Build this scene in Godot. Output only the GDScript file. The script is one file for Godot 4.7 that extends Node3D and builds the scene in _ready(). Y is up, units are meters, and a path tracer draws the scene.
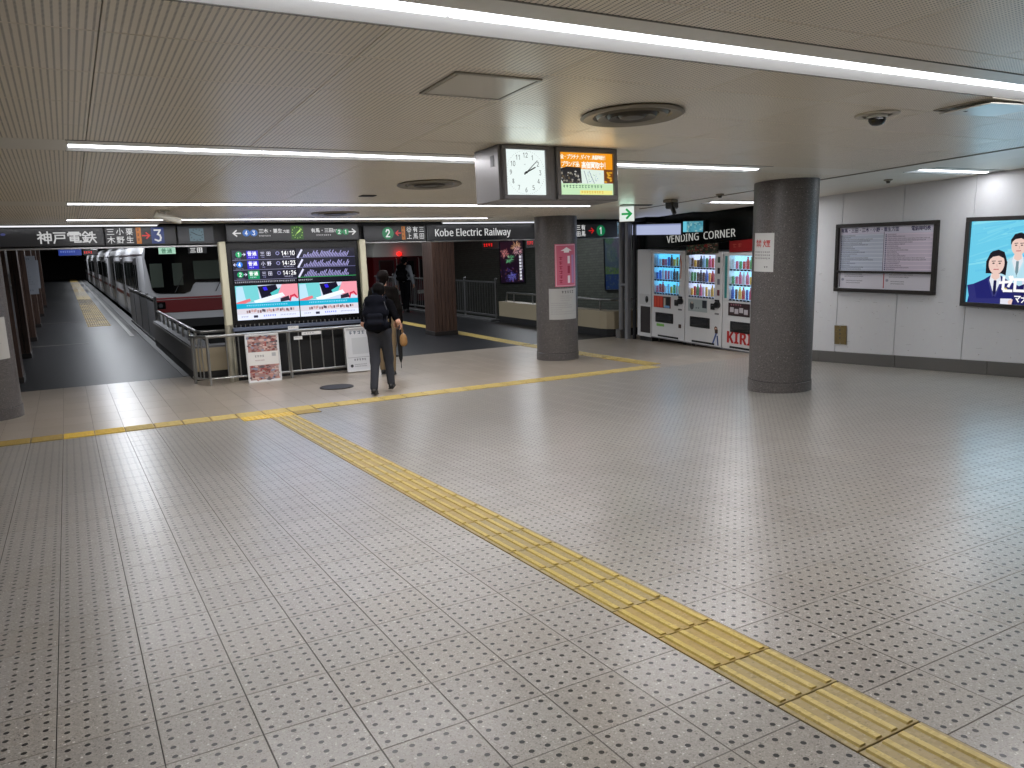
extends Node3D
# Underground terminal station hall: dotted tile floor, perforated panel ceiling with recessed
# light troughs, granite columns, platforms rising behind the header beam.

const T := 0.2935          # floor tile pitch
const GX0 := -0.178        # tile joint phase in x
const GZ0 := -2.22         # tile joint phase in z
const ZT := -9.37          # where the flat hall ends and the gentle ramp begins
const ZB := -13.65         # where the dark platform floor begins
const S1 := 0.03
const S2 := 0.045
const HZ := -12.6          # plane of the header beam
const CEIL := 2.36

var names := {}
var mats := {}
var texs := {}
var cam: Camera3D
var rng := RandomNumberGenerator.new()

# ------------------------------------------------------------------ mesh builder
class MB:
	var v := PackedVector3Array()
	var n := PackedVector3Array()
	var u := PackedVector2Array()
	var c := PackedColorArray()
	var tint := Color(1, 1, 1)
	var use_c := false
	func tri(a: Vector3, b: Vector3, d: Vector3, na: Vector3, nb: Vector3, nd: Vector3, ua := Vector2(), ub := Vector2(), ud := Vector2()) -> void:
		if (b - a).cross(d - a).dot(na + nb + nd) > 0.0:
			v.append(a); v.append(d); v.append(b); n.append(na); n.append(nd); n.append(nb); u.append(ua); u.append(ud); u.append(ub)
		else:
			v.append(a); v.append(b); v.append(d); n.append(na); n.append(nb); n.append(nd); u.append(ua); u.append(ub); u.append(ud)
		if use_c:
			for i in 3: c.append(tint)
	func quad(a: Vector3, b: Vector3, d: Vector3, e: Vector3, nn: Vector3, ua := Vector2(0, 1), ub := Vector2(1, 1), ud := Vector2(1, 0), ue := Vector2(0, 0)) -> void:
		tri(a, b, d, nn, nn, nn, ua, ub, ud)
		tri(a, d, e, nn, nn, nn, ua, ud, ue)
	func box(o: Vector3, s: Vector3, bv := 0.0, B := Basis.IDENTITY) -> MB:
		var h := s * 0.5
		var b := minf(bv, minf(h.x, minf(h.y, h.z)) * 0.98)
		var sg: Array[float] = [-1.0, 1.0]
		var P := func(ax: int, sx: float, sy: float, sz: float) -> Vector3:
			var q := Vector3(sx * (h.x - (0.0 if ax == 0 else b)), sy * (h.y - (0.0 if ax == 1 else b)), sz * (h.z - (0.0 if ax == 2 else b)))
			return o + B * q
		for a in sg:
			quad(P.call(0, a, -1.0, a), P.call(0, a, -1.0, -a), P.call(0, a, 1.0, -a), P.call(0, a, 1.0, a), B * Vector3(a, 0, 0))
			quad(P.call(1, -1.0, a, a), P.call(1, 1.0, a, a), P.call(1, 1.0, a, -a), P.call(1, -1.0, a, -a), B * Vector3(0, a, 0))
			quad(P.call(2, -a, -1.0, a), P.call(2, a, -1.0, a), P.call(2, a, 1.0, a), P.call(2, -a, 1.0, a), B * Vector3(0, 0, a))
		if b > 0.0:
			var r := 0.70710678
			for p in sg:
				for q in sg:
					quad(P.call(0, p, q, -1.0), P.call(1, p, q, -1.0), P.call(1, p, q, 1.0), P.call(0, p, q, 1.0), B * Vector3(p * r, q * r, 0))
					quad(P.call(0, p, -1.0, q), P.call(2, p, -1.0, q), P.call(2, p, 1.0, q), P.call(0, p, 1.0, q), B * Vector3(p * r, 0, q * r))
					quad(P.call(1, -1.0, p, q), P.call(2, -1.0, p, q), P.call(2, 1.0, p, q), P.call(1, 1.0, p, q), B * Vector3(0, p * r, q * r))
					for w in sg:
						var nn: Vector3 = B * Vector3(p, q, w).normalized()
						tri(P.call(0, p, q, w), P.call(1, p, q, w), P.call(2, p, q, w), nn, nn, nn)
		return self
	func cyl(a: Vector3, b: Vector3, r0: float, r1 := -1.0, seg := 12, caps := true) -> MB:
		if r1 < 0.0: r1 = r0
		var d := (b - a).normalized()
		var x := d.cross(Vector3(0.3, 0.9, 0.2) if absf(d.y) < 0.9 else Vector3(1, 0, 0)).normalized()
		var y := d.cross(x)
		for i in seg:
			var t0 := TAU * i / seg
			var t1 := TAU * (i + 1) / seg
			var n0 := x * cos(t0) + y * sin(t0)
			var n1 := x * cos(t1) + y * sin(t1)
			tri(a + n0 * r0, a + n1 * r0, b + n1 * r1, n0, n1, n1, Vector2(float(i) / seg, 1), Vector2(float(i + 1) / seg, 1), Vector2(float(i + 1) / seg, 0))
			tri(a + n0 * r0, b + n1 * r1, b + n0 * r1, n0, n1, n0, Vector2(float(i) / seg, 1), Vector2(float(i + 1) / seg, 0), Vector2(float(i) / seg, 0))
			if caps:
				tri(a, a + n0 * r0, a + n1 * r0, -d, -d, -d)
				tri(b, b + n0 * r1, b + n1 * r1, d, d, d)
		return self
	func tube(p: Array, r: float, seg := 8) -> MB:
		for i in p.size() - 1:
			cyl(p[i], p[i + 1], r, r, seg, true)
		for i in range(1, p.size() - 1):
			ball(p[i], Vector3.ONE * r, seg, 4)
		return self
	func ball(o: Vector3, r: Vector3, seg := 12, ring := 8) -> MB:
		for j in ring:
			var a0 := PI * j / ring
			var a1 := PI * (j + 1) / ring
			for i in seg:
				var t0 := TAU * i / seg
				var t1 := TAU * (i + 1) / seg
				var q := [Vector3(sin(a0) * cos(t0), cos(a0), sin(a0) * sin(t0)), Vector3(sin(a0) * cos(t1), cos(a0), sin(a0) * sin(t1)), Vector3(sin(a1) * cos(t1), cos(a1), sin(a1) * sin(t1)), Vector3(sin(a1) * cos(t0), cos(a1), sin(a1) * sin(t0))]
				if j > 0: tri(o + q[0] * r, o + q[1] * r, o + q[2] * r, q[0], q[1], q[2])
				if j < ring - 1 or j == 0: tri(o + q[0] * r, o + q[2] * r, o + q[3] * r, q[0], q[2], q[3])
		return self
	# prof: [radius, height] pairs, turned about y (or the y of B)
	func lathe(prof: Array, seg := 16, o := Vector3.ZERO, B := Basis.IDENTITY) -> MB:
		for j in prof.size() - 1:
			var r0: float = prof[j][0]
			var y0: float = prof[j][1]
			var r1: float = prof[j + 1][0]
			var y1: float = prof[j + 1][1]
			var sl := Vector2(y1 - y0, -(r1 - r0)).normalized()
			for i in seg:
				var t0 := TAU * i / seg
				var t1 := TAU * (i + 1) / seg
				var d0 := Vector3(cos(t0), 0, sin(t0))
				var d1 := Vector3(cos(t1), 0, sin(t1))
				var n0 := B * (d0 * sl.x + Vector3.UP * sl.y)
				var n1 := B * (d1 * sl.x + Vector3.UP * sl.y)
				var a := o + B * (d0 * r0 + Vector3.UP * y0)
				var b := o + B * (d1 * r0 + Vector3.UP * y0)
				var cc := o + B * (d1 * r1 + Vector3.UP * y1)
				var d := o + B * (d0 * r1 + Vector3.UP * y1)
				if r0 > 0.0: tri(a, b, cc, n0, n1, n1)
				if r1 > 0.0: tri(a, cc, d, n0, n1, n0)
		return self
	# polygon in the x-y plane, pushed along z from z0 to z1
	func prism(poly: PackedVector2Array, z0: float, z1: float, o := Vector3.ZERO, B := Basis.IDENTITY) -> MB:
		var ix := Geometry2D.triangulate_polygon(poly)
		for k in range(0, ix.size(), 3):
			for s in 2:
				var z := z0 if s == 0 else z1
				var nn := B * Vector3(0, 0, -1 if (s == 0) == (z0 < z1) else 1)
				var q := []
				for m in 3: q.append(o + B * Vector3(poly[ix[k + m]].x, poly[ix[k + m]].y, z))
				tri(q[0], q[1], q[2], nn, nn, nn, poly[ix[k]], poly[ix[k + 1]], poly[ix[k + 2]])
		var area := 0.0
		for i in poly.size():
			var a := poly[i]
			var b := poly[(i + 1) % poly.size()]
			area += a.x * b.y - b.x * a.y
		for i in poly.size():
			var a := poly[i]
			var b := poly[(i + 1) % poly.size()]
			var e := (b - a).normalized() * (1.0 if area > 0 else -1.0)
			var nn := B * Vector3(e.y, -e.x, 0)
			quad(o + B * Vector3(a.x, a.y, z0), o + B * Vector3(b.x, b.y, z0), o + B * Vector3(b.x, b.y, z1), o + B * Vector3(a.x, a.y, z1), nn)
		return self
	# thin printed sheet on a cylinder about the y axis, facing angle a0..a1
	func bent(r: float, a0: float, a1: float, y0: float, y1: float, seg := 10) -> MB:
		for i in seg:
			var t0 := lerpf(a0, a1, float(i) / seg)
			var t1 := lerpf(a0, a1, float(i + 1) / seg)
			var d0 := Vector3(sin(t0), 0, cos(t0))
			var d1 := Vector3(sin(t1), 0, cos(t1))
			var f0 := float(i) / seg
			var f1 := float(i + 1) / seg
			var up := Vector3.UP
			tri(d0 * r + up * y0, d1 * r + up * y0, d1 * r + up * y1, d0, d1, d1, Vector2(f0, 1), Vector2(f1, 1), Vector2(f1, 0))
			tri(d0 * r + up * y0, d1 * r + up * y1, d0 * r + up * y1, d0, d1, d0, Vector2(f0, 1), Vector2(f1, 0), Vector2(f0, 0))
			quad(d0 * (r - 0.004) + up * y1, d1 * (r - 0.004) + up * y1, d1 * r + up * y1, d0 * r + up * y1, up)
			quad(d0 * (r - 0.004) + up * y0, d1 * (r - 0.004) + up * y0, d1 * r + up * y0, d0 * r + up * y0, -up)
		return self
	func mesh() -> ArrayMesh:
		var a := []
		a.resize(Mesh.ARRAY_MAX)
		a[Mesh.ARRAY_VERTEX] = v
		a[Mesh.ARRAY_NORMAL] = n
		a[Mesh.ARRAY_TEX_UV] = u
		if use_c: a[Mesh.ARRAY_COLOR] = c
		var m := ArrayMesh.new()
		m.add_surface_from_arrays(Mesh.PRIMITIVE_TRIANGLES, a)
		return m

# ------------------------------------------------------------------ scene helpers
func numbered(called: String) -> String:
	if not names.has(called):
		names[called] = 0
		return called
	names[called] += 1
	return "%s_%03d" % [called, names[called]]

func tag(o: Node, label: String, category: String, group := "", kind := "") -> Node:
	o.set_meta("label", label)
	o.set_meta("category", category)
	if group != "": o.set_meta("group", group)
	if kind != "": o.set_meta("kind", kind)
	return o

func thing(called: String, label: String, category: String, at := Vector3.ZERO, turn := 0.0, group := "", kind := "") -> Node3D:
	var o := Node3D.new()
	o.name = numbered(called)
	add_child(o)
	o.position = at
	o.rotation.y = turn
	tag(o, label, category, group, kind)
	return o

# the hall's floor and ceiling fall gently towards the platforms; upright things follow true vertical
const LEAN_X := 0.0655
const LEAN_Z := 0.0141
func upright(o: Node3D, turn := 0.0) -> Node3D:
	o.basis = Basis(Vector3.RIGHT, LEAN_X) * Basis(Vector3.BACK, LEAN_Z) * Basis(Vector3.UP, turn)
	return o

func put(parent: Node, called: String, m: Mesh, mt: Material, at := Vector3.ZERO, turn := 0.0) -> MeshInstance3D:
	var o := MeshInstance3D.new()
	o.name = called if parent != self else numbered(called)
	o.mesh = m
	o.material_override = mt
	o.cast_shadow = GeometryInstance3D.SHADOW_CASTING_SETTING_ON
	parent.add_child(o, true)
	o.position = at
	o.rotation.y = turn
	return o

func bx(o: Vector3, s: Vector3, bv := 0.0) -> ArrayMesh:
	return MB.new().box(o, s, bv).mesh()

func mat(key: String, col: Color, rough := 0.6, metal := 0.0, spec := 0.5) -> StandardMaterial3D:
	if mats.has(key): return mats[key]
	var m := StandardMaterial3D.new()
	m.albedo_color = col
	m.roughness = rough
	m.metallic = metal
	m.metallic_specular = spec
	mats[key] = m
	return m

func glow(key: String, col: Color, energy: float) -> StandardMaterial3D:
	if mats.has(key): return mats[key]
	var m := mat(key, Color(0.05, 0.05, 0.05), 0.4)
	m.emission_enabled = true
	m.emission = col
	m.emission_energy_multiplier = energy
	return m

func printed(key: String, img: Image, rough := 0.5, emit := 0.0, spec := 0.5) -> StandardMaterial3D:
	if mats.has(key): return mats[key]
	var t := ImageTexture.create_from_image(img)
	var m := mat(key, Color(1, 1, 1), rough, 0.0, spec)
	if emit > 0.0:
		m.albedo_color = Color(0.03, 0.03, 0.03)
		m.emission_enabled = true
		m.emission = Color(1, 1, 1)
		m.emission_operator = BaseMaterial3D.EMISSION_OP_MULTIPLY
		m.emission_texture = t
		m.emission_energy_multiplier = emit
	else:
		m.albedo_texture = t
	return m

func area(parent: Node, at: Vector3, size: Vector2, col: Color, energy: float, rot: Vector3) -> void:
	var l := AreaLight3D.new()
	l.name = "light"
	l.area_size = size
	l.light_color = col
	l.light_energy = energy
	l.area_range = 60.0
	l.area_attenuation = 2.0
	l.shadow_enabled = true
	parent.add_child(l, true)
	l.position = at
	l.rotation = rot

func gy(z: float) -> float:
	if z > ZT: return 0.0
	if z > ZB: return S1 * (ZT - z)
	return S1 * (ZT - ZB) + S2 * (ZB - z)

func cy(z: float) -> float:
	return CEIL if z > ZT else CEIL + S1 * (ZT - z)

# a flat rectangle facing +z, with uv 0..1
func sheet(w: float, h: float, th := 0.004) -> ArrayMesh:
	var b := MB.new()
	var hw := w * 0.5
	var hh := h * 0.5
	b.quad(Vector3(-hw, -hh, 0), Vector3(hw, -hh, 0), Vector3(hw, hh, 0), Vector3(-hw, hh, 0), Vector3(0, 0, 1))
	var k := Vector2(0.002, 0.002)
	b.quad(Vector3(-hw, -hh, -th), Vector3(hw, -hh, -th), Vector3(hw, hh, -th), Vector3(-hw, hh, -th), Vector3(0, 0, -1), k, k, k, k)
	b.quad(Vector3(-hw, hh, -th), Vector3(hw, hh, -th), Vector3(hw, hh, 0), Vector3(-hw, hh, 0), Vector3(0, 1, 0), k, k, k, k)
	b.quad(Vector3(-hw, -hh, -th), Vector3(hw, -hh, -th), Vector3(hw, -hh, 0), Vector3(-hw, -hh, 0), Vector3(0, -1, 0), k, k, k, k)
	b.quad(Vector3(-hw, -hh, -th), Vector3(-hw, hh, -th), Vector3(-hw, hh, 0), Vector3(-hw, -hh, 0), Vector3(-1, 0, 0), k, k, k, k)
	b.quad(Vector3(hw, -hh, -th), Vector3(hw, hh, -th), Vector3(hw, hh, 0), Vector3(hw, -hh, 0), Vector3(1, 0, 0), k, k, k, k)
	return b.mesh()

# rectangular frame of four mitred bars round an opening w x h, facing +z
func frame_mesh(w: float, h: float, t: float, d: float, bv := 0.004) -> ArrayMesh:
	var b := MB.new()
	b.box(Vector3(0, h * 0.5 + t * 0.5, 0), Vector3(w + 2 * t, t, d), bv)
	b.box(Vector3(0, -h * 0.5 - t * 0.5, 0), Vector3(w + 2 * t, t, d), bv)
	b.box(Vector3(w * 0.5 + t * 0.5, 0, 0), Vector3(t, h, d), bv)
	b.box(Vector3(-w * 0.5 - t * 0.5, 0, 0), Vector3(t, h, d), bv)
	return b.mesh()

func lettering(parent: Node, called: String, s: String, width: float, height: float, mt: Material, at: Vector3, turn := 0.0, bold := false) -> MeshInstance3D:
	var f := SystemFont.new()
	f.font_names = PackedStringArray(["Droid Sans"])
	if bold: f.font_weight = 700
	var tm := TextMesh.new()
	tm.text = s
	tm.font = f
	tm.font_size = 48
	tm.pixel_size = 0.01
	tm.depth = 0.03
	tm.curve_step = 2.0
	var ab := tm.get_aabb()
	var o := put(parent, called, tm, mt, at, turn)
	o.scale = Vector3(width / maxf(ab.size.x, 0.01), height / maxf(ab.size.y, 0.01), 0.25)
	return o

# ------------------------------------------------------------------ drawing flat print
class Pic:
	var im: Image
	var w: int
	var h: int
	func _init(ww: int, hh: int, bg: Color) -> void:
		w = ww
		h = hh
		im = Image.create_empty(w, h, false, Image.FORMAT_RGB8)
		im.fill(bg)
	func rect(x: float, y: float, ww: float, hh: float, c: Color) -> void:
		im.fill_rect(Rect2i(roundi(x), roundi(y), maxi(1, roundi(ww)), maxi(1, roundi(hh))), c)
	func poly(p: PackedVector2Array, c: Color) -> void:
		var y0 := 1e9
		var y1 := -1e9
		for q in p:
			y0 = minf(y0, q.y)
			y1 = maxf(y1, q.y)
		for y in range(maxi(0, floori(y0)), mini(h, ceili(y1) + 1)):
			var yy := y + 0.5
			var xs := []
			for i in p.size():
				var a := p[i]
				var b := p[(i + 1) % p.size()]
				if (a.y <= yy) != (b.y <= yy): xs.append(a.x + (yy - a.y) / (b.y - a.y) * (b.x - a.x))
			xs.sort()
			for k in range(0, xs.size() - 1, 2):
				var x0 := maxi(0, roundi(xs[k]))
				var x1 := mini(w, roundi(xs[k + 1]))
				if x1 > x0: im.fill_rect(Rect2i(x0, y, x1 - x0, 1), c)
	func oval(x: float, y: float, rx: float, ry: float, c: Color, seg := 24) -> void:
		var p := PackedVector2Array()
		for i in seg: p.append(Vector2(x + cos(TAU * i / seg) * rx, y + sin(TAU * i / seg) * ry))
		poly(p, c)
	func line(a: Vector2, b: Vector2, t: float, c: Color) -> void:
		var d := (b - a)
		if d.length() < 0.01: d = Vector2(0.01, 0)
		d = d.normalized() * t * 0.5
		var s := Vector2(-d.y, d.x)
		poly(PackedVector2Array([a - d + s, b + d + s, b + d - s, a - d - s]), c)
	func path(p: Array, t: float, c: Color) -> void:
		for i in p.size() - 1: line(p[i], p[i + 1], t, c)
	# strokes like "1,0 2,1;0,2 4,2" on a 10 x 10 grid
	func glyph(st: String, x: float, y: float, sw: float, sh: float, t: float, c: Color) -> void:
		for s in st.split(";"):
			var pts := []
			for q in s.split(" "):
				var k := q.split(",")
				if k.size() == 2: pts.append(Vector2(x + float(k[0]) * sw * 0.1, y + float(k[1]) * sh * 0.1))
			path(pts, t, c)
	func say(G: Dictionary, s: String, x: float, y: float, size: float, c: Color, weight := 0.11, wide := 1.0, gap := 0.14) -> float:
		for ch in s:
			if ch == " ":
				x += size * 0.5
				continue
			var half: bool = ch in "0123456789:.,-!" or (ch >= "A" and ch <= "z")
			var ww := size * wide * (0.58 if half else 1.0)
			if G.has(ch): glyph(G[ch], x, y, ww, size, maxf(1.0, size * weight), c)
			x += ww + size * gap
		return x
	# small unreadable print: rows of short marks
	func marks(rg: RandomNumberGenerator, x: float, y: float, ww: float, hh: float, size: float, c: Color, fill := 0.8) -> void:
		var yy := y
		while yy + size <= y + hh:
			var xx := x
			var end := x + ww * rg.randf_range(fill * 0.7, 1.0)
			while xx + size < end:
				rect(xx, yy + size * 0.1, size * 0.75, maxf(1, size * 0.16), c)
				rect(xx + size * rg.randf_range(0.1, 0.5), yy, maxf(1, size * 0.16), size * 0.85, c)
				rect(xx + size * 0.1, yy + size * rg.randf_range(0.4, 0.75), size * 0.6, maxf(1, size * 0.16), c)
				xx += size * 1.1
			yy += size * 1.7
	func speckle(rg: RandomNumberGenerator, count: int, s0: float, s1: float, cols: Array) -> void:
		for i in count:
			var s := rg.randf_range(s0, s1)
			rect(rg.randf() * w, rg.randf() * h, s, s * rg.randf_range(0.6, 1.3), cols[rg.randi() % cols.size()])
	func done() -> Image:
		im.generate_mipmaps()
		return im

const G := {
	"神": "2,0 2.5,1.2;0.3,2.5 4,2.5 0.3,6;2.2,4.2 2.2,10;2.6,5 4,6.2;5,2 9.6,2 9.6,7.5 5,7.5 5,2;5,4.7 9.6,4.7;7.3,0 7.3,10",
	"戸": "1,0.8 9,0.8;2,3 8.6,3 8.6,5.8 2,5.8;2,3 2,6 0.8,10",
	"電": "1.5,0.5 8.5,0.5;5,0.5 5,3.8;0.5,3.4 0.5,1.8 9.5,1.8 9.5,3.4;2,2.8 4,2.8;6,2.8 8,2.8;2,4.8 8,4.8 8,8 2,8 2,4.8;2,6.4 8,6.4;5,4.8 5,9.5 9.5,9.5 9.5,8.5",
	"鉄": "2.5,0 0.2,3;2.5,0 4.8,2.6;1,3.5 4,3.5;0.5,5.6 4.6,5.6;2.5,3.5 2.5,9.3;0.3,9.5 4.8,9;1,6.8 1.5,8.3;4,6.8 3.5,8.3;6.2,1 5.3,3.5;5.6,2.8 9.5,2.8;5,5.6 10,5.6;7.5,0.3 7.5,5.6 5,10;7.5,5.6 10,10",
	"三": "1,1.5 9,1.5;1.8,5 8.2,5;0.5,9 9.5,9",
	"木": "0.5,3 9.5,3;5,0 5,10;5,3 0.5,8;5,3 9.5,8",
	"小": "5,0 5,9.5 3.8,8.8;2.5,3 0.5,7;7.5,3 9.5,7",
	"野": "0.5,0.8 4.5,0.8 4.5,5 0.5,5 0.5,0.8;0.5,2.9 4.5,2.9;2.5,0.8 2.5,9.2;0.5,7 4.5,7;0.2,9.4 5,9;5.6,0.8 9,0.8 7,3;6,2.4 8,3.8;5.4,4.6 9.6,4.6 8.6,6;7.4,4.6 7.4,9.6 6.2,9",
	"粟": "1,0.8 9,0.8;1.5,2.3 8.5,2.3 8.5,4.5 1.5,4.5 1.5,2.3;4,0.8 4,4.5;6,0.8 6,4.5;0.5,7 9.5,7;5,5 5,10;5,7 1.5,9.8;5,7 8.5,9.8;2.5,5.3 3.3,6.5;7.5,5.3 6.7,6.5",
	"生": "2.5,0.5 1,4;1.8,2.8 9,2.8;1.5,5.8 8.5,5.8;0.5,9.3 9.5,9.3;5,0 5,9.3",
	"有": "0.5,2 9.5,2;4.5,0 1,6.5;3,4 8,4 8,9.8 7,9.5;3,4 3,10;3,5.8 8,5.8;3,7.6 8,7.6",
	"馬": "2,0.6 8.5,0.6;2,0.6 2,6.3 9.2,6.3 8.7,9.6 7.5,9.6;2,2.4 8,2.4;2,4.3 8,4.3;5,0.6 5,6.3;1,7.5 0.6,9.6;3,7.6 3.2,9;4.9,7.6 5.2,9;6.6,7.5 7,8.7",
	"田": "1,1 9,1 9,9.5 1,9.5 1,1;5,1 5,9.5;1,5.2 9,5.2",
	"谷": "3.5,0.5 1,3;6.5,0.5 9,3;5,2.5 0.5,6.5;5,2.5 9.5,6.5;2.8,6.3 7.2,6.3 7.2,9.7 2.8,9.7 2.8,6.3",
	"上": "5,0.5 5,9;5,4 8.5,4;0.5,9.2 9.5,9.2",
	"方": "5,0 5,1.8;0.5,2 9.5,2;4.3,2 3.8,6 1,10;4,5 8.5,5 8,9.6 6.4,9.4",
	"面": "0.5,0.8 9.5,0.8;5,0.8 4.3,2.6;1,2.6 9,2.6 9,9.7 1,9.7 1,2.6;3.7,2.6 3.7,9.7;6.3,2.6 6.3,9.7;3.7,5 6.3,5;3.7,7.3 6.3,7.3",
	"禁": "0.5,1.5 4.5,1.5;2.5,0 2.5,5;2.5,1.5 0.5,4.3;2.5,1.5 4.5,4;5.5,1.5 9.5,1.5;7.5,0 7.5,5;7.5,1.5 5.5,4.3;7.5,1.5 9.5,4;2,5.8 8,5.8;0.5,7.3 9.5,7.3;5,7.3 5,10;3,8 1.5,9.8;7,8 8.5,9.8",
	"煙": "2.2,0.5 2.2,5 0.3,9.8;2.2,5 4,9;0.6,2.5 0.9,4.5;3.8,2.3 3.2,4.2;5,1 9.6,1;5.5,2.4 9.2,2.4 9.2,4.6 5.5,4.6 5.5,2.4;6.7,1 6.7,4.6;8,1 8,4.6;5.4,7 9.4,7;7.4,5.4 7.4,9.5;4.8,9.5 9.9,9.5",
	"ゼ": "0.5,4 8.5,3 7,6;3,0.5 3,8 4,9.3 9,9.3;7.5,0 8.2,1.5;9,0 9.7,1.5",
	"ロ": "1.2,1.5 8.8,1.5 8.8,9 1.2,9 1.2,1.5",
	"か": "0.5,3.2 6,2.6 6.5,5 5.5,9.5 3.8,9;3.5,0.5 1,9.5;7.5,2 9.6,6",
	"が": "0.5,3.2 6,2.6 6.5,5 5.5,9.5 3.8,9;3.5,0.5 1,9.5;7.5,3 9.6,7;7.6,0 8.2,1.4;9.2,0 9.8,1.4",
	"マ": "0.5,1.5 9,1.5 4.5,6.5;3,5 6.5,9.5",
	"ナ": "0.5,3.5 9.5,3.5;5.2,0 5,6 1.5,10",
	"ザ": "0.5,3.2 8,3.2;2.5,1 2.5,5.5;6,1 6,6 3,9.8;7.6,0 8.3,1.4;9,0 9.7,1.4",
	"ブ": "0.8,1.8 8,1.8 6.5,6.5 2.5,9.8;8,0 8.6,1.2;9.3,0 9.9,1.2",
	"プ": "0.8,1.8 8,1.8 6.5,6.5 2.5,9.8;8.3,0 9.7,0 9.7,1.4 8.3,1.4 8.3,0",
	"ラ": "2,0.8 8,0.8;1,3.4 8.8,3.4 7.5,7 3,9.8",
	"ン": "1,1.5 3.5,3.2;1,9.3 6,7.5 9.3,2.5",
	"ド": "3,0.3 3,9.8;3,3.6 7.5,6;6.8,0.8 7.6,2.4;8.6,0.2 9.4,1.8",
	"チ": "7.5,0.8 2,2;0.5,4.5 9.5,4.5;5,2 5,6.5 2.5,9.8",
	"ダ": "3,0.3 0.8,5;2.5,2.2 7.5,2.2 6,6.5 2,9.8;2.8,5 6,7.5;8,0 8.6,1.2;9.2,0 9.8,1.2",
	"イ": "8.5,0.5 5,4 0.8,6.5;5.2,4 5.2,10",
	"ヤ": "0.8,3.8 9,2.4 7,5.2;3,0.5 5,10",
	"金": "5,0 0.3,4;5,0 9.7,4;2.5,4 7.5,4;1.2,6.3 8.8,6.3;5,4 5,9.4;0.4,9.5 9.6,9.5;2.3,7 3,8.7;7.7,7 7,8.7",
	"品": "2.8,0.5 7.2,0.5 7.2,4 2.8,4 2.8,0.5;0.5,5.8 4.3,5.8 4.3,9.8 0.5,9.8 0.5,5.8;5.7,5.8 9.5,5.8 9.5,9.8 5.7,9.8 5.7,5.8",
	"高": "5,0 5,1.4;0.5,1.5 9.5,1.5;3,2.7 7,2.7 7,4.3 3,4.3 3,2.7;1,10 1,5.4 9,5.4 9,9.8;3.3,6.8 6.7,6.8 6.7,8.8 3.3,8.8 3.3,6.8",
	"級": "2.2,0 0.5,2.3 3.3,2.8;4,1.2 0.6,5.2 4.2,4.9;2.2,5 2.2,10;0.7,7 0.3,8.8;3.5,6.8 4.2,8.2;5,0.8 9,0.8 8.4,3.8 9.8,3.8 7.5,7.5 5,9.8;6.2,0.8 5.8,5 4.6,9.5;6.4,4.5 9.8,9.8",
	"計": "0.8,1 4,1;0.3,2.7 4.6,2.7;0.8,4.3 4,4.3;0.8,5.8 4,5.8;1,7.4 4,7.4 4,9.7 1,9.7 1,7.4;5.2,4 9.9,4;7.5,0.3 7.5,10",
	"価": "2.8,0 0.2,4.5;1.8,3 1.8,10;3.5,1.2 9.8,1.2;3.9,3.4 9.5,3.4 9.5,9.4 3.9,9.4 3.9,3.4;5.7,1.2 5.7,9.4;7.6,1.2 7.6,9.4",
	"買": "1,0.6 9,0.6 9,2.8 1,2.8 1,0.6;3.7,0.6 3.7,2.8;6.3,0.6 6.3,2.8;2,3.8 8,3.8 8,8 2,8 2,3.8;2,5.2 8,5.2;2,6.6 8,6.6;3.5,8 1,10;6.5,8 9,10",
	"取": "0.3,0.8 5.3,0.8;1.2,0.8 1.2,8;4.4,0.8 4.4,10;1.2,3 4.4,3;1.2,5.3 4.4,5.3;0.2,8.2 5.3,7.2;5.6,2 9.3,2 8,6.5 5.4,9.8;6,3.5 9.8,9.8",
	"中": "1,2.5 9,2.5 9,6.8 1,6.8 1,2.5;5,0 5,10",
	"時": "0.5,1 3.5,1 3.5,8 0.5,8 0.5,1;0.5,4.5 3.5,4.5;4.5,2 9.5,2;7,0 7,4;4,4 10,4;4.2,6.2 9.8,6.2;8,4.5 8,9.8 7,9.2;5.2,7 6,8.5",
	"刻": "3,0 3,1.3;0.3,1.5 6,1.5;3,1.5 1,4.3 3.5,4.3;5,3 0.3,8;3.2,6 6,9.5;7.3,1 7.3,7;9.4,0.2 9.4,9.8 8.2,9.3",
	"表": "1.5,1.2 8.5,1.2;2,2.9 8,2.9;0.5,4.7 9.5,4.7;5,0 5,4.7;4.5,4.7 0.5,8;3,6.5 3,9.5 5,8.7;4.5,5 9.5,9.8;8.5,5.8 6.5,7.2",
	"普": "3,0 4,1.3;7,0 6,1.3;0.8,1.8 9.2,1.8;0.3,4.6 9.7,4.6;3.7,1.8 3.7,4.6;6.3,1.8 6.3,4.6;2.2,5.6 7.8,5.6 7.8,9.8 2.2,9.8 2.2,5.6;2.2,7.7 7.8,7.7",
	"通": "1,0.8 2.2,2;0.4,4 2.2,4 2.2,8;0.3,9.6 2.2,8 4,9.4 9.8,9.4;4,1 8.8,1 6.8,2.4;4,8.3 4,3.2 9,3.2 9,8.3;4,4.9 9,4.9;4,6.5 9,6.5;6.5,3.2 6.5,8.3",
	"・": "4.4,4.6 5.6,4.6;4.4,5.4 5.6,5.4",
	"0": "3,0.5 7,0.5 9,3 9,7 7,9.5 3,9.5 1,7 1,3 3,0.5", "1": "2.5,2.5 5.8,0.5 5.8,9.5", "2": "1.2,2.8 3,0.6 7,0.6 8.6,2.5 8.2,4.2 1.2,9.4 9,9.4",
	"3": "1.2,0.7 8.2,0.7 4.8,4.2 7.6,4.9 8.6,7 7.6,9 5,9.6 1.2,8.6", "4": "6.8,9.6 6.8,0.5 1,6.8 9.2,6.8", "5": "8.2,0.6 2.4,0.6 1.8,4.6 6.2,4 8.6,6 8,8.6 5.5,9.5 1.4,8.8",
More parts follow.
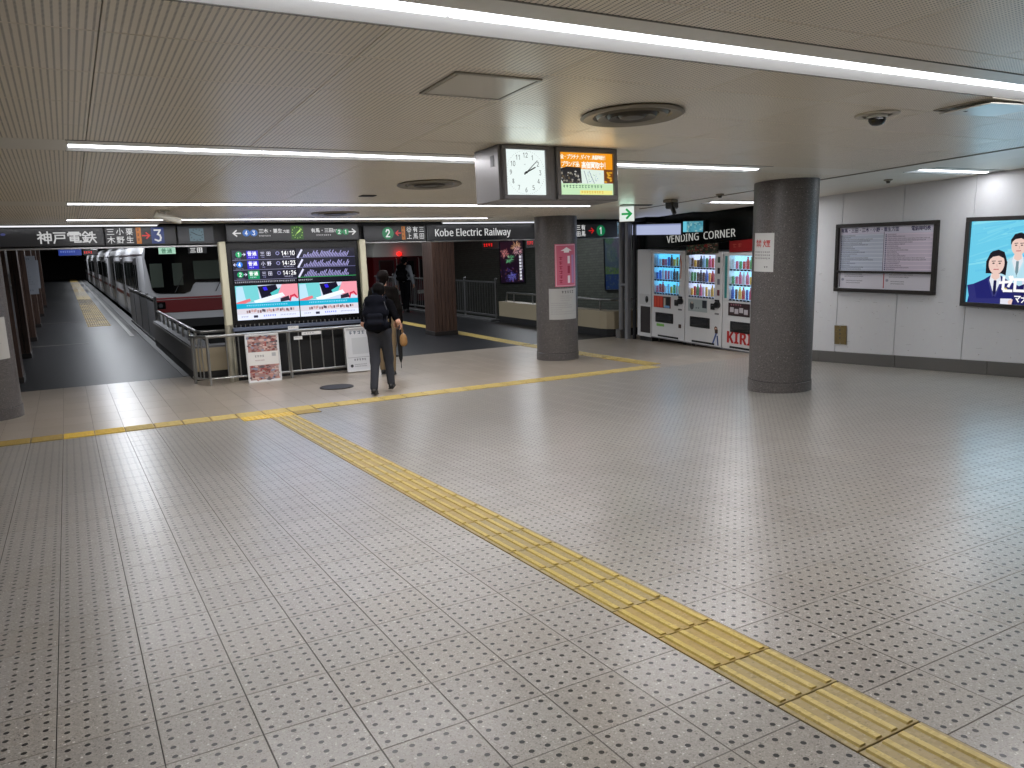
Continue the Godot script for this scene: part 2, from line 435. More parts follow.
	"6": "7.8,0.8 3.6,2.6 1.4,6.4 3,9.3 7,9.3 8.7,7 7,4.8 2.6,5.2", "7": "1.2,0.6 8.8,0.6 4,9.6", "8": "5,0.5 8,2.5 5,4.7 1.6,7.2 5,9.5 8.4,7.2 5,4.7 2,2.5 5,0.5", "9": "2.2,9.2 6.4,7.4 8.6,3.6 7,0.7 3,0.7 1.3,3 3,5.2 7.4,4.8",
	":": "5,2.5 5,3.5;5,6.5 5,7.5", "!": "5,0.5 5,6.5;5,8.8 5,9.5", ",": "5,8.4 4,10",
}

# ------------------------------------------------------------------ textures of surfaces
func tile_image(variant: int) -> Image:
	var rg := RandomNumberGenerator.new()
	rg.seed = 40 + variant
	var p := Pic.new(512, 512, Color(0.587, 0.567, 0.541))
	p.speckle(rg, 2600, 4, 13, [Color(0.568, 0.548, 0.522), Color(0.610, 0.591, 0.564), Color(0.554, 0.534, 0.508), Color(0.619, 0.600, 0.569)])
	p.speckle(rg, 1300, 3, 9, [Color(0.511, 0.491, 0.461), Color(0.662, 0.643, 0.612), Color(0.483, 0.463, 0.432), Color(0.644, 0.624, 0.597)])
	p.speckle(rg, 75, 5, 12, [Color(0.794, 0.784, 0.762), Color(0.738, 0.728, 0.696), Color(0.398, 0.378, 0.353)])
	# worn pits where the glaze is chipped
	for i in 26:
		p.oval(rg.randf() * 512, rg.randf() * 512, rg.randf_range(1.5, 4), rg.randf_range(1.5, 3), Color(0.398, 0.378, 0.348), 6)
	for a in 5:
		for b in 5:
			var x := (a + 0.5) * 102.4 + rg.randf_range(-1.5, 1.5)
			var y := (b + 0.5) * 102.4 + rg.randf_range(-1.5, 1.5)
			p.oval(x, y, 16.2, 16.2, Color(0.025, 0.022, 0.02), 18)
	return p.done()

func beige_image() -> Image:
	var rg := RandomNumberGenerator.new()
	rg.seed = 77
	var p := Pic.new(256, 512, Color(0.627, 0.584, 0.532))
	p.speckle(rg, 2600, 2, 7, [Color(0.613, 0.570, 0.518), Color(0.646, 0.603, 0.551), Color(0.598, 0.556, 0.503)])
	p.speckle(rg, 300, 1, 4, [Color(0.541, 0.503, 0.456), Color(0.684, 0.646, 0.598)])
	return p.done()

func perforated_image() -> Image:
	var rg := RandomNumberGenerator.new()
	rg.seed = 91
	var p := Pic.new(1180, 720, Color(0.935, 0.905, 0.84))
	p.speckle(rg, 500, 4, 26, [Color(0.93, 0.90, 0.835), Color(0.94, 0.91, 0.845)])
	for a in 37:
		for b in 44:
			p.oval(20 + a * 31.7, 14 + b * 16.1, 6.2, 5.0, Color(0.45, 0.43, 0.385), 10)
	for i in 30:
		p.rect(rg.randf() * 1180, rg.randf() * 720, rg.randf_range(2, 6), rg.randf_range(2, 5), Color(0.55, 0.52, 0.46))
	return p.done()

func granite_image() -> Image:
	var rg := RandomNumberGenerator.new()
	rg.seed = 5
	var p := Pic.new(1024, 1024, Color(0.34, 0.325, 0.315))
	p.speckle(rg, 30000, 2, 7, [Color(0.27, 0.255, 0.25), Color(0.40, 0.38, 0.37), Color(0.30, 0.285, 0.28), Color(0.46, 0.44, 0.425), Color(0.22, 0.21, 0.21)])
	p.speckle(rg, 2600, 2, 5, [Color(0.58, 0.56, 0.55), Color(0.50, 0.47, 0.45)])
	p.speckle(rg, 130, 3, 7, [Color(0.80, 0.79, 0.77)])
	return p.done()

func wood_image() -> Image:
	var rg := RandomNumberGenerator.new()
	rg.seed = 15
	var p := Pic.new(256, 512, Color(0.27, 0.19, 0.15))
	for i in 420:
		var x := rg.randf() * 256
		p.rect(x, rg.randf_range(-100, 500), rg.randf_range(1, 3), rg.randf_range(40, 300), [Color(0.24, 0.165, 0.13), Color(0.30, 0.215, 0.17), Color(0.22, 0.15, 0.12)][rg.randi() % 3])
	return p.done()

func dark_floor_image() -> Image:
	var rg := RandomNumberGenerator.new()
	rg.seed = 25
	var p := Pic.new(512, 512, Color(0.12, 0.12, 0.125))
	for a in 8:
		for b in 8:
			var k := rg.randf_range(-0.015, 0.015)
			p.rect(a * 64 + 2, b * 64 + 2, 60, 60, Color(0.115 + k, 0.115 + k, 0.125 + k))
	p.speckle(rg, 2500, 2, 6, [Color(0.105, 0.105, 0.11), Color(0.14, 0.14, 0.145), Color(0.09, 0.09, 0.09)])
	return p.done()

func brick_image() -> Image:
	var rg := RandomNumberGenerator.new()
	rg.seed = 35
	var p := Pic.new(512, 512, Color(0.13, 0.135, 0.125))
	for r in 8:
		for k in 5:
			var t := rg.randf_range(-0.025, 0.025)
			p.rect(k * 128 - (64 if r % 2 else 0) + 3, r * 64 + 4, 122, 56, Color(0.25 + t, 0.265 + t, 0.235 + t))
	p.speckle(rg, 2000, 2, 6, [Color(0.22, 0.23, 0.21), Color(0.28, 0.29, 0.26)])
	return p.done()

func panel_image() -> Image:
	var rg := RandomNumberGenerator.new()
	rg.seed = 45
	var p := Pic.new(512, 1024, Color(0.80, 0.805, 0.815))
	p.speckle(rg, 900, 6, 30, [Color(0.797, 0.802, 0.812), Color(0.803, 0.808, 0.818)])
	for i in 26:
		var a := Vector2(rg.randf() * 512, rg.randf_range(420, 1000))
		p.line(a, a + Vector2(rg.randf_range(-40, 40), rg.randf_range(-4, 4)), rg.randf_range(1, 2.5), Color(0.66, 0.66, 0.66))
	for i in 14:
		p.oval(rg.randf() * 512, rg.randf_range(300, 1000), rg.randf_range(1.5, 4), rg.randf_range(1.5, 4), Color(0.6, 0.59, 0.58), 8)
	return p.done()

func tri_mat(key: String, img: Image, scale: float, rough: float, spec := 0.5) -> StandardMaterial3D:
	if mats.has(key): return mats[key]
	var m := printed(key, img, rough, 0.0, spec)
	m.uv1_triplanar = true
	m.uv1_world_triplanar = true
	m.uv1_scale = Vector3.ONE * scale
	return m

# ------------------------------------------------------------------ light troughs
# a recessed trough in the ceiling running along x with a slim glowing bar in it
func trough(x0: float, x1: float, zc: float, yb: float, label: String, energy: float, group: String, tilt := 0.0) -> void:
	var o := thing("ceiling_light", label, "ceiling light", Vector3(0, yb, zc), 0.0, group)
	o.rotation.x = tilt
	var white := mat("trough_white", Color(0.93, 0.93, 0.93), 0.35)
	var L := x1 - x0
	var xc := (x0 + x1) * 0.5
	# near trim flush with the ceiling, then the opening with a white reflector behind the bar
	put(o, "near_trim", bx(Vector3(xc, 0.004, 0.122), Vector3(L, 0.010, 0.136), 0.002), mat("trough_trim", Color(0.86, 0.85, 0.82), 0.4))
	var b := MB.new()
	var pr := [Vector2(0.054, 0.0), Vector2(0.054, 0.060), Vector2(-0.045, 0.060), Vector2(-0.19, 0.0)]
	for i in pr.size() - 1:
		var p: Vector2 = pr[i]
		var q: Vector2 = pr[i + 1]
		var nn := Vector3(0, -absf(q.x - p.x), (p.y - q.y) * (1.0 if i > 0 else -1.0)).normalized()
		b.quad(Vector3(x0, p.y, p.x), Vector3(x1, p.y, p.x), Vector3(x1, q.y, q.x), Vector3(x0, q.y, q.x), nn)
	for s in [x0, x1]:
		var poly := PackedVector2Array()
		for p in pr: poly.append(Vector2(-p.x, p.y))
		b.prism(poly, -0.004, 0.004, Vector3(s, 0, 0), Basis(Vector3(0, 0, -1), Vector3(0, 1, 0), Vector3(1, 0, 0)))
	put(o, "reflector", b.mesh(), white)
	b = MB.new()
	b.box(Vector3(xc, 0.001, 0.195), Vector3(L + 0.02, 0.008, 0.012), 0.002)
	b.box(Vector3(xc, 0.001, -0.195), Vector3(L + 0.02, 0.008, 0.012), 0.002)
	put(o, "rim", b.mesh(), mat("trough_rim", Color(0.40, 0.385, 0.36), 0.5))
	var count := maxi(1, roundi(L / 1.19))
	var seg := L / count
	var bar := MB.new()
	bar.prism(PackedVector2Array([Vector2(-0.028, 0.050), Vector2(-0.028, 0.004), Vector2(-0.018, -0.006), Vector2(0.018, -0.006), Vector2(0.028, 0.004), Vector2(0.028, 0.050)]), -(seg * 0.5 - 0.008), seg * 0.5 - 0.008, Vector3.ZERO, Basis(Vector3(0, 0, -1), Vector3(0, 1, 0), Vector3(1, 0, 0)))
	var bm := bar.mesh()
	for i in count:
		put(o, "light_bar", bm, glow("tube", Color(0.97, 0.98, 1.0), 6.0), Vector3(x0 + seg * (i + 0.5), 0, 0.0))
	area(o, Vector3(xc, -0.009, 0.0), Vector2(L, 0.05), Color(0.99, 0.985, 1.0), energy * L / 5.95, Vector3(-PI / 2, 0, 0))

# ------------------------------------------------------------------ tactile paving
func bar_block(along_x: bool, w: float, d: float) -> Array:
	var b := MB.new()
	b.box(Vector3(0, 0.001, 0), Vector3(w - 0.005, 0.008, d - 0.006), 0.0015)
	var r := MB.new()
	var prof := PackedVector2Array([Vector2(-0.017, 0.004), Vector2(0.017, 0.004), Vector2(0.011, 0.0115), Vector2(-0.011, 0.0115)])
	for i in 4:
		var t := (i - 1.5) * 0.25
		if along_x: r.prism(prof, -w * 0.465, w * 0.465, Vector3(0, 0, t * d), Basis(Vector3(0, 0, 1), Vector3(0, 1, 0), Vector3(-1, 0, 0)))
		else: r.prism(prof, -d * 0.465, d * 0.465, Vector3(t * w, 0, 0))
	return [b.mesh(), r.mesh()]

func lay_block(parent: Node, m: Array, plate: Material, rib: Material, at: Vector3) -> void:
	var o := put(parent, "paving_block", m[0], plate, at)
	put(o, "ribs", m[1], rib)

func dot_block(w: float, d: float, n := 5) -> ArrayMesh:
	var b := MB.new()
	b.box(Vector3(0, 0.002, 0), Vector3(w - 0.003, 0.008, d - 0.003), 0.0015)
	for i in n:
		for j in n:
			b.lathe([[0.017, 0.005], [0.011, 0.011], [0.0, 0.011]], 8, Vector3((i - (n - 1) * 0.5) / n * w, 0, (j - (n - 1) * 0.5) / n * d))
	return b.mesh()

func worn_yellow(key: String, base: Color, sd: int) -> StandardMaterial3D:
	if mats.has(key): return mats[key]
	var rg := RandomNumberGenerator.new()
	rg.seed = sd
	var p := Pic.new(256, 256, base)
	p.speckle(rg, 260, 6, 26, [base.darkened(0.05), base.lightened(0.04)])
	p.speckle(rg, 240, 2, 8, [base.darkened(0.14), base.lightened(0.12), base.darkened(0.08)])
	return tri_mat(key, p.done(), 3.1, 0.5)

# ------------------------------------------------------------------ the room
func build_hall() -> void:
	var tm: Array[StandardMaterial3D] = []
	var img: Array[Image] = [tile_image(0), tile_image(1), tile_image(2)]
	for i in 3: tm.append(printed("tile%d" % i, img[i], 0.28, 0.0, 0.5))
	tm.append(tm[0].duplicate()); tm[3].albedo_color = Color(0.98, 0.98, 0.975)
	tm.append(tm[1].duplicate()); tm[4].albedo_color = Color(0.985, 0.98, 0.97)
	tm.append(tm[2].duplicate()); tm[5].albedo_color = Color(0.965, 0.96, 0.955)
	var grout := mat("grout", Color(0.27, 0.26, 0.245), 0.85)
	var floor_ := thing("floor", "grey dotted tile floor of the station hall", "floor", Vector3.ZERO, 0.0, "", "structure")
	put(floor_, "grout_bed", bx(Vector3(2.35, -0.1062, -2.7), Vector3(15.3, 0.208, 13.4)), grout)
	# shared tile meshes, one per quarter turn
	var tmesh: Array[ArrayMesh] = []
	for r in 4:
		var b := MB.new()
		tile_into(b, Vector3.ZERO, T, T, r)
		tmesh.append(b.mesh())
	var cells := []
	var x_lo := -5.0
	var x_hi := 9.66
	var i0 := floori((x_lo - GX0) / T)
	var i1 := floori((x_hi - GX0) / T)
	var camx := Transform3D(cam.basis, cam.position).affine_inverse()
	for i in range(i0, i1 + 1):
		for j in range(-18, 25):
			var c := Vector3(GX0 + (i + 0.5) * T, 0, GZ0 - (j + 0.5) * T)
			if i == 7 and c.z > -9.2: continue     # the guide strip lies in this column
			if c.z - T * 0.5 < ZT + 0.001 and c.z + T * 0.5 > ZT: continue
			if c.z < ZT: continue
			var q := camx * c
			var seen := q.z < -0.3 and absf(q.x / -q.z) < 0.72 and absf(q.y / -q.z) < 0.56
			cells.append([c.distance_to(cam.position) + (0.0 if seen else 1000.0), c])
	cells.sort_custom(func(a, b): return a[0] < b[0])
	var rest := MB.new()
	rest.use_c = true
	for k in cells.size():
		var c: Vector3 = cells[k][1]
		if k < 300:
			put(floor_, "tile", tmesh[rng.randi() % 4], tm[rng.randi() % 6], c)
		else:
			var t := rng.randf_range(0.93, 1.0)
			rest.tint = Color(t, t, t * rng.randf_range(0.985, 1.0))
			tile_into(rest, c, T, T, rng.randi() % 4)
	# cut course of tiles along the yellow strip, left and right of the guide column
	var zl := GZ0 - 24 * T
	var zw := zl - ZT
	for i in range(i0, i1 + 1):
		rest.tint = Color(0.95, 0.95, 0.945)
		tile_into(rest, Vector3(GX0 + (i + 0.5) * T, 0, ZT + zw * 0.5), T, zw, 0, zw / T)
	var rm := tm[0].duplicate() as StandardMaterial3D
	rm.vertex_color_use_as_albedo = true
	put(floor_, "tile_field", rest.mesh(), rm).set_meta("kind", "stuff")

	# beige border floor on the ramp
	var beige := thing("floor_border", "beige tiled floor band between yellow strip and dark platforms", "floor", Vector3(0, 0, ZT), 0.0, "", "structure")
	beige.rotation.x = atan(S1)
	put(beige, "grout_bed", bx(Vector3(2.9, -0.11, (ZB - ZT) * 0.5), Vector3(16.4, 0.206, ZT - ZB)), mat("grout_beige", Color(0.40, 0.37, 0.34), 0.85))
	var bm: Array[StandardMaterial3D] = [printed("beige", beige_image(), 0.3, 0.0, 0.5)]
	for t in [0.95, 0.975]:
		var d := bm[0].duplicate() as StandardMaterial3D
		d.albedo_color = Color(t, t, t * 0.99)
		bm.append(d)
	var bmesh := MB.new()
	var rows := 7
	var z_start := -0.29
	var rh := (ZT - ZB - 0.29) / rows
	tile_into(bmesh, Vector3.ZERO, T, rh, 0)
	var bmm := bmesh.mesh()
	var brest := MB.new()
	for i in range(i0, i1 + 4):
		for r in rows:
			var c := Vector3(GX0 + (i + 0.5) * T, 0, z_start - (r + 0.5) * rh)
			if i >= -4: put(beige, "tile", bmm, bm[rng.randi() % 3], c)
			else: tile_into(brest, c, T, rh, 0)
	var edge := MB.new()
	tile_into(edge, Vector3.ZERO, T, 0.288, 0, 0.5)
	var em := edge.mesh()
	for i in range(27, i1 + 4): put(beige, "edge_tile", em, bm[rng.randi() % 3], Vector3(GX0 + (i + 0.5) * T, 0, -0.145))
	put(beige, "tile_field", brest.mesh(), bm[0]).set_meta("kind", "stuff")

	# ceiling: perforated panels hung under a slab
	var pm := printed("perforated", perforated_image(), 0.36, 0.0, 0.45)
	var pm2 := pm.duplicate() as StandardMaterial3D
	pm2.albedo_color = Color(0.985, 0.98, 0.97)
	var pm3 := pm.duplicate() as StandardMaterial3D
	pm3.albedo_color = Color(0.985, 0.98, 0.98)
	var plain := mat("ceiling_plain", Color(0.88, 0.86, 0.81), 0.36, 0.0, 0.45)
	var ceil_ := thing("ceiling", "beige perforated metal panel ceiling of the hall", "ceiling", Vector3.ZERO, 0.0, "", "structure")
	put(ceil_, "slab", bx(Vector3(2.9, 2.58, -3.3), Vector3(16.6, 0.14, 14.9)), mat("slab_dark", Color(0.16, 0.15, 0.13), 0.9))
		# z bands [from, to] between troughs (towards -z)
	var bands := [[3.9, 1.99], [1.61, -2.48], [-2.86, -5.49], [-5.87, -8.83], [-9.21, -11.36], [-11.74, -12.58]]
	var troughs_z := [[1.99, 1.61], [-2.48, -2.86], [-5.49, -5.87], [-8.83, -9.21], [-11.36, -11.74]]
	var cols := []
	var xx := -5.5
	while xx < 7.3:
		cols.append([maxf(xx, -5.2), minf(xx + 0.95, 7.43)])
		xx += 0.95
	var crest := MB.new()
	for bd in bands:
		var z0: float = bd[0]
		var first := true
		while z0 > bd[1] + 0.02:
			var z1: float = maxf(z0 - (0.42 if first else 0.58), bd[1])
			if z1 - bd[1] < 0.12: z1 = bd[1]
			first = false
			for cc in cols:
				if cc[1] - cc[0] < 0.05: continue
				var keep: bool = cc[1] > -0.8 and z0 < -0.9
				var mb := MB.new() if keep else crest
				ceiling_panel(mb, cc[0], cc[1], z0, z1)
				if keep: put(ceil_, "panel", mb.mesh(), [pm, pm2, pm3][rng.randi() % 3])
			z0 = z1
	for tz in troughs_z:
		ceiling_panel(crest, -5.2, 0.10, tz[0], tz[1])
		var strip := MB.new()
		ceiling_panel(strip, {-5.49: 5.94, -8.83: 6.31}.get(tz[0], 6.06), 7.43, tz[0], tz[1])
		put(ceil_, "filler_strip", strip.mesh(), plain)
	put(ceil_, "panel_field", crest.mesh(), plain).set_meta("kind", "stuff")
	# side bay ceiling along the white wall
	var b := MB.new()
	var zz := 3.9
	var bay := [[3.9, -2.35], [-2.73, -5.40], [-5.78, -8.65], [-9.03, -12.6]]
	for bd in bay:
		var z0: float = bd[0]
		while z0 > bd[1] + 0.02:
			var z1: float = maxf(z0 - 1.35, bd[1])
			for cx in [[7.47, 8.58], [8.58, 9.72]]:
				var m := MB.new()
				m.box(Vector3((cx[0] + cx[1]) * 0.5, cy((z0 + z1) * 0.5) + 0.055, (z0 + z1) * 0.5), Vector3(cx[1] - cx[0] - 0.003, 0.03, z0 - z1 - 0.003), 0.002)
				put(ceil_, "side_panel", m.mesh(), plain)
			z0 = z1
	for tz in [[-2.35, -2.73], [-5.40, -5.78], [-8.65, -9.03]]:
		var m := MB.new().box(Vector3(7.87, CEIL + 0.055, (tz[0] + tz[1]) * 0.5), Vector3(0.8, 0.03, 0.377), 0.002)
		put(ceil_, "side_panel", m.mesh(), plain)
	b.box(Vector3(7.45, CEIL + 0.03, -2.75), Vector3(0.04, 0.075, 13.3), 0.004)
	put(ceil_, "step_trim", b.mesh(), mat("step_trim", Color(0.52, 0.49, 0.42), 0.5))
	# ceiling over the vending bay
	put(ceil_, "bay_panel", bx(Vector3(10.6, 2.56, -11.6), Vector3(1.8, 0.04, 4.2)), plain)

	# walls
	var wp := printed("wallpanel", panel_image(), 0.42, 0.0, 0.5)
	var wr := thing("wall_right", "white panelled wall with dark joints and grey skirting", "wall", Vector3(9.69, 0, 0), 0.0, "", "structure")
	put(wr, "backing", bx(Vector3(0.11, 1.24, -2.6), Vector3(0.16, 2.52, 13.0)), mat("dark_joint", Color(0.10, 0.10, 0.10), 0.9))
	var zj := -9.30
	var lean := Basis(Vector3(1, 0, 0), Vector3(0, 1, LEAN_X), Vector3(0, 0, 1))
	while zj < 3.88:
		var m := MB.new()
		var z2 := minf(zj + (0.625 if zj < -9.2 else 0.94), 3.9)
		m.box(Vector3(0.012, 1.305, (zj + z2) * 0.5), Vector3(0.03, 2.28, z2 - zj - 0.007), 0.003, lean)
		put(wr, "panel", m.mesh(), wp)
		zj = z2
	put(wr, "end_face", MB.new().box(Vector3(0.09, 1.24, -9.315), Vector3(0.2, 2.42, 0.03), 0.004, lean).mesh(), mat("white_paint", Color(0.80, 0.805, 0.81), 0.45))
	var bs := thing("baseboard_right", "grey stone skirting along the white panelled wall", "skirting", Vector3(9.69, 0, 0), 0.0, "", "structure")
	zj = -9.31
	while zj < 3.88:
		var m := MB.new()
		m.box(Vector3(0.0, 0.082, zj + 0.62), Vector3(0.045, 0.164, 1.236), 0.004)
		put(bs, "skirting_stone", m.mesh(), mat("skirting", Color(0.36, 0.355, 0.34), 0.42))
		zj += 1.24
	var wl := put(self, "wall_left", bx(Vector3(-5.1, 1.2, -3.2), Vector3(0.2, 2.6, 14.4)), mat("wall_grey", Color(0.66, 0.65, 0.62), 0.6))
	tag(wl, "plain grey side wall of the hall", "wall", "", "structure")
	var wb := put(self, "wall_back", bx(Vector3(2.3, 1.2, 4.0), Vector3(15.2, 2.6, 0.2)), mat("wall_grey", Color(0.66, 0.65, 0.62), 0.6))
	tag(wb, "plain grey wall closing the hall behind", "wall", "", "structure")

func tile_into(b: MB, c: Vector3, w: float, d: float, turn: int, vv := 1.0) -> void:
	var g := 0.0011
	var e := 0.0014
	var hx := w * 0.5 - g
	var hz := d * 0.5 - g
	var ix := hx - e
	var iz := hz - e
	var uv: Array[Vector2] = [Vector2(0, vv), Vector2(1, vv), Vector2(1, 0), Vector2(0, 0)]
	var k: Array[Vector2] = []
	for i in 4: k.append(uv[(i + turn) % 4])
	var y := Vector3(0, 0.0, 0)
	var lo := Vector3(0, -0.004, 0)
	var P: Array[Vector3] = [c + Vector3(-ix, 0, iz), c + Vector3(ix, 0, iz), c + Vector3(ix, 0, -iz), c + Vector3(-ix, 0, -iz)]
	var Q: Array[Vector3] = [c + lo + Vector3(-hx, 0, hz), c + lo + Vector3(hx, 0, hz), c + lo + Vector3(hx, 0, -hz), c + lo + Vector3(-hx, 0, -hz)]
	b.quad(P[0], P[1], P[2], P[3], Vector3.UP, k[0], k[1], k[2], k[3])
	var ns: Array[Vector3] = [Vector3(0, 0.6, 0.8), Vector3(0.8, 0.6, 0), Vector3(0, 0.6, -0.8), Vector3(-0.8, 0.6, 0)]
	for i in 4:
		var j := (i + 1) % 4
		b.quad(Q[i], Q[j], P[j], P[i], ns[i], k[i], k[j], k[j], k[i])

func ceiling_panel(b: MB, x0: float, x1: float, z0: float, z1: float) -> void:
	var g := 0.0024
	var p := [Vector3(x0 + g, cy(z0), z0 - g), Vector3(x1 - g, cy(z0), z0 - g), Vector3(x1 - g, cy(z1), z1 + g), Vector3(x0 + g, cy(z1), z1 + g)]
	var up := Vector3(0, 0.02, 0)
	var fx := (x1 - x0) / 0.95
	var fz := (z0 - z1) / 0.58
	b.quad(p[0], p[1], p[2], p[3], Vector3(0, -1, 0), Vector2(0, fz), Vector2(fx, fz), Vector2(fx, 0), Vector2(0, 0))
	b.quad(p[0] + up, p[1] + up, p[2] + up, p[3] + up, Vector3(0, 1, 0), Vector2.ZERO, Vector2.ZERO, Vector2.ZERO, Vector2.ZERO)
	var ns := [Vector3(0, 0, 1), Vector3(1, 0, 0), Vector3(0, 0, -1), Vector3(-1, 0, 0)]
	for i in 4:
		var j := (i + 1) % 4
		b.quad(p[i], p[j], p[j] + up, p[i] + up, ns[i], Vector2.ZERO, Vector2.ZERO, Vector2.ZERO, Vector2.ZERO)

func granite_column(at: Vector3, h: float, label: String) -> Node3D:
	var o := thing("granite_column", label, "column", at, 0.0, "", "structure")
	var gm := tri_mat("granite", granite_image(), 1.1, 0.42, 0.5)
	var sh := MB.new()
	sh.lathe([[0.348, 0.14], [0.348, h]], 48)
	put(o, "shaft", sh.mesh(), gm)
	put(o, "plinth", MB.new().lathe([[0.353, -0.05], [0.356, 0.005], [0.356, 0.132], [0.350, 0.136]], 48).mesh(), gm)
	upright(o)
	put(o, "seam", MB.new().lathe([[0.346, 0.134], [0.346, 0.142]], 48).mesh(), mat("dark_joint", Color(0.1, 0.1, 0.1), 0.9))
	return o

func build_tactile() -> void:
	var y1 := worn_yellow("yellow_worn", Color(0.63, 0.53, 0.28), 3)
	var y2 := worn_yellow("yellow_new", Color(0.80, 0.66, 0.18), 4)
	var y3 := worn_yellow("yellow_dirty", Color(0.50, 0.42, 0.22), 6)
	var y4 := worn_yellow("yellow_guide", Color(0.60, 0.53, 0.34), 7)
	var r1 := worn_yellow("rib_yellow", Color(0.745, 0.645, 0.31), 8)
	var r2 := worn_yellow("rib_pale", Color(0.74, 0.65, 0.36), 9)
	var r3 := worn_yellow("rib_dirty", Color(0.62, 0.52, 0.24), 10)
	var g := thing("tactile_guide_strip", "yellow ribbed guide strip running across the dotted tile floor", "tactile paving", Vector3(1.873 + T * 0.5, 0, 0))
	var m := bar_block(false, T, 0.3)
	for i in range(-14, 18):
		var z := -4.7233 + 0.3 * i + 0.15
		if z > 1.5: break
		lay_block(g, m, [y4, y4, y1][rng.randi() % 3], [r1, r2, r1][rng.randi() % 3], Vector3(0, 0, z))
	lay_block(g, bar_block(false, T, 0.155), y1, r2, Vector3(0, 0, -9.003))
	var s := thing("tactile_cross_strip", "yellow ribbed strip along the edge of the beige floor", "tactile paving", Vector3(0, 0, ZT))
	s.rotation.x = atan(S1)
	var mx := bar_block(true, T, 0.285)
	for i in range(-8, 27):
		var k: Array = [y1, r2]
		if i <= -1: k = [y3, r3]
		elif i <= 1: k = [y2, y2]
		elif i in [8, 9, 12, 13, 16]: k = [y3, r1]
		lay_block(s, mx, k[0], k[1], Vector3(GX0 + (i + 0.5) * T, 0, -0.145))
	var w := thing("tactile_warning_patch", "bright yellow studded blocks where the guide strip meets the cross strip", "tactile paving", Vector3(0, 0, ZT + 0.1435))
	var dm := dot_block(T, 0.28)
	for i in [6, 7]: put(w, "paving_block", dm, y2, Vector3(GX0 + (i + 0.5) * T, 0, 0))
	lay_block(w, bar_block(true, T, 0.28), mat("worn_rubber", Color(0.22, 0.19, 0.12), 0.6), r3, Vector3(GX0 + 8.5 * T, 0, 0))
	var t := thing("tactile_platform_strip", "yellow ribbed strip leading from the cross strip past the mid column to the platforms", "tactile paving", Vector3(7.86, gy(ZT - 0.3), ZT - 0.3))
	t.rotation.x = atan(S1)
	var z := -0.15
	while ZT - 0.3 + z > ZB + 0.1:
		lay_block(t, m, [y1, y1, y3][rng.randi() % 3], r2, Vector3(0, S1 * 0.0, z))
		z -= 0.3
	var t2 := thing("tactile_platform_strip", "yellow ribbed strip on the dark platform floor beside the wood-clad pillar", "tactile paving", Vector3(7.86, gy(ZB), ZB))
	t2.rotation.x = atan(S2)
	z = -0.15
	while z > -16.0:
		lay_block(t2, m, [y1, y3][rng.randi() % 2], r2, Vector3(0, 0.0, z))
		z -= 0.3

# ------------------------------------------------------------------ header beam and its signs
func circle_no(p: Pic, s: String, x: float, y: float, r: float, c: Color) -> void:
	p.oval(x, y, r, r, c, 40)
	p.say(G, s, x - r * 0.38, y - r * 0.62, r * 1.25, Color(1, 1, 1), 0.16)

func arrow(p: Pic, x: float, y: float, s: float, dir: float, c: Color) -> void:
	p.line(Vector2(x - s * dir, y), Vector2(x + s * 0.8 * dir, y), s * 0.38, c)
	p.path([Vector2(x + 0.1 * s * dir, y - s * 0.85), Vector2(x + s * dir, y), Vector2(x + 0.1 * s * dir, y + s * 0.85)], s * 0.38, c)

func sign_board(called: String, label: String, x0: float, x1: float, y0: float, y1: float, z: float, img: Image, emit: float, cat := "sign") -> Node3D:
	var o := thing(called, label, cat, Vector3((x0 + x1) * 0.5, (y0 + y1) * 0.5, z))
	put(o, "case", bx(Vector3(0, 0, -0.03), Vector3(x1 - x0, y1 - y0, 0.06), 0.004), mat("sign_case", Color(0.115, 0.115, 0.125), 0.35))
	put(o, "sign_face", sheet(x1 - x0 - 0.02, y1 - y0 - 0.02), printed(called + str(x0), img, 0.3, emit), Vector3(0, 0, 0.005))
	return o

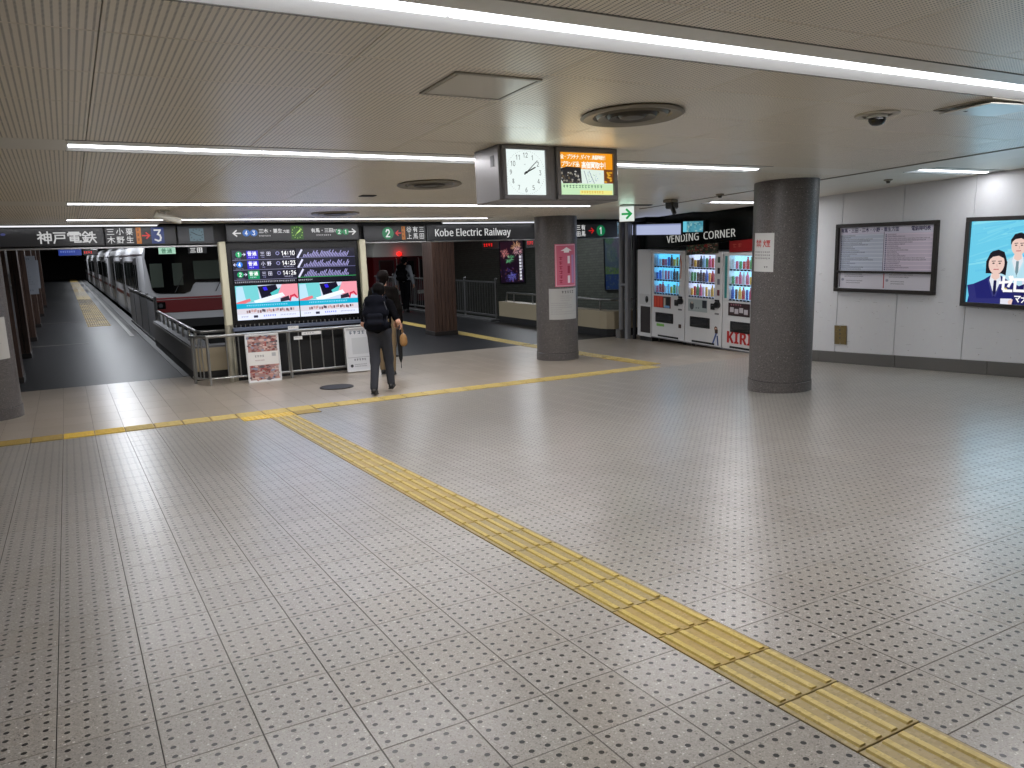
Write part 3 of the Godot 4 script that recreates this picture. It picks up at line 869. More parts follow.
func build_header() -> void:
	var dark := mat("header_dark", Color(0.15, 0.15, 0.16), 0.45)
	var hb := thing("trim_1", "dark header beam over the platform entrances", "beam", Vector3(0, 0, HZ), 0.0, "", "structure")
	put(hb, "beam", bx(Vector3(2.075, 2.31, -0.19), Vector3(14.75, 0.34, 0.3), 0.004), dark)
	put(hb, "fascia", bx(Vector3(4.7, 2.85, -0.19), Vector3(20.2, 0.8, 0.3)), mat("fascia", Color(0.09, 0.09, 0.095), 0.8))
	put(hb, "lower_trim", bx(Vector3(2.075, 2.135, -0.02), Vector3(14.75, 0.022, 0.06), 0.003), mat("silver_trim", Color(0.72, 0.72, 0.72), 0.3, 0.8))
	var bk := Color(0.10, 0.10, 0.11)
	var wt := Color(0.93, 0.93, 0.93)
	# station name
	var p := Pic.new(660, 128, Color(0.13, 0.13, 0.14))
	p.oval(74, 44, 14, 9, Color(0.30, 0.32, 0.55))
	p.say(G, "神戸電鉄", 268, 30, 78, wt, 0.12, 1.05, 0.08)
	sign_board("station_name_sign", "dark sign with white characters for the electric railway", -0.80, 0.545, 2.16, 2.42, HZ + 0.06, p.done(), 0.6)
	# platform 3
	p = Pic.new(480, 130, bk)
	p.say(G, "三小粟", 8, 8, 50, wt, 0.10, 1.0, 0.28)
	p.say(G, "木野生", 8, 70, 50, wt, 0.10, 1.0, 0.28)
	p.rect(206, 4, 34, 122, Color(0.80, 0.46, 0.08))
	p.marks(rng, 210, 10, 30, 112, 22, Color(0.25, 0.12, 0.02), 1.0)
	arrow(p, 274, 65, 24, 1.0, Color(0.9, 0.14, 0.12))
	p.rect(310, 4, 90, 122, Color(0.10, 0.20, 0.46))
	p.say(G, "3", 330, 18, 92, wt, 0.13)
	sign_board("platform_sign", "sign with red arrow and white 3 on a blue square", 0.56, 1.48, 2.16, 2.42, HZ + 0.06, p.done(), 0.7)
	# reflection of a clock, painted on a glowing header panel
	p = Pic.new(220, 110, Color(0.17, 0.18, 0.20))
	p.rect(70, 12, 90, 84, Color(0.42, 0.55, 0.60))
	for i in 12: p.oval(115 + sin(TAU * i / 12) * 38, 54 - cos(TAU * i / 12) * 36, 4, 4, Color(0.2, 0.28, 0.32), 8)
	p.line(Vector2(115, 54), Vector2(88, 38), 5, Color(0.12, 0.2, 0.24))
	p.line(Vector2(115, 54), Vector2(146, 62), 4, Color(0.12, 0.2, 0.24))
	sign_board("clock_reflection", "pale blue clock reflection painted on a header panel beside the number 3 sign", 1.50, 2.0, 2.16, 2.42, HZ + 0.06, p.done(), 0.45, "clock")
	# sign over the information screens
	p = Pic.new(1024, 128, Color(0.16, 0.16, 0.17))
	arrow(p, 72, 64, 26, -1.0, wt)
	circle_no(p, "4", 142, 62, 28, Color(0.12, 0.42, 0.78))
	circle_no(p, "3", 198, 62, 28, Color(0.12, 0.42, 0.78))
	p.say(G, "三木・粟生", 236, 30, 34, wt, 0.12, 1.0, 0.06)
	p.say(G, "方面", 420, 40, 24, wt, 0.12, 1.0, 0.06)
	p.marks(rng, 236, 82, 130, 24, 14, wt, 1.0)
	p.rect(482, 6, 96, 116, Color(0.16, 0.36, 0.07))
	for i in 12: p.oval(530 + sin(TAU * i / 12) * 40, 64 - cos(TAU * i / 12) * 46, 4, 4, Color(0.7, 0.95, 0.35), 8)
	p.line(Vector2(530, 66), Vector2(560, 32), 6, Color(0.8, 1.0, 0.45))
	p.line(Vector2(530, 66), Vector2(552, 50), 9, Color(0.8, 1.0, 0.45))
	p.line(Vector2(530, 66), Vector2(512, 88), 3, Color(0.8, 1.0, 0.45))
	p.say(G, "有馬・三田", 640, 30, 34, wt, 0.12, 1.0, 0.06)
	p.say(G, "方面", 816, 40, 24, wt, 0.12, 1.0, 0.06)
	p.marks(rng, 680, 82, 150, 24, 14, wt, 1.0)
	circle_no(p, "2", 868, 62, 27, Color(0.06, 0.55, 0.32))
	circle_no(p, "1", 922, 62, 27, Color(0.06, 0.55, 0.32))
	arrow(p, 976, 62, 26, 1.0, wt)
	sign_board("direction_sign", "dark sign with two white arrows, blue and green numbers and a green clock", 2.15, 4.17, 2.17, 2.42, HZ + 0.20, p.done(), 0.75)
	# platform 2
	p = Pic.new(560, 120, bk)
	p.rect(150, 2, 408, 116, Color(0.07, 0.075, 0.08))
	circle_no(p, "2", 212, 60, 52, Color(0.05, 0.50, 0.30))
	arrow(p, 306, 60, 22, -1.0, Color(0.9, 0.14, 0.12))
	p.rect(338, 4, 32, 112, Color(0.72, 0.42, 0.08))
	p.marks(rng, 342, 10, 28, 104, 20, Color(0.2, 0.1, 0.02), 1.0)
	p.say(G, "谷有三", 384, 6, 46, wt, 0.10, 1.0, 0.28)
	p.say(G, "上馬田", 384, 64, 46, wt, 0.10, 1.0, 0.28)
	sign_board("platform_sign", "sign with white 2 on a green disc and a red arrow", 4.30, 5.39, 2.15, 2.40, HZ + 0.06, p.done(), 0.7)
	# English name
	p = Pic.new(512, 64, Color(0.165, 0.165, 0.18))
	var en := sign_board("railway_name_sign", "dark sign lettered Kobe Electric Railway in white", 5.40, 7.60, 2.14, 2.41, HZ + 0.06, p.done(), 0.25)
	lettering(en, "lettering", "Kobe Electric Railway", 1.46, 0.165, glow("sign_white", Color(0.93, 0.93, 0.93), 0.75), Vector3(-0.22, -0.005, 0.012))
	# platform 1
	p = Pic.new(480, 120, bk)
	p.say(G, "三有", 20, 6, 46, wt, 0.13, 1.0, 0.2)
	p.say(G, "田馬", 20, 64, 46, wt, 0.13, 1.0, 0.2)
	arrow(p, 190, 60, 26, 1.0, Color(0.9, 0.14, 0.12))
	circle_no(p, "1", 300, 60, 50, Color(0.05, 0.50, 0.30))
	sign_board("platform_sign", "sign with white 1 on a green disc behind the mid column", 8.38, 9.35, 2.14, 2.40, HZ + 0.06, p.done(), 0.7)
	# slim lamps over the name signs
	for s in [[-0.75, 1.25, "slim white lamp over the characters of the station name sign"], [5.62, 7.55, "slim white lamp over the English railway name sign"]]:
		var L: float = s[1] - s[0]
		var o := thing("sign_lamp", s[2], "lamp", Vector3((s[0] + s[1]) * 0.5, 2.425, HZ + 0.22), 0.0, "slim lamps over the header signs")
		put(o, "housing", bx(Vector3(0, 0.012, 0), Vector3(L, 0.02, 0.06), 0.004), mat("white_metal", Color(0.85, 0.85, 0.85), 0.4))
		put(o, "light_bar", bx(Vector3(0, -0.006, 0), Vector3(L - 0.04, 0.018, 0.035), 0.006), glow("sign_tube", Color(0.97, 0.98, 1.0), 1.1))
		put(o, "bracket", bx(Vector3(-L * 0.4, 0.01, -0.07), Vector3(0.03, 0.02, 0.1), 0.003), mat("white_metal", Color(0.85, 0.85, 0.85), 0.4))
		put(o, "bracket", bx(Vector3(L * 0.4, 0.01, -0.07), Vector3(0.03, 0.02, 0.1), 0.003), mat("white_metal", Color(0.85, 0.85, 0.85), 0.4))
		area(o, Vector3(0, -0.02, 0), Vector2(L - 0.04, 0.03), Color(0.98, 0.98, 1.0), 0.35, Vector3(-PI / 2, 0, 0))

# ------------------------------------------------------------------ information screens
func departures_image() -> Image:
	var p := Pic.new(512, 290, Color(0.05, 0.05, 0.10))
	var rows := [["1", Color(0.05, 0.62, 0.38), Color(0.16, 0.10, 0.75), "14:10"], ["4", Color(0.10, 0.45, 0.85), Color(0.16, 0.10, 0.75), "14:23"], ["2", Color(0.05, 0.62, 0.38), Color(0.02, 0.55, 0.36), "14:26"]]
	for i in 3:
		var y := 8 + i * 84
		p.rect(0, y, 512, 76, Color(0.09, 0.09, 0.17))
		p.rect(0, y + 76, 512, 4, Color(0.5, 0.5, 0.6))
		p.oval(52, y + 32, 25, 25, rows[i][1], 30)
		p.say(G, rows[i][0], 43, y + 16, 32, Color(1, 1, 1), 0.14)
		arrow(p, (18 if i == 1 else 92), y + 32, 12, (-1.0 if i == 1 else 1.0), Color(0.9, 0.9, 1.0))
		p.marks(rng, 22, y + 64, 70, 12, 8, Color(0.8, 0.8, 0.9), 1.0)
		p.rect(114, y + 2, 92, 70, rows[i][2])
		p.say(G, "普通", 122, y + 8, 34, Color(1, 1, 1), 0.11, 1.0, 0.1)
		p.marks(rng, 130, y + 52, 66, 14, 12, Color(0.9, 0.9, 1.0), 1.0)
		var dst: String = ["三田", "小野", "三田"][i]
		p.say(G, dst[0], 226, y + 12, 34, Color(0.8, 0.8, 0.9), 0.10)
		p.say(G, dst[1], 276, y + 12, 34, Color(0.9, 0.9, 0.98), 0.10)
		p.marks(rng, 234, y + 54, 40, 14, 12, Color(0.6, 0.6, 0.8), 1.0)
		p.oval(366, y + 28, 16, 16, Color(0.55, 0.55, 0.75))
		p.oval(366, y + 28, 10, 10, Color(0.1, 0.1, 0.2))
		p.say(G, rows[i][3], 396, y + 10, 36, Color(1, 1, 1), 0.14, 1.0, 0.06)
		p.marks(rng, 410, y + 54, 90, 14, 11, Color(0.8, 0.8, 0.9), 1.0)
	p.marks(rng, 4, 266, 500, 22, 14, Color(0.85, 0.85, 0.9), 1.0)
	return p.done()

func stops_image() -> Image:
	var p := Pic.new(512, 290, Color(0.06, 0.06, 0.11))
	for i in 3:
		var y := 8 + i * 84
		p.rect(0, y, 512, 76, Color(0.10, 0.10, 0.17))
		p.rect(0, y + 70, 512, 4, Color(0.45, 0.45, 0.62) if i < 2 else Color(0.25, 0.75, 0.4))
		p.line(Vector2(14, y + 64), Vector2(48, y + 8), 16, Color(0.85, 0.85, 0.95))
		var x := 60.0
		while x < 450:
			var h := rng.randf_range(14, 54)
			p.line(Vector2(x, y + 64), Vector2(x + h * 0.5, y + 64 - h), 6, Color(0.66, 0.64, 0.86))
			x += 14.0
	p.marks(rng, 4, 266, 160, 22, 14, Color(0.85, 0.85, 0.9), 1.0)
	return p.done()

func screen_ad_image() -> Image:
	var p := Pic.new(512, 290, Color(0.80, 0.84, 0.92))
	p.poly(PackedVector2Array([Vector2(0, 0), Vector2(180, 0), Vector2(190, 140), Vector2(0, 150)]), Color(0.45, 0.80, 0.82))
	p.poly(PackedVector2Array([Vector2(10, 10), Vector2(60, 6), Vector2(80, 130), Vector2(0, 140)]), Color(0.72, 0.87, 0.95))
	p.poly(PackedVector2Array([Vector2(180, 10), Vector2(330, 0), Vector2(360, 90), Vector2(210, 130)]), Color(0.06, 0.05, 0.14))
	p.poly(PackedVector2Array([Vector2(220, 20), Vector2(250, 14), Vector2(262, 44), Vector2(232, 48)]), Color(0.2, 0.15, 0.9))
	p.poly(PackedVector2Array([Vector2(280, 70), Vector2(400, 10), Vector2(420, 40), Vector2(300, 110)]), Color(0.30, 0.75, 0.75))
	p.poly(PackedVector2Array([Vector2(380, 0), Vector2(512, 0), Vector2(512, 120), Vector2(330, 110)]), Color(0.93, 0.60, 0.66))
	p.poly(PackedVector2Array([Vector2(140, 130), Vector2(380, 70), Vector2(400, 100), Vector2(160, 162)]), Color(0.92, 0.95, 0.98))
	p.poly(PackedVector2Array([Vector2(0, 140), Vector2(110, 110), Vector2(120, 130), Vector2(10, 175)]), Color(0.90, 0.45, 0.48))
	p.path([Vector2(440, 140), Vector2(450, 105), Vector2(480, 95), Vector2(500, 120)], 14, Color(0.80, 0.15, 0.28))
	p.poly(PackedVector2Array([Vector2(360, 120), Vector2(430, 100), Vector2(440, 140), Vector2(360, 150)]), Color(0.18, 0.14, 0.2))
	p.rect(0, 150, 512, 44, Color(0.05, 0.66, 0.80))
	p.marks(rng, 80, 164, 360, 20, 14, Color(0.75, 0.95, 1.0), 1.0)
	p.rect(0, 194, 512, 48, Color(0.84, 0.82, 0.86))
	for i in 22: p.rect(70 + i * 18 + rng.randf() * 8, 200 + rng.randf() * 12, 14, 22, [Color(0.45, 0.28, 0.3), Color(0.6, 0.5, 0.52), Color(0.3, 0.25, 0.3), Color(0.75, 0.6, 0.6)][rng.randi() % 4])
	p.rect(0, 242, 512, 48, Color(0.88, 0.90, 0.97))
	p.marks(rng, 30, 256, 80, 20, 14, Color(0.5, 0.5, 0.6), 1.0)
	p.rect(130, 254, 34, 20, Color(0.2, 0.2, 0.28))
	p.marks(rng, 210, 254, 120, 20, 16, Color(0.25, 0.35, 0.85), 1.0)
	p.marks(rng, 350, 256, 140, 20, 12, Color(0.5, 0.5, 0.65), 1.0)
	return p.done()

func build_information_board() -> void:
	var z := -12.5
	var f := gy(-12.5)
	var o := thing("information_board", "black bank of four lit departure screens between cream posts", "screen board", Vector3(3.16, 0, z))
	var cream := mat("cream_post", Color(0.78, 0.76, 0.66), 0.4)
	var steel := mat("steel", Color(0.62, 0.62, 0.61), 0.28, 0.85)
	for s in [-1, 1]:
		put(o, "post", bx(Vector3(s * 1.075, 1.56, 0.0), Vector3(0.10, 1.24, 0.14), 0.012), cream)
		put(o, "post_foot", MB.new().cyl(Vector3(s * 1.095, f - 0.02, 0.02), Vector3(s * 1.095, 0.95, 0.02), 0.045, 0.045, 14).cyl(Vector3(s * 1.03, f - 0.02, -0.04), Vector3(s * 1.03, 0.95, -0.04), 0.035, 0.035, 14).mesh(), mat("post_foot", Color(0.66, 0.64, 0.57), 0.38, 0.4))
	put(o, "bezel", bx(Vector3(0, 1.545, -0.06), Vector3(2.03, 1.27, 0.12), 0.01), mat("bezel", Color(0.03, 0.03, 0.035), 0.22))
	put(o, "lower_panel", bx(Vector3(0, 0.5, -0.10), Vector3(2.03, 0.82, 0.1), 0.004), mat("void_black", Color(0.03, 0.03, 0.035), 0.5))
	put(o, "ledge", bx(Vector3(0, 0.875, 0.0), Vector3(2.06, 0.055, 0.16), 0.006), mat("ledge", Color(0.42, 0.45, 0.52), 0.3, 0.5))
	var fr := MB.new()
	for k in 30: fr.box(Vector3(-0.98 + k * 0.0676, 0.925, 0.06), Vector3(0.012, 0.035, 0.01), 0.002)
	put(o, "ledge_beading", fr.mesh(), steel)
	var dep := printed("departures", departures_image(), 0.15, 1.2)
	var stp := printed("stops", stops_image(), 0.15, 1.15)
	var ad := printed("screen_ad", screen_ad_image(), 0.15, 1.15)
	var w := 0.935
	var h := 0.515
	for k in 4:
		var cx := -0.475 if k % 2 == 0 else 0.475
		var cyy := 1.80 if k < 2 else 1.265
		var m := put(o, "monitor", bx(Vector3(cx, cyy, 0.012), Vector3(w + 0.012, h + 0.012, 0.03), 0.004), mat("bezel", Color(0.03, 0.03, 0.035), 0.22))
		m.set_meta("label", ["monitor listing departures at 14:10, 14:23 and 14:26", "monitor with slanted rows of stop names", "monitor showing a pink and turquoise advertisement", "monitor repeating the pink and turquoise advertisement"][k])
		put(m, "display", sheet(w, h, 0.003), [dep, stp, ad, ad][k], Vector3(cx, cyy, 0.031))
	area(o, Vector3(0, 1.265, 0.06), Vector2(1.9, 0.5), Color(0.75, 0.85, 1.0), 0.5, Vector3(0, PI, 0))
	area(o, Vector3(0, 1.80, 0.06), Vector2(1.9, 0.5), Color(0.55, 0.55, 1.0), 0.12, Vector3(0, PI, 0))

	# stainless railing in front
	var r := thing("steel_railing", "tubular stainless railing in front of the departure screens", "railing", Vector3(0, gy(-12.25), -12.25))
	var top := 0.72
	put(r, "top_rail", MB.new().tube([Vector3(1.56, top, -0.55), Vector3(1.60, top, -0.20), Vector3(1.72, top, -0.02), Vector3(1.85, top, 0.0), Vector3(4.30, top, 0.0)], 0.024, 10).mesh(), steel)
	put(r, "bottom_rail", MB.new().tube([Vector3(1.56, 0.10, -0.55), Vector3(1.60, 0.10, -0.20), Vector3(1.72, 0.10, -0.02), Vector3(1.85, 0.10, 0.0), Vector3(4.30, 0.10, 0.0)], 0.018, 10).mesh(), steel)
	for q in [Vector3(1.57, 0, -0.45), Vector3(1.72, 0, -0.02), Vector3(2.9, 0, 0), Vector3(4.25, 0, 0)]:
		put(r, "post", MB.new().cyl(q + Vector3(0, -0.01, 0), q + Vector3(0, top, 0), 0.022, 0.022, 10).mesh(), steel)
	var bar := MB.new().cyl(Vector3(0, 0.10, 0), Vector3(0, top, 0), 0.009, 0.009, 8).mesh()
	for k in 13:
		put(r, "baluster", bar, steel, Vector3(1.98 + k * 0.178, 0, 0))
	for k in 3: put(r, "baluster", bar, steel, Vector3(1.585 + k * 0.035, 0, -0.34 + k * 0.1))
	# small notices on the rail
	for q in [[2.97, 0.80, 0.16, "tiny white notice clipped on top of the steel railing"], [3.03, 0.64, 0.13, "tiny white notice hanging under the top rail of the railing"], [3.24, 0.70, 0.30, "long white strip notice on the top rail of the railing"]]:
		var p := Pic.new(64, 24, Color(0.85, 0.85, 0.84))
		p.marks(rng, 8, 6, 50, 14, 8, Color(0.4, 0.4, 0.42), 1.0)
		var n := put(self, "rail_notice", sheet(q[2], 0.05, 0.006), printed("notice%f" % q[0], p.done(), 0.5), Vector3(q[0], gy(-12.25) + q[1] - 0.03, -12.21))
		tag(n, q[3], "notice", "small notices on the railing")
	# two poster boards hung on the railing
	var p1 := Pic.new(256, 384, Color(0.88, 0.88, 0.87))
	var food := [Color(0.62, 0.30, 0.28), Color(0.75, 0.55, 0.50), Color(0.82, 0.72, 0.68), Color(0.50, 0.28, 0.26), Color(0.68, 0.60, 0.58), Color(0.40, 0.36, 0.38), Color(0.55, 0.58, 0.66)]
	for part in [[8, 8, 130], [8, 250, 124]]:
		p1.rect(part[0], part[1], 240, part[2], Color(0.66, 0.50, 0.48))
		for k in 90: p1.oval(part[0] + rng.randf() * 240, part[1] + rng.randf() * part[2], rng.randf_range(8, 24), rng.randf_range(5, 12), food[rng.randi() % food.size()], 12)
	p1.rect(0, 138, 256, 112, Color(0.90, 0.89, 0.87))
	p1.marks(rng, 60, 166, 130, 22, 18, Color(0.35, 0.33, 0.33), 1.0)
	p1.marks(rng, 60, 206, 120, 16, 10, Color(0.6, 0.45, 0.45), 1.0)
	p1.rect(200, 152, 34, 30, Color(0.72, 0.72, 0.72))
	poster_board("white framed board with food photographs hung on the steel railing", Vector3(2.48, gy(-12.2) + 0.355, -12.17), 0.49, 0.72, p1.done())
	var p2 := Pic.new(256, 384, Color(0.84, 0.85, 0.86))
	p2.marks(rng, 30, 20, 200, 44, 36, Color(0.30, 0.36, 0.42), 1.0)
	p2.rect(50, 84, 156, 150, Color(0.78, 0.79, 0.80))
	p2.rect(0, 262, 256, 4, Color(0.6, 0.6, 0.62))
	p2.marks(rng, 60, 276, 170, 40, 22, Color(0.3, 0.32, 0.36), 1.0)
	p2.marks(rng, 60, 326, 150, 30, 10, Color(0.45, 0.45, 0.48), 1.0)
	p2.oval(36, 340, 14, 14, Color(0.2, 0.2, 0.22))
	poster_board("white framed notice board at the end of the railing beside the walkers", Vector3(3.99, gy(-12.2) + 0.36, -12.17), 0.48, 0.70, p2.done())
	# dark round cover in the beige floor
	var mc := thing("floor_cover", "dark round metal cover in the beige floor before the screens", "manhole cover", Vector3(3.18, gy(-10.87), -10.87))
	mc.rotation.x = atan(S1)
	put(mc, "lid", MB.new().lathe([[0.215, 0.0], [0.213, 0.012], [0.0, 0.014]], 32).mesh(), mat("cover_dark", Color(0.16, 0.14, 0.13), 0.5, 0.3))
	put(mc, "rim", MB.new().lathe([[0.235, 0.0], [0.235, 0.01], [0.218, 0.01], [0.218, 0.0]], 32).mesh(), mat("cover_rim", Color(0.24, 0.21, 0.19), 0.45, 0.5))

func poster_board(label: String, at: Vector3, w: float, h: float, img: Image) -> void:
	var o := thing("poster_board", label, "poster", at)
	o.rotation.x = -0.03
	put(o, "frame", frame_mesh(w - 0.04, h - 0.04, 0.02, 0.03), mat("white_metal", Color(0.85, 0.85, 0.85), 0.4))
	put(o, "poster", sheet(w - 0.04, h - 0.04, 0.008), printed("board%f" % at.x, img, 0.35))
	for s in [-1, 1]: put(o, "hook", bx(Vector3(s * w * 0.35, h * 0.5 + 0.005, -0.022), Vector3(0.02, 0.03, 0.03), 0.003), mat("steel", Color(0.62, 0.62, 0.61), 0.28, 0.85))

# ------------------------------------------------------------------ things on the ceiling
func build_ceiling_things() -> void:
	var ring := mat("vent_ring", Color(0.50, 0.47, 0.41), 0.45, 0.2)
	var dk := mat("vent_dark", Color(0.12, 0.11, 0.10), 0.6)
	var cone := mat("vent_cone", Color(0.30, 0.28, 0.25), 0.5, 0.2)
	for q in [[3.05, -3.90, "round ceiling diffuser with stepped cones in front of the hanging clock"], [3.12, -7.10, "round ceiling diffuser behind the second row of lights"], [3.14, -10.2, "round ceiling diffuser just before the header beam"]]:
		var o := thing("ceiling_diffuser", q[2], "air vent", Vector3(q[0], cy(q[1]), q[1]), 0.0, "round ceiling diffusers")
		put(o, "outer_ring", MB.new().lathe([[0.30, 0.0], [0.31, -0.012], [0.29, -0.022], [0.235, -0.012], [0.225, 0.0]], 40).mesh(), ring)
		put(o, "cone", MB.new().lathe([[0.215, -0.004], [0.205, -0.022], [0.165, -0.008], [0.16, 0.0]], 36).mesh(), ring)
		put(o, "cone", MB.new().lathe([[0.15, -0.004], [0.14, -0.026], [0.10, -0.010], [0.095, 0.0]], 32).mesh(), cone)
		put(o, "hub", MB.new().lathe([[0.085, -0.004], [0.07, -0.024], [0.0, -0.028]], 24).mesh(), cone)
		put(o, "throat", MB.new().lathe([[0.228, -0.001], [0.0, -0.001]], 32).mesh(), dk)
	# inspection hatches
	for q in [[1.865, -3.57, 0.44, 0.41, "square inspection hatch in the perforated ceiling near the first lights"], [5.25, -3.05, 0.62, 0.36, "inspection hatch hanging slightly open in the ceiling beside the dome camera"]]:
		var o := thing("ceiling_hatch", q[4], "hatch", Vector3(q[0], CEIL, q[1]), 0.0, "ceiling hatches")
		put(o, "hatch_frame", MB.new().box(Vector3(0, -0.003, q[3] * 0.5), Vector3(q[2] + 0.02, 0.012, 0.016), 0.002).box(Vector3(0, -0.003, -q[3] * 0.5), Vector3(q[2] + 0.02, 0.012, 0.016), 0.002).box(Vector3(q[2] * 0.5, -0.003, 0), Vector3(0.016, 0.012, q[3]), 0.002).box(Vector3(-q[2] * 0.5, -0.003, 0), Vector3(0.016, 0.012, q[3]), 0.002).mesh(), mat("hatch_frame", Color(0.60, 0.58, 0.53), 0.35, 0.5))
		var lid := put(o, "lid", bx(Vector3(0, -0.004, 0), Vector3(q[2] - 0.03, 0.008, q[3] - 0.03), 0.002), mat("hatch_lid", Color(0.77, 0.75, 0.70), 0.3, 0.0))
		if q[0] > 5.0:
			lid.position = Vector3(0.0, -0.014, 0.0)
			lid.rotation.z = 0.035
			put(o, "latch", MB.new().lathe([[0.012, -0.02], [0.014, -0.03], [0.0, -0.034]], 12).mesh(), dk, Vector3(-0.2, 0, -0.05))
	# dome camera
	var d := thing("dome_camera", "dark half dome security camera on a round ceiling plate", "security camera", Vector3(4.66, CEIL, -3.44))
	put(d, "mount_plate", MB.new().lathe([[0.135, 0.0], [0.135, -0.008], [0.128, -0.012], [0.09, -0.012]], 32).mesh(), mat("plate", Color(0.74, 0.71, 0.64), 0.4))
	put(d, "bezel", MB.new().lathe([[0.062, -0.010], [0.062, -0.022], [0.052, -0.028]], 28).mesh(), mat("camera_white", Color(0.78, 0.77, 0.73), 0.4))
	put(d, "dome", MB.new().lathe([[0.054, -0.022], [0.053, -0.04], [0.044, -0.058], [0.028, -0.070], [0.0, -0.075]], 28).mesh(), mat("dome_black", Color(0.03, 0.03, 0.035), 0.12))
	# bullet camera over the left entrance
	var c := thing("bullet_camera", "white tube security camera hanging before the left entrance", "security camera", Vector3(1.06, cy(-9.75), -9.75), 0.25)
	put(c, "base", MB.new().lathe([[0.05, 0.0], [0.05, -0.015], [0.02, -0.02]], 16).mesh(), mat("camera_white", Color(0.78, 0.77, 0.73), 0.4))
	put(c, "arm", MB.new().tube([Vector3(0, -0.01, 0), Vector3(0, -0.06, 0)], 0.012).mesh(), mat("camera_white", Color(0.78, 0.77, 0.73), 0.4))
	put(c, "housing", MB.new().cyl(Vector3(-0.09, -0.06, 0), Vector3(0.15, -0.12, 0.05), 0.034, 0.036, 16).mesh(), mat("camera_white", Color(0.78, 0.77, 0.73), 0.4))
	put(c, "sunshield", MB.new().cyl(Vector3(-0.11, -0.04, -0.01), Vector3(-0.085, -0.05, -0.005), 0.052, 0.052, 16).mesh(), mat("camera_white", Color(0.78, 0.77, 0.73), 0.4))
	# black camera near the vending corner
	var k := thing("ceiling_camera", "black box camera hanging from the ceiling before the vending corner", "security camera", Vector3(7.0, CEIL, -8.2), 0.3)
	put(k, "base", bx(Vector3(0, -0.02, 0), Vector3(0.16, 0.04, 0.14), 0.01), mat("camera_tan", Color(0.45, 0.41, 0.34), 0.5))
	put(k, "housing", bx(Vector3(0.03, -0.075, 0.0), Vector3(0.15, 0.09, 0.12), 0.015), mat("camera_black", Color(0.04, 0.04, 0.045), 0.35))
	put(k, "lens", MB.new().cyl(Vector3(-0.01, -0.10, 0.03), Vector3(-0.02, -0.19, 0.07), 0.032, 0.028, 14).mesh(), mat("camera_black", Color(0.04, 0.04, 0.045), 0.35))
	var g := thing("ceiling_speaker_slot", "narrow dark slot grille in the ceiling by the black camera", "grille", Vector3(7.05, CEIL, -8.85))
	put(g, "plate", bx(Vector3(-0.1, -0.006, 0), Vector3(0.5, 0.012, 0.09), 0.003), dk)
	var g2 := thing("ceiling_slot", "short dark slot in the ceiling behind a round diffuser", "grille", Vector3(2.85, cy(-8.1), -8.1))
	put(g2, "plate", bx(Vector3(0, -0.004, 0), Vector3(0.16, 0.008, 0.12), 0.003), dk)
	for q in [[7.27, -7.58, "small smoke detector on the ceiling to the left of the near column"], [8.75, -6.3, "small smoke detector on the side ceiling over the timetable"]]:
		var s := thing("smoke_detector", q[2], "smoke detector", Vector3(q[0], (CEIL if q[0] < 7.4 else CEIL + 0.04), q[1]), 0.0, "smoke detectors")
		put(s, "base", MB.new().lathe([[0.05, 0.0], [0.05, -0.014], [0.03, -0.02]], 18).mesh(), mat("detector", Color(0.55, 0.50, 0.42), 0.5))
		put(s, "sensor", MB.new().lathe([[0.028, -0.018], [0.02, -0.045], [0.0, -0.048]], 14).mesh(), mat("detector_dark", Color(0.25, 0.22, 0.18), 0.5))
	# hanging exit sign
	var p := Pic.new(128, 128, Color(0.92, 0.96, 0.93))
	p.line(Vector2(26, 64), Vector2(92, 64), 18, Color(0.05, 0.62, 0.30))
	p.path([Vector2(64, 28), Vector2(100, 64), Vector2(64, 100)], 18, Color(0.05, 0.62, 0.30))
	var e := thing("exit_sign", "small hanging sign with a green arrow on white", "exit sign", Vector3(6.90, 2.25, -9.0), -0.55)
	put(e, "case", bx(Vector3(0, 0, -0.03), Vector3(0.21, 0.21, 0.06), 0.006), mat("camera_white", Color(0.78, 0.77, 0.73), 0.4))
	put(e, "sign_face", sheet(0.20, 0.20), printed("exit", p.done(), 0.3, 0.9), Vector3(0, 0, 0.004))
	area(e, Vector3(0, 0, 0.02), Vector2(0.2, 0.2), Color(0.8, 1.0, 0.9), 0.03, Vector3(0, PI, 0))
	# clock and lightbox
	var b := thing("hanging_clock_box", "grey metal box with a lit white clock and an orange advertisement", "clock", Vector3(3.25, 2.175, -5.0))
	var grey := mat("clock_case", Color(0.46, 0.45, 0.45), 0.4, 0.3)
	put(b, "case", bx(Vector3(0, -0.005, -0.195), Vector3(1.03, 0.385, 0.37), 0.006), grey)
	put(b, "hanger", bx(Vector3(0, 0.185, -0.195), Vector3(0.9, 0.02, 0.3), 0.003), mat("hanger_dark", Color(0.14, 0.13, 0.13), 0.5))
	var cf := put(b, "clock_frame", frame_mesh(0.325, 0.315, 0.03, 0.03), grey, Vector3(-0.30, -0.005, 0.0))
	p = Pic.new(512, 512, Color(0.93, 0.98, 0.965))
	for i in 12:
		var a := TAU * (i + 1) / 12
		var s := str(i + 1)
		var wd := 26.0 if s.length() == 1 else 52.0
		p.say(G, s, 256 + sin(a) * 190 - wd * 0.5 - 4, 256 - cos(a) * 196 - 28, 56, Color(0.16, 0.17, 0.18), 0.09, 0.9, 0.08)
	p.marks(rng, 236, 160, 50, 16, 12, Color(0.5, 0.55, 0.55), 1.0)
	for i in 60:
		var a := TAU * i / 60
		p.oval(256 + sin(a) * 246, 256 - cos(a) * 246, 3, 3, Color(0.3, 0.32, 0.32), 6)
	put(cf, "dial", sheet(0.325, 0.315), printed("dial", p.done(), 0.4, 1.0), Vector3(0, 0, -0.004))
	var hm := mat("clock_hand", Color(0.02, 0.02, 0.02), 0.5)
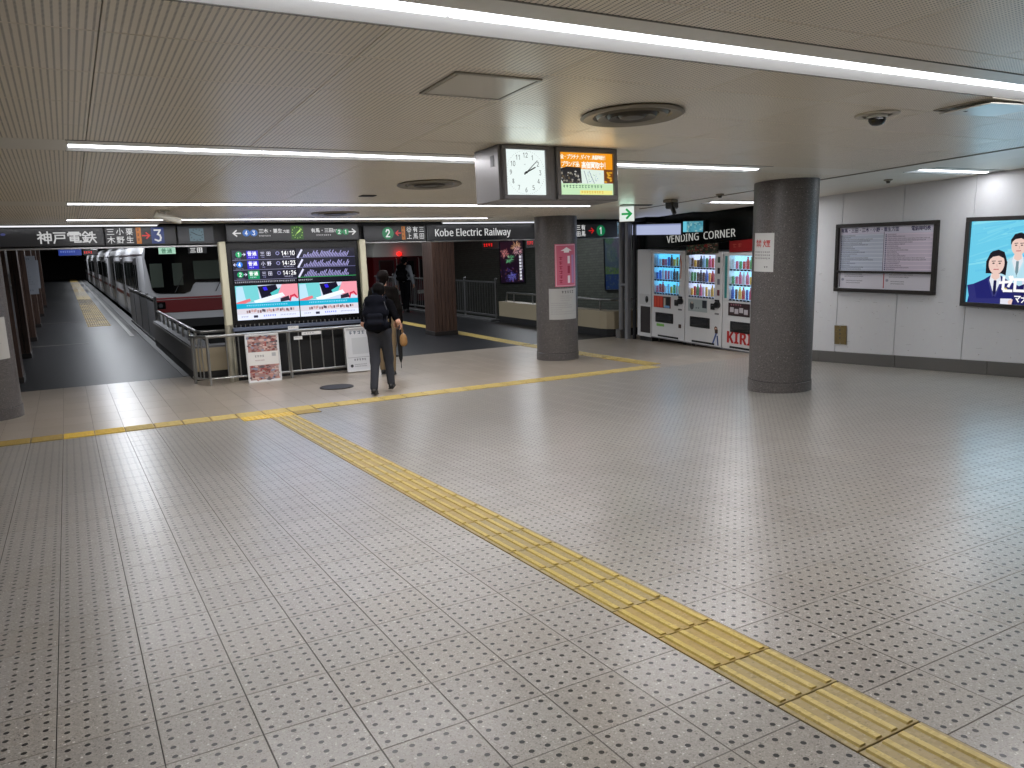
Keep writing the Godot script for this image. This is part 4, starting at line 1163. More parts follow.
	var hour := put(b, "hour_hand", MB.new().prism(PackedVector2Array([Vector2(-0.005, -0.02), Vector2(0.005, -0.02), Vector2(0.004, 0.085), Vector2(-0.004, 0.085)]), 0, 0.002).mesh(), hm, Vector3(-0.30, -0.005, 0.004))
	hour.rotation.z = -deg_to_rad(64)
	var minute := put(b, "minute_hand", MB.new().prism(PackedVector2Array([Vector2(-0.003, -0.025), Vector2(0.003, -0.025), Vector2(0.002, 0.125), Vector2(-0.002, 0.125)]), 0, 0.002).mesh(), hm, Vector3(-0.30, -0.005, 0.007))
	minute.rotation.z = -deg_to_rad(48)
	put(b, "hand_pin", MB.new().cyl(Vector3(-0.30, -0.005, 0.0), Vector3(-0.30, -0.005, 0.012), 0.008, 0.008, 12).mesh(), hm)
	var af := put(b, "advert_frame", frame_mesh(0.475, 0.305, 0.035, 0.03), grey, Vector3(0.225, -0.005, 0.0))
	p = Pic.new(640, 420, Color(0.95, 0.60, 0.08))
	p.say(G, "金・プラチナ,ダイヤ,高級時計!", 14, 20, 42, Color(1, 1, 0.95), 0.13, 0.86, 0.02)
	p.say(G, "ブランド品", 22, 90, 46, Color(1, 1, 0.95), 0.14, 0.9, 0.02)
	p.say(G, "高価買取中!", 262, 88, 62, Color(1, 1, 0.97), 0.14, 0.85, 0.02)
	p.poly(PackedVector2Array([Vector2(0, 150), Vector2(640, 172), Vector2(640, 420), Vector2(0, 420)]), Color(0.88, 0.94, 0.90))
	p.poly(PackedVector2Array([Vector2(10, 160), Vector2(80, 140), Vector2(250, 146), Vector2(258, 300), Vector2(40, 306), Vector2(6, 260)]), Color(0.10, 0.10, 0.11))
	for k2 in 40: p.oval(20 + rng.randf() * 220, 180 + rng.randf() * 116, rng.randf_range(5, 16), rng.randf_range(5, 16), [Color(0.55, 0.53, 0.48), Color(0.35, 0.30, 0.22), Color(0.75, 0.74, 0.72), Color(0.2, 0.2, 0.22)][rng.randi() % 4], 10)
	for k2 in 30: p.oval(290 + rng.randf() * 210, 180 + rng.randf() * 110, 4, 4, [Color(0.3, 0.5, 0.75), Color(0.35, 0.6, 0.45), Color(0.75, 0.78, 0.8)][rng.randi() % 3], 8)
	p.line(Vector2(290, 180), Vector2(330, 300), 6, Color(0.5, 0.55, 0.6))
	p.line(Vector2(350, 180), Vector2(410, 300), 6, Color(0.5, 0.55, 0.6))
	p.rect(530, 160, 110, 140, Color(0.45, 0.24, 0.06))
	for k2 in 16: p.oval(540 + rng.randf() * 90, 180 + rng.randf() * 110, 14, 9, Color(0.85, 0.62, 0.15), 12)
	p.rect(0, 306, 640, 114, Color(0.78, 0.91, 0.74))
	p.marks(rng, 30, 320, 560, 40, 34, Color(0.2, 0.4, 0.28), 1.0)
	p.rect(230, 372, 400, 44, Color(0.93, 0.92, 0.55))
	p.marks(rng, 250, 378, 370, 34, 28, Color(0.85, 0.62, 0.12), 1.0)
	put(af, "advert_panel", sheet(0.475, 0.305), printed("orange_ad", p.done(), 0.4, 1.0), Vector3(0, 0, -0.004))
	put(b, "side_label", sheet(0.05, 0.075), mat("label_dark", Color(0.12, 0.12, 0.14), 0.5), Vector3(-0.519, 0.08, -0.10), -PI / 2)
	area(b, Vector3(-0.30, -0.005, 0.05), Vector2(0.3, 0.3), Color(0.92, 1.0, 0.98), 0.06, Vector3(0, PI, 0))
	area(b, Vector3(0.225, -0.005, 0.05), Vector2(0.45, 0.3), Color(1.0, 0.85, 0.6), 0.05, Vector3(0, PI, 0))

# ------------------------------------------------------------------ the white wall's boards
func build_wall_boards() -> void:
	var t := thing("timetable_board", "dark framed railway timetable board on the white wall", "timetable", Vector3(9.655, 1.475, -7.01), -PI / 2)
	t.basis = Basis(Vector3.RIGHT, 0.045) * Basis(Vector3.UP, -PI / 2)
	var fm := mat("frame_bronze", Color(0.17, 0.155, 0.14), 0.35, 0.4)
	put(t, "frame", frame_mesh(1.42, 0.84, 0.05, 0.06), fm)
	put(t, "crossbar", bx(Vector3(0, -0.19, 0.01), Vector3(1.44, 0.03, 0.04), 0.004), fm)
	var p := Pic.new(1024, 540, Color(0.82, 0.81, 0.87))
	p.rect(0, 0, 1024, 48, Color(0.83, 0.82, 0.88))
	p.say(G, "有馬・三田・三木・小野・粟生方面", 14, 8, 36, Color(0.13, 0.10, 0.30), 0.13, 1.05, 0.08)
	p.say(G, "電鉄時刻表", 790, 8, 36, Color(0.13, 0.10, 0.30), 0.13, 1.0, 0.08)
	for s in 2:
		var x0 := 16 + s * 506
		p.rect(x0, 62, 486, 318, Color(0.74, 0.77, 0.83) if s == 0 else Color(0.80, 0.76, 0.82))
		for r in 19:
			var y := 68 + r * 16.4
			if r % 2 == 0: p.rect(x0, y - 2, 486, 7, Color(0.84, 0.86, 0.90) if s == 0 else Color(0.88, 0.83, 0.88))
			p.rect(x0, y, 16, 11, Color(0.4, 0.42, 0.52))
			var nn := rng.randi_range(4, 9)
			if r in [2, 3, 12, 13]: nn = 13
			p.marks(rng, x0 + 26, y, nn * 34, 13, 12, Color(0.20, 0.21, 0.28), 1.0)
		p.rect(x0 + 488, 50, 6, 330, Color(0.3, 0.3, 0.34))
	p.rect(0, 396, 1024, 144, Color(0.84, 0.83, 0.86))
	for s in 2:
		var x0 := 16 + s * 506
		p.rect(x0, 400, 9, 130, Color(0.14, 0.16, 0.32) if s == 0 else Color(0.70, 0.16, 0.16))
		p.marks(rng, x0 + 60, 408, 280, 34, 12, Color(0.25, 0.25, 0.3), 1.0)
		p.oval(x0 + 40, 462, 16, 12, Color(0.6, 0.6, 0.66))
		p.marks(rng, x0 + 80, 466, 210, 34, 11, Color(0.3, 0.3, 0.34), 1.0)
	put(t, "timetable_sheet", sheet(1.42, 0.84), printed("timetable", p.done(), 0.2), Vector3(0, 0, -0.005))

	var a := thing("advert_lightbox", "large lit blue advertisement with people in navy uniforms", "advertisement", Vector3(9.65, 1.33, -5.10), -PI / 2)
	a.basis = Basis(Vector3.RIGHT, 0.055) * Basis(Vector3.UP, -PI / 2)
	put(a, "frame", frame_mesh(1.48, 0.97, 0.05, 0.08), mat("frame_grey", Color(0.25, 0.24, 0.235), 0.35, 0.5))
	p = Pic.new(960, 630, Color(0.42, 0.80, 0.92))
	for i in 40:
		var y := rng.randf() * 400
		p.line(Vector2(rng.randf() * 300, y), Vector2(200 + rng.randf() * 700, y - 90), rng.randf_range(4, 22), [Color(0.47, 0.83, 0.93), Color(0.40, 0.78, 0.91), Color(0.52, 0.86, 0.94)][rng.randi() % 3])
	ad_person(p, 372, 186, 1.18, Color(0.72, 0.88, 0.94), false)
	ad_person(p, 218, 322, 1.30, Color(0.13, 0.14, 0.42), true)
	ad_person(p, 560, 330, 1.30, Color(0.10, 0.10, 0.34), false)
	ad_person(p, 740, 230, 1.1, Color(0.12, 0.12, 0.36), false)
	p.say(G, "ゼロか", 252, 424, 112, Color(1, 1, 1), 0.18, 0.9, 0.04)
	p.say(G, "マナザが", 372, 560, 50, Color(1, 1, 1), 0.17, 0.95, 0.05)
	p.rect(520, 600, 440, 30, Color(0.80, 0.12, 0.14))
	put(a, "advert_panel", sheet(1.48, 0.97), printed("police_ad", p.done(), 0.15, 1.0), Vector3(0, 0, -0.005))
	area(a, Vector3(0, 0, 0.06), Vector2(1.4, 0.9), Color(0.65, 0.88, 1.0), 0.8, Vector3(0, PI, 0))

	var n := thing("wall_plate", "small brass notice plate low on the white wall", "plate", Vector3(9.675, 0.41, -7.70), -PI / 2)
	p = Pic.new(64, 96, Color(0.42, 0.36, 0.20))
	p.speckle(rng, 120, 2, 6, [Color(0.38, 0.33, 0.19), Color(0.47, 0.41, 0.24)])
	p.marks(rng, 26, 18, 20, 70, 12, Color(0.10, 0.14, 0.28), 1.0)
	put(n, "plate", sheet(0.20, 0.27, 0.012), printed("brass_plate", p.done(), 0.4), Vector3(0, 0, 0.004))
	put(n, "screw", MB.new().cyl(Vector3(0, 0.12, 0.0), Vector3(0, 0.12, 0.008), 0.006, 0.006, 8).cyl(Vector3(0, -0.12, 0.0), Vector3(0, -0.12, 0.008), 0.006, 0.006, 8).mesh(), mat("steel", Color(0.62, 0.62, 0.61), 0.28, 0.85))

func ad_person(p: Pic, x: float, y: float, s: float, coat: Color, woman: bool) -> void:
	var skin := Color(0.93, 0.80, 0.76)
	var hair := Color(0.11, 0.10, 0.13)
	var P := func(q: Array) -> PackedVector2Array:
		var r := PackedVector2Array()
		for k in q: r.append(Vector2(x + k[0] * s, y + k[1] * s))
		return r
	p.poly(P.call([[-28, 70], [28, 70], [70, 96], [140, 130], [175, 330], [-175, 330], [-140, 130], [-66, 96]]), coat)
	p.poly(P.call([[-26, 60], [26, 60], [34, 100], [4, 190], [-4, 190], [-34, 100]]), Color(0.90, 0.92, 0.95))
	p.poly(P.call([[-8, 100], [8, 100], [10, 180], [0, 200], [-10, 180]]), coat.darkened(0.35))
	p.poly(P.call([[-22, 40], [22, 40], [24, 84], [0, 100], [-24, 84]]), skin)
	if woman: p.poly(P.call([[-62, -10], [-40, -62], [0, -78], [42, -62], [62, -6], [58, 70], [36, 60], [-40, 60], [-60, 60]]), hair)
	p.oval(x, y + 2 * s, 46 * s, 62 * s, skin, 30)
	p.poly(P.call([[-50, 0], [-52, -34], [-30, -70], [6, -80], [40, -66], [54, -30], [50, 4], [40, -30], [10, -44], [-24, -38], [-40, -24]]), hair)
	for e in [-18, 18]:
		p.line(Vector2(x + (e - 9) * s, y - 12 * s), Vector2(x + (e + 9) * s, y - 13 * s), 4 * s, hair)
		p.oval(x + e * s, y, 7 * s, 4 * s, Color(0.15, 0.12, 0.12), 10)
	p.line(Vector2(x + 2 * s, y + 6 * s), Vector2(x + 5 * s, y + 20 * s), 3 * s, Color(0.80, 0.64, 0.60))
	p.line(Vector2(x - 13 * s, y + 36 * s), Vector2(x + 13 * s, y + 35 * s), 5 * s, Color(0.74, 0.38, 0.40))
	# lapels, buttons and crossed sleeves
	p.line(Vector2(x - 40 * s, y + 96 * s), Vector2(x - 6 * s, y + 190 * s), 9 * s, coat.lightened(0.12))
	p.line(Vector2(x + 40 * s, y + 96 * s), Vector2(x + 6 * s, y + 190 * s), 9 * s, coat.lightened(0.12))
	p.path([Vector2(x - 140 * s, y + 150 * s), Vector2(x - 120 * s, y + 235 * s), Vector2(x + 60 * s, y + 225 * s)], 44 * s, coat.lightened(0.06))
	p.path([Vector2(x + 60 * s, y + 225 * s), Vector2(x + 84 * s, y + 224 * s)], 40 * s, Color(0.9, 0.9, 0.95))
	p.oval(x + 104 * s, y + 224 * s, 20 * s, 17 * s, skin)
	p.oval(x + 62 * s, y + 150 * s, 12 * s, 9 * s, Color(0.85, 0.78, 0.5))

# ------------------------------------------------------------------ platforms behind the beam
func ramp(called: String, label: String, cat: String, kind := "structure") -> Node3D:
	var o := thing(called, label, cat, Vector3(0, gy(ZB), ZB), 0.0, "", kind)
	o.rotation.x = atan(S2)
	return o

func build_platforms() -> void:
	var dark := tri_mat("dark_floor", dark_floor_image(), 1.7, 0.42, 0.35)
	var L := 78.0
	var f1 := ramp("floor_platform_left", "dark tiled platform floor beside the silver train", "floor")
	put(f1, "paving", bx(Vector3(-1.2, -0.55, -L * 0.5), Vector3(5.9, 1.1, L)), dark)
	put(f1, "edge_stone", bx(Vector3(1.63, 0.003, -L * 0.5), Vector3(0.24, 0.012, L), 0.003), mat("edge_stone", Color(0.30, 0.30, 0.30), 0.5))
	put(f1, "white_line", bx(Vector3(1.32, 0.002, -L * 0.5 - 4.0), Vector3(0.10, 0.006, L - 8.0), 0.002), mat("line_white", Color(0.50, 0.50, 0.48), 0.5))
	for z in [-7.0, -14.4, -28.0]: put(f1, "expansion_joint", bx(Vector3(-0.6, 0.002, z), Vector3(1.9, 0.006, 0.10), 0.002), mat("joint_grey", Color(0.36, 0.35, 0.33), 0.4))
	var f2 := ramp("floor_platform_middle", "dark tiled platform floor around the wood-clad pillar", "floor")
	put(f2, "paving", bx(Vector3(7.6, -0.55, -L * 0.5), Vector3(4.7, 1.1, L)), dark)
	var f3 := ramp("floor_tracks", "dark gravel track bed below the platforms", "track bed")
	put(f3, "ballast", bx(Vector3(5.0, -1.25, -L * 0.5), Vector3(19.0, 0.3, L)), mat("ballast", Color(0.10, 0.095, 0.09), 0.9))
	var ce := ramp("ceiling_platform", "dark ceiling over the platforms", "ceiling")
	put(ce, "slab", bx(Vector3(5.0, 3.05, -L * 0.5 + 0.9), Vector3(19.0, 0.2, L + 1.0)), mat("platform_ceiling", Color(0.26, 0.255, 0.25), 0.7))
	var wl := ramp("wall_platform_left", "dark wall behind the left platform pillars", "wall")
	put(wl, "wall", bx(Vector3(-4.2, 1.0, -L * 0.5), Vector3(0.2, 4.6, L)), mat("tunnel_wall", Color(0.20, 0.195, 0.185), 0.8))
	var wr := ramp("wall_platform_right", "dark greenish brick wall across the far track", "wall")
	put(wr, "brickwork", bx(Vector3(13.7, 1.0, -L * 0.5), Vector3(0.2, 4.6, L)), tri_mat("brick", brick_image(), 1.6, 0.6))
	put(wr, "near_return", bx(Vector3(12.25, 1.0, -0.2), Vector3(3.0, 4.6, 0.2)), tri_mat("brick", brick_image(), 1.6, 0.6))
	var we := ramp("wall_end", "dark end of the tunnel", "wall")
	put(we, "wall", bx(Vector3(5.0, 1.0, -L), Vector3(19.0, 4.6, 0.2)), mat("tunnel_wall", Color(0.20, 0.195, 0.185), 0.8))
	# sides that close the gap between hall and platforms
	var cl := put(self, "wall_closing", bx(Vector3(-4.7, 1.3, -12.9), Vector3(0.9, 3.6, 1.5)), mat("tunnel_wall", Color(0.20, 0.195, 0.185), 0.8))
	tag(cl, "dark wall closing the left end of the header beam", "wall", "", "structure")

	# tactile strip on the left platform
	var t := ramp("tactile_platform_strip", "yellow studded strip along the platform beside the silver train", "tactile paving", "thing")
	var dm := dot_block(0.3, 0.3)
	var y1 := worn_yellow("yellow_worn", Color(0.66, 0.545, 0.23), 3)
	var y3 := worn_yellow("yellow_dirty", Color(0.56, 0.455, 0.18), 6)
	for i in 60:
		for k in 2: put(t, "paving_block", dm, [y1, y3][rng.randi() % 2], Vector3(0.60 + k * 0.3, 0.002, -12.2 - i * 0.3))
	var far := MB.new()
	for i in range(60, 215):
		for k in 2: far.box(Vector3(0.60 + k * 0.3, 0.004, -12.2 - i * 0.3), Vector3(0.297, 0.008, 0.297), 0.0015)
	put(t, "paving_block_field", far.mesh(), y1).set_meta("kind", "stuff")

	# platform lamps, unseen above the header; some added to brighten train, pillar and walkers
	for q in [[1.15, -19.5, "fluorescent batten over the left platform nearest the hall"], [1.15, -24.5, "fluorescent batten over the left platform, second from the hall"], [1.15, -30.0, "fluorescent batten over the left platform, third from the hall"], [1.15, -36.0, "fluorescent batten over the left platform, fourth from the hall"], [1.15, -45.0, "fluorescent batten over the left platform, fifth from the hall"], [1.15, -56.0, "fluorescent batten over the left platform, sixth from the hall"], [1.15, -67.0, "fluorescent batten over the left platform, seventh from the hall"], [1.15, -79.0, "fluorescent batten over the left platform, farthest from the hall"], [6.3, -15.0, "unseen batten added behind the header beam to light the pillar and walkers"], [6.6, -19.5, "fluorescent batten over the middle platform before the distant walker"], [8.6, -27.0, "fluorescent batten over the middle platform, second from the hall"], [4.2, -19.0, "unseen batten added over the end of the silver train's track"], [11.9, -20.0, "fluorescent batten over the track before the fireworks poster"]]:
		var o := thing("platform_light", q[2], "ceiling light", Vector3(q[0], gy(q[1]) + 2.87, q[1]), 0.0, "battens over the platforms")
		o.rotation.x = atan(S2)
		put(o, "housing", bx(Vector3(0, 0.0, 0), Vector3(0.10, 0.05, 2.4), 0.006), mat("white_metal", Color(0.85, 0.85, 0.85), 0.4))
		put(o, "light_bar", bx(Vector3(0, -0.035, 0), Vector3(0.05, 0.02, 2.36), 0.006), glow("platform_tube", Color(0.95, 0.97, 1.0), 1.3))
		area(o, Vector3(0, -0.05, 0), Vector2(0.05, 2.36), Color(0.95, 0.97, 1.0), 8.0, Vector3(-PI / 2, 0, 0))

	# wood-clad pillars
	var k := 0
	for z in [-14.9, -18.6, -22.4, -27.0, -32.0, -38.0]:
		wood_pillar(Vector3(-1.0, gy(z), z), 0.56, ["wood-clad pillar right behind the left granite column", "second wood-clad pillar on the left platform", "third wood-clad pillar on the left platform", "fourth wood-clad pillar on the left platform", "fifth wood-clad pillar on the left platform", "farthest wood-clad pillar on the left platform"][k])
		k += 1
	wood_pillar(Vector3(7.42, gy(-16.7), -16.7), 0.55, "square wood-clad pillar on the middle platform with a white notice")
	notice(Vector3(7.44, gy(-16.7) + 1.37, -16.405), 0.52, 0.76, "white text notice taped on the wood-clad middle pillar", Color(0.62, 0.61, 0.66), Color(0.28, 0.28, 0.32))
	for q in [[-14.9, -0.86, 1.28, 0.28, 0.85, "pale notice on the first wood-clad pillar of the left platform"], [-22.4, -0.80, 1.55, 0.5, 0.9, "pale green poster on the third wood-clad pillar"], [-27.0, -0.80, 1.5, 0.4, 0.8, "pale poster on the fourth wood-clad pillar"]]:
		notice(Vector3(q[1], gy(q[0]) + q[2], q[0] + 0.295), q[3], q[4], q[5], Color(0.52, 0.53, 0.56), Color(0.30, 0.32, 0.38))
	# hanging platform signs
	var p := Pic.new(256, 80, Color(0.13, 0.22, 0.55))
	p.rect(0, 0, 256, 22, Color(0.78, 0.80, 0.92))
	p.marks(rng, 20, 34, 210, 30, 22, Color(0.5, 0.58, 0.85), 1.0)
	var s1 := thing("platform_hanging_sign", "blue and white lit sign hanging far down the left platform", "sign", Vector3(0.31, 3.31, -35.0))
	put(s1, "case", bx(Vector3(0, 0, -0.06), Vector3(0.80, 0.34, 0.1), 0.01), mat("sign_case", Color(0.115, 0.115, 0.125), 0.35))
	put(s1, "sign_face", sheet(0.77, 0.31), printed("blue_sign", p.done(), 0.3, 0.9), Vector3(0, 0, -0.005))
	put(s1, "hanger", MB.new().cyl(Vector3(-0.3, 0.1, -0.05), Vector3(-0.3, 0.65, -0.05), 0.012, 0.012, 8).cyl(Vector3(0.3, 0.1, -0.05), Vector3(0.3, 0.65, -0.05), 0.012, 0.012, 8).mesh(), mat("camera_black", Color(0.04, 0.04, 0.045), 0.35))
	p = Pic.new(256, 64, Color(0.10, 0.0, 0.0))
	p.marks(rng, 8, 14, 240, 40, 36, Color(1.0, 0.10, 0.08), 1.0)
	var s2 := thing("led_display", "red lettered departure display hanging beside the silver train", "display", Vector3(1.00, 3.25, -35.0))
	put(s2, "case", bx(Vector3(0, 0, -0.06), Vector3(0.52, 0.22, 0.1), 0.01), mat("sign_case", Color(0.115, 0.115, 0.125), 0.35))
	put(s2, "display", sheet(0.48, 0.16), printed("led_red", p.done(), 0.3, 1.2), Vector3(0, 0, -0.005))
	put(s2, "hanger", MB.new().cyl(Vector3(0, 0.05, -0.05), Vector3(0, 0.75, -0.05), 0.012, 0.012, 8).mesh(), mat("camera_black", Color(0.04, 0.04, 0.045), 0.35))
	area(s2, Vector3(0, 0, 0.04), Vector2(0.48, 0.16), Color(1.0, 0.1, 0.08), 0.012, Vector3(0, PI, 0))
	for q in [[12.6, 2.62, -23.9, 0.5, "red lettered display hanging in the dark to the left of the fireworks poster"], [12.6, 2.52, -21.2, 0.30, "small red lettered display to the right of the fireworks poster"]]:
		var s3 := thing("led_display", q[4], "display", Vector3(q[0], q[1], q[2]), -0.5)
		put(s3, "case", bx(Vector3(0, 0, -0.06), Vector3(q[3] + 0.06, 0.30, 0.1), 0.01), mat("sign_case", Color(0.115, 0.115, 0.125), 0.35))
		put(s3, "display", sheet(q[3], 0.2), mats["led_red"], Vector3(0, 0, -0.005))
		put(s3, "hanger", MB.new().cyl(Vector3(0, 0.1, -0.05), Vector3(0, 1.1, -0.05), 0.012, 0.012, 8).mesh(), mat("camera_black", Color(0.04, 0.04, 0.045), 0.35))

	# fireworks poster and tall poster on the brick wall
	p = Pic.new(300, 512, Color(0.10, 0.05, 0.12))
	for b in [[60, 150, Color(0.85, 0.45, 0.45)], [210, 70, Color(0.90, 0.62, 0.40)], [130, 220, Color(0.30, 0.72, 0.45)], [150, 440, Color(0.35, 0.35, 0.85)], [230, 130, Color(0.85, 0.6, 0.65)]]:
		for i in 46:
			var a := rng.randf() * TAU
			var r := rng.randf_range(10, 70)
			p.line(Vector2(b[0] + cos(a) * r * 0.5, b[1] + sin(a) * r * 0.5), Vector2(b[0] + cos(a) * r, b[1] + sin(a) * r), rng.randf_range(2, 5), (b[2] as Color).lerp(Color(1, 1, 0.95), rng.randf() * 0.4))
	for i in 60: p.oval(rng.randf() * 300, 330 + rng.randf() * 170, 4, 4, [Color(0.5, 0.4, 0.8), Color(0.8, 0.5, 0.5), Color(0.3, 0.3, 0.6)][rng.randi() % 3], 6)
	for i in 8: p.rect(246, 190 + i * 38, 26, 28, Color(0.92, 0.92, 0.96))
	for i in 10: p.rect(278, 180 + i * 18, 8, 10, Color(0.8, 0.8, 0.9))
	wall_poster("fireworks poster with white vertical lettering lit on the dark brick wall", Vector3(13.57, 2.05, -24.25), 1.65, 1.42, p.done(), 0.75)
	p = Pic.new(200, 512, Color(0.28, 0.36, 0.42))
	p.rect(0, 0, 200, 90, Color(0.45, 0.68, 0.80))
	p.oval(60, 110, 60, 50, Color(0.20, 0.42, 0.28))
	p.oval(150, 190, 70, 80, Color(0.36, 0.34, 0.44))
	p.oval(80, 240, 60, 60, Color(0.30, 0.40, 0.40))
	p.poly(PackedVector2Array([Vector2(0, 330), Vector2(200, 360), Vector2(200, 410), Vector2(0, 390)]), Color(0.34, 0.46, 0.26))
	p.rect(0, 395, 200, 117, Color(0.10, 0.22, 0.45))
	p.speckle(rng, 300, 4, 14, [Color(0.3, 0.38, 0.42), Color(0.42, 0.48, 0.5), Color(0.2, 0.3, 0.35), Color(0.2, 0.3, 0.42)])
	wall_poster("tall blue and green scenic poster beside the steel posts", Vector3(13.57, 1.95, -18.35), 0.85, 1.85, p.done(), 0.28)

func wall_poster(label: String, at: Vector3, w: float, h: float, img: Image, emit: float) -> void:
	var o := thing("wall_poster", label, "poster", at, -PI / 2)
	put(o, "frame", frame_mesh(w, h, 0.04, 0.05), mat("frame_dark", Color(0.07, 0.07, 0.075), 0.4))
	put(o, "poster", sheet(w, h), printed("poster%f" % at.z, img, 0.3, emit))
	area(o, Vector3(0, 0, 0.04), Vector2(w, h), Color(0.85, 0.85, 1.0), 0.06, Vector3(0, PI, 0))

func wood_pillar(at: Vector3, w: float, label: String) -> void:
	var o := thing("wood_clad_pillar", label, "pillar", at, 0.0, "", "structure")
	upright(o)
	var wm := tri_mat("wood", wood_image(), 1.0, 0.5)
	put(o, "core", bx(Vector3(0, 1.5, 0), Vector3(w - 0.03, 3.2, w - 0.03)), mat("pillar_core", Color(0.09, 0.065, 0.05), 0.8))
	var n := 6
	var pw := w / n
	var plank := bx(Vector3(0, 1.52, 0), Vector3(pw - 0.008, 3.0, 0.02), 0.003)
	for i in n:
		var x := (i + 0.5) * pw - w * 0.5
		put(o, "plank", plank, wm, Vector3(x, 0, w * 0.5 - 0.012))
		put(o, "plank", plank, wm, Vector3(w * 0.5 - 0.012, 0, -x), PI / 2)
		put(o, "plank", plank, wm, Vector3(-w * 0.5 + 0.012, 0, x), -PI / 2)
	put(o, "plinth", bx(Vector3(0, 0.03, 0), Vector3(w + 0.02, 0.14, w + 0.02), 0.004), mat("pillar_plinth", Color(0.12, 0.10, 0.09), 0.5))

func notice(at: Vector3, w: float, h: float, label: String, paper: Color, ink: Color) -> void:
	var p := Pic.new(160, 240, paper)
	p.marks(rng, 20, 14, 120, 34, 14, ink, 1.0)
	p.marks(rng, 14, 66, 132, 130, 9, ink.lerp(paper, 0.3), 1.0)
	p.marks(rng, 90, 210, 60, 20, 12, ink, 1.0)
	var o := put(self, "notice", sheet(w, h, 0.006), printed("notice_%f_%f" % [at.x, at.z], p.done(), 0.6), at)
	tag(o, label, "notice", "paper notices")

func build_barriers() -> void:
	var stone := mat("wall_stone", Color(0.64, 0.59, 0.49), 0.5)
	var grey := mat("barrier_grey", Color(0.42, 0.42, 0.43), 0.5, 0.0)
	var plinth := mat("barrier_plinth", Color(0.09, 0.085, 0.085), 0.6)
	var steel := mat("steel", Color(0.62, 0.62, 0.61), 0.28, 0.85)
	# low wall round the end of the left track
	var o := thing("low_wall", "low stone wall with a tube rail at the end of the silver train's track", "barrier wall", Vector3(1.6, gy(-12.95), -12.95))
	o.rotation.x = atan(S2)
	var foot := PackedVector2Array([Vector2(0, -6.0), Vector2(0, -0.12), Vector2(0.03, -0.04), Vector2(0.11, 0), Vector2(0.62, 0), Vector2(0.62, -0.3), Vector2(0.3, -0.3), Vector2(0.3, -6.0)])
	var B := Basis(Vector3(1, 0, 0), Vector3(0, 0, 1), Vector3(0, -1, 0))
	put(o, "wall_body", MB.new().prism(foot, -0.14, -0.50, Vector3.ZERO, B).mesh(), stone)
	put(o, "plinth", MB.new().prism(foot, 0.06, -0.14, Vector3.ZERO, B).mesh(), plinth)
	put(o, "coping", MB.new().prism(foot, -0.50, -0.53, Vector3.ZERO, B).mesh(), grey)
	put(o, "rail", MB.new().tube([Vector3(0.1, 0.53, -5.9), Vector3(0.1, 0.74, -5.85), Vector3(0.1, 0.74, -0.25), Vector3(0.16, 0.74, -0.14), Vector3(0.28, 0.74, -0.1), Vector3(0.6, 0.74, -0.1)], 0.025, 10).mesh(), steel)
	put(o, "side_sheet", bx(Vector3(-0.004, 0.32, -3.05), Vector3(0.012, 0.36, 5.85), 0.003), mat("side_sheet_grey", Color(0.44, 0.43, 0.42), 0.5))  # thin grey sheet laid over the stone on this side
	for k in 8: put(o, "rail_post", bx(Vector3(0.1, 0.63, -0.35 - k * 0.75), Vector3(0.035, 0.21, 0.05), 0.006), steel)
	# grey panel gate along the platform edge
	var g := thing("platform_gate", "grey sheet metal gate along the edge of the left platform", "gate", Vector3(1.69, gy(-19.1), -19.1))
	g.rotation.x = atan(S2)
	for k in 4:
		put(g, "gate_panel", bx(Vector3(0, 0.52, -0.95 - k * 1.9), Vector3(0.03, 0.9, 1.84), 0.004), grey)
		put(g, "gate_post", bx(Vector3(0, 0.53, -k * 1.9), Vector3(0.06, 1.06, 0.06), 0.006), mat("gate_post", Color(0.36, 0.36, 0.36), 0.4, 0.3))
	put(g, "gate_rail", bx(Vector3(0, 1.0, -3.8), Vector3(0.06, 0.05, 7.6), 0.008), mat("gate_post", Color(0.36, 0.36, 0.36), 0.4, 0.3))
	put(g, "gate_foot", bx(Vector3(0, 0.03, -3.8), Vector3(0.08, 0.06, 7.6), 0.008), plinth)
	# low wall and fence beside the right track
	var r := thing("low_wall", "low beige wall with a tube rail curving round beside the steel posts", "barrier wall", Vector3(9.95, gy(-13.7), -13.7))
	r.rotation.x = atan(S2)
	var foot2 := PackedVector2Array([Vector2(0, -4.9), Vector2(0, -0.35), Vector2(0.05, -0.16), Vector2(0.16, -0.04), Vector2(0.35, 0), Vector2(0.86, 0), Vector2(0.86, -0.25), Vector2(0.42, -0.27), Vector2(0.3, -0.4), Vector2(0.3, -4.9)])
	put(r, "wall_body", MB.new().prism(foot2, -0.15, -0.53, Vector3.ZERO, B).mesh(), stone)
	put(r, "plinth", MB.new().prism(foot2, 0.06, -0.15, Vector3.ZERO, B).mesh(), plinth)
	put(r, "rail", MB.new().tube([Vector3(0.12, 0.53, -4.7), Vector3(0.12, 0.76, -4.65), Vector3(0.12, 0.76, -0.42), Vector3(0.2, 0.76, -0.22), Vector3(0.4, 0.76, -0.13), Vector3(0.8, 0.76, -0.12)], 0.025, 10).mesh(), steel)
	for k in 5: put(r, "rail_post", MB.new().cyl(Vector3(0.12, 0.5, -0.5 - k * 0.95), Vector3(0.12, 0.76, -0.5 - k * 0.95), 0.018, 0.018, 8).mesh(), steel)
	var fz := -18.7
	var fence := thing("steel_fence", "grey steel bar fence between the wood-clad pillar and the low beige wall", "fence", Vector3(9.95, gy(fz), fz))
	fence.rotation.x = atan(S2)
	var fs := mat("fence_steel", Color(0.42, 0.42, 0.42), 0.4, 0.6)
	var flen := 9.5
	put(fence, "top_rail", bx(Vector3(0, 1.02, -flen * 0.5), Vector3(0.05, 0.045, flen), 0.006), fs)
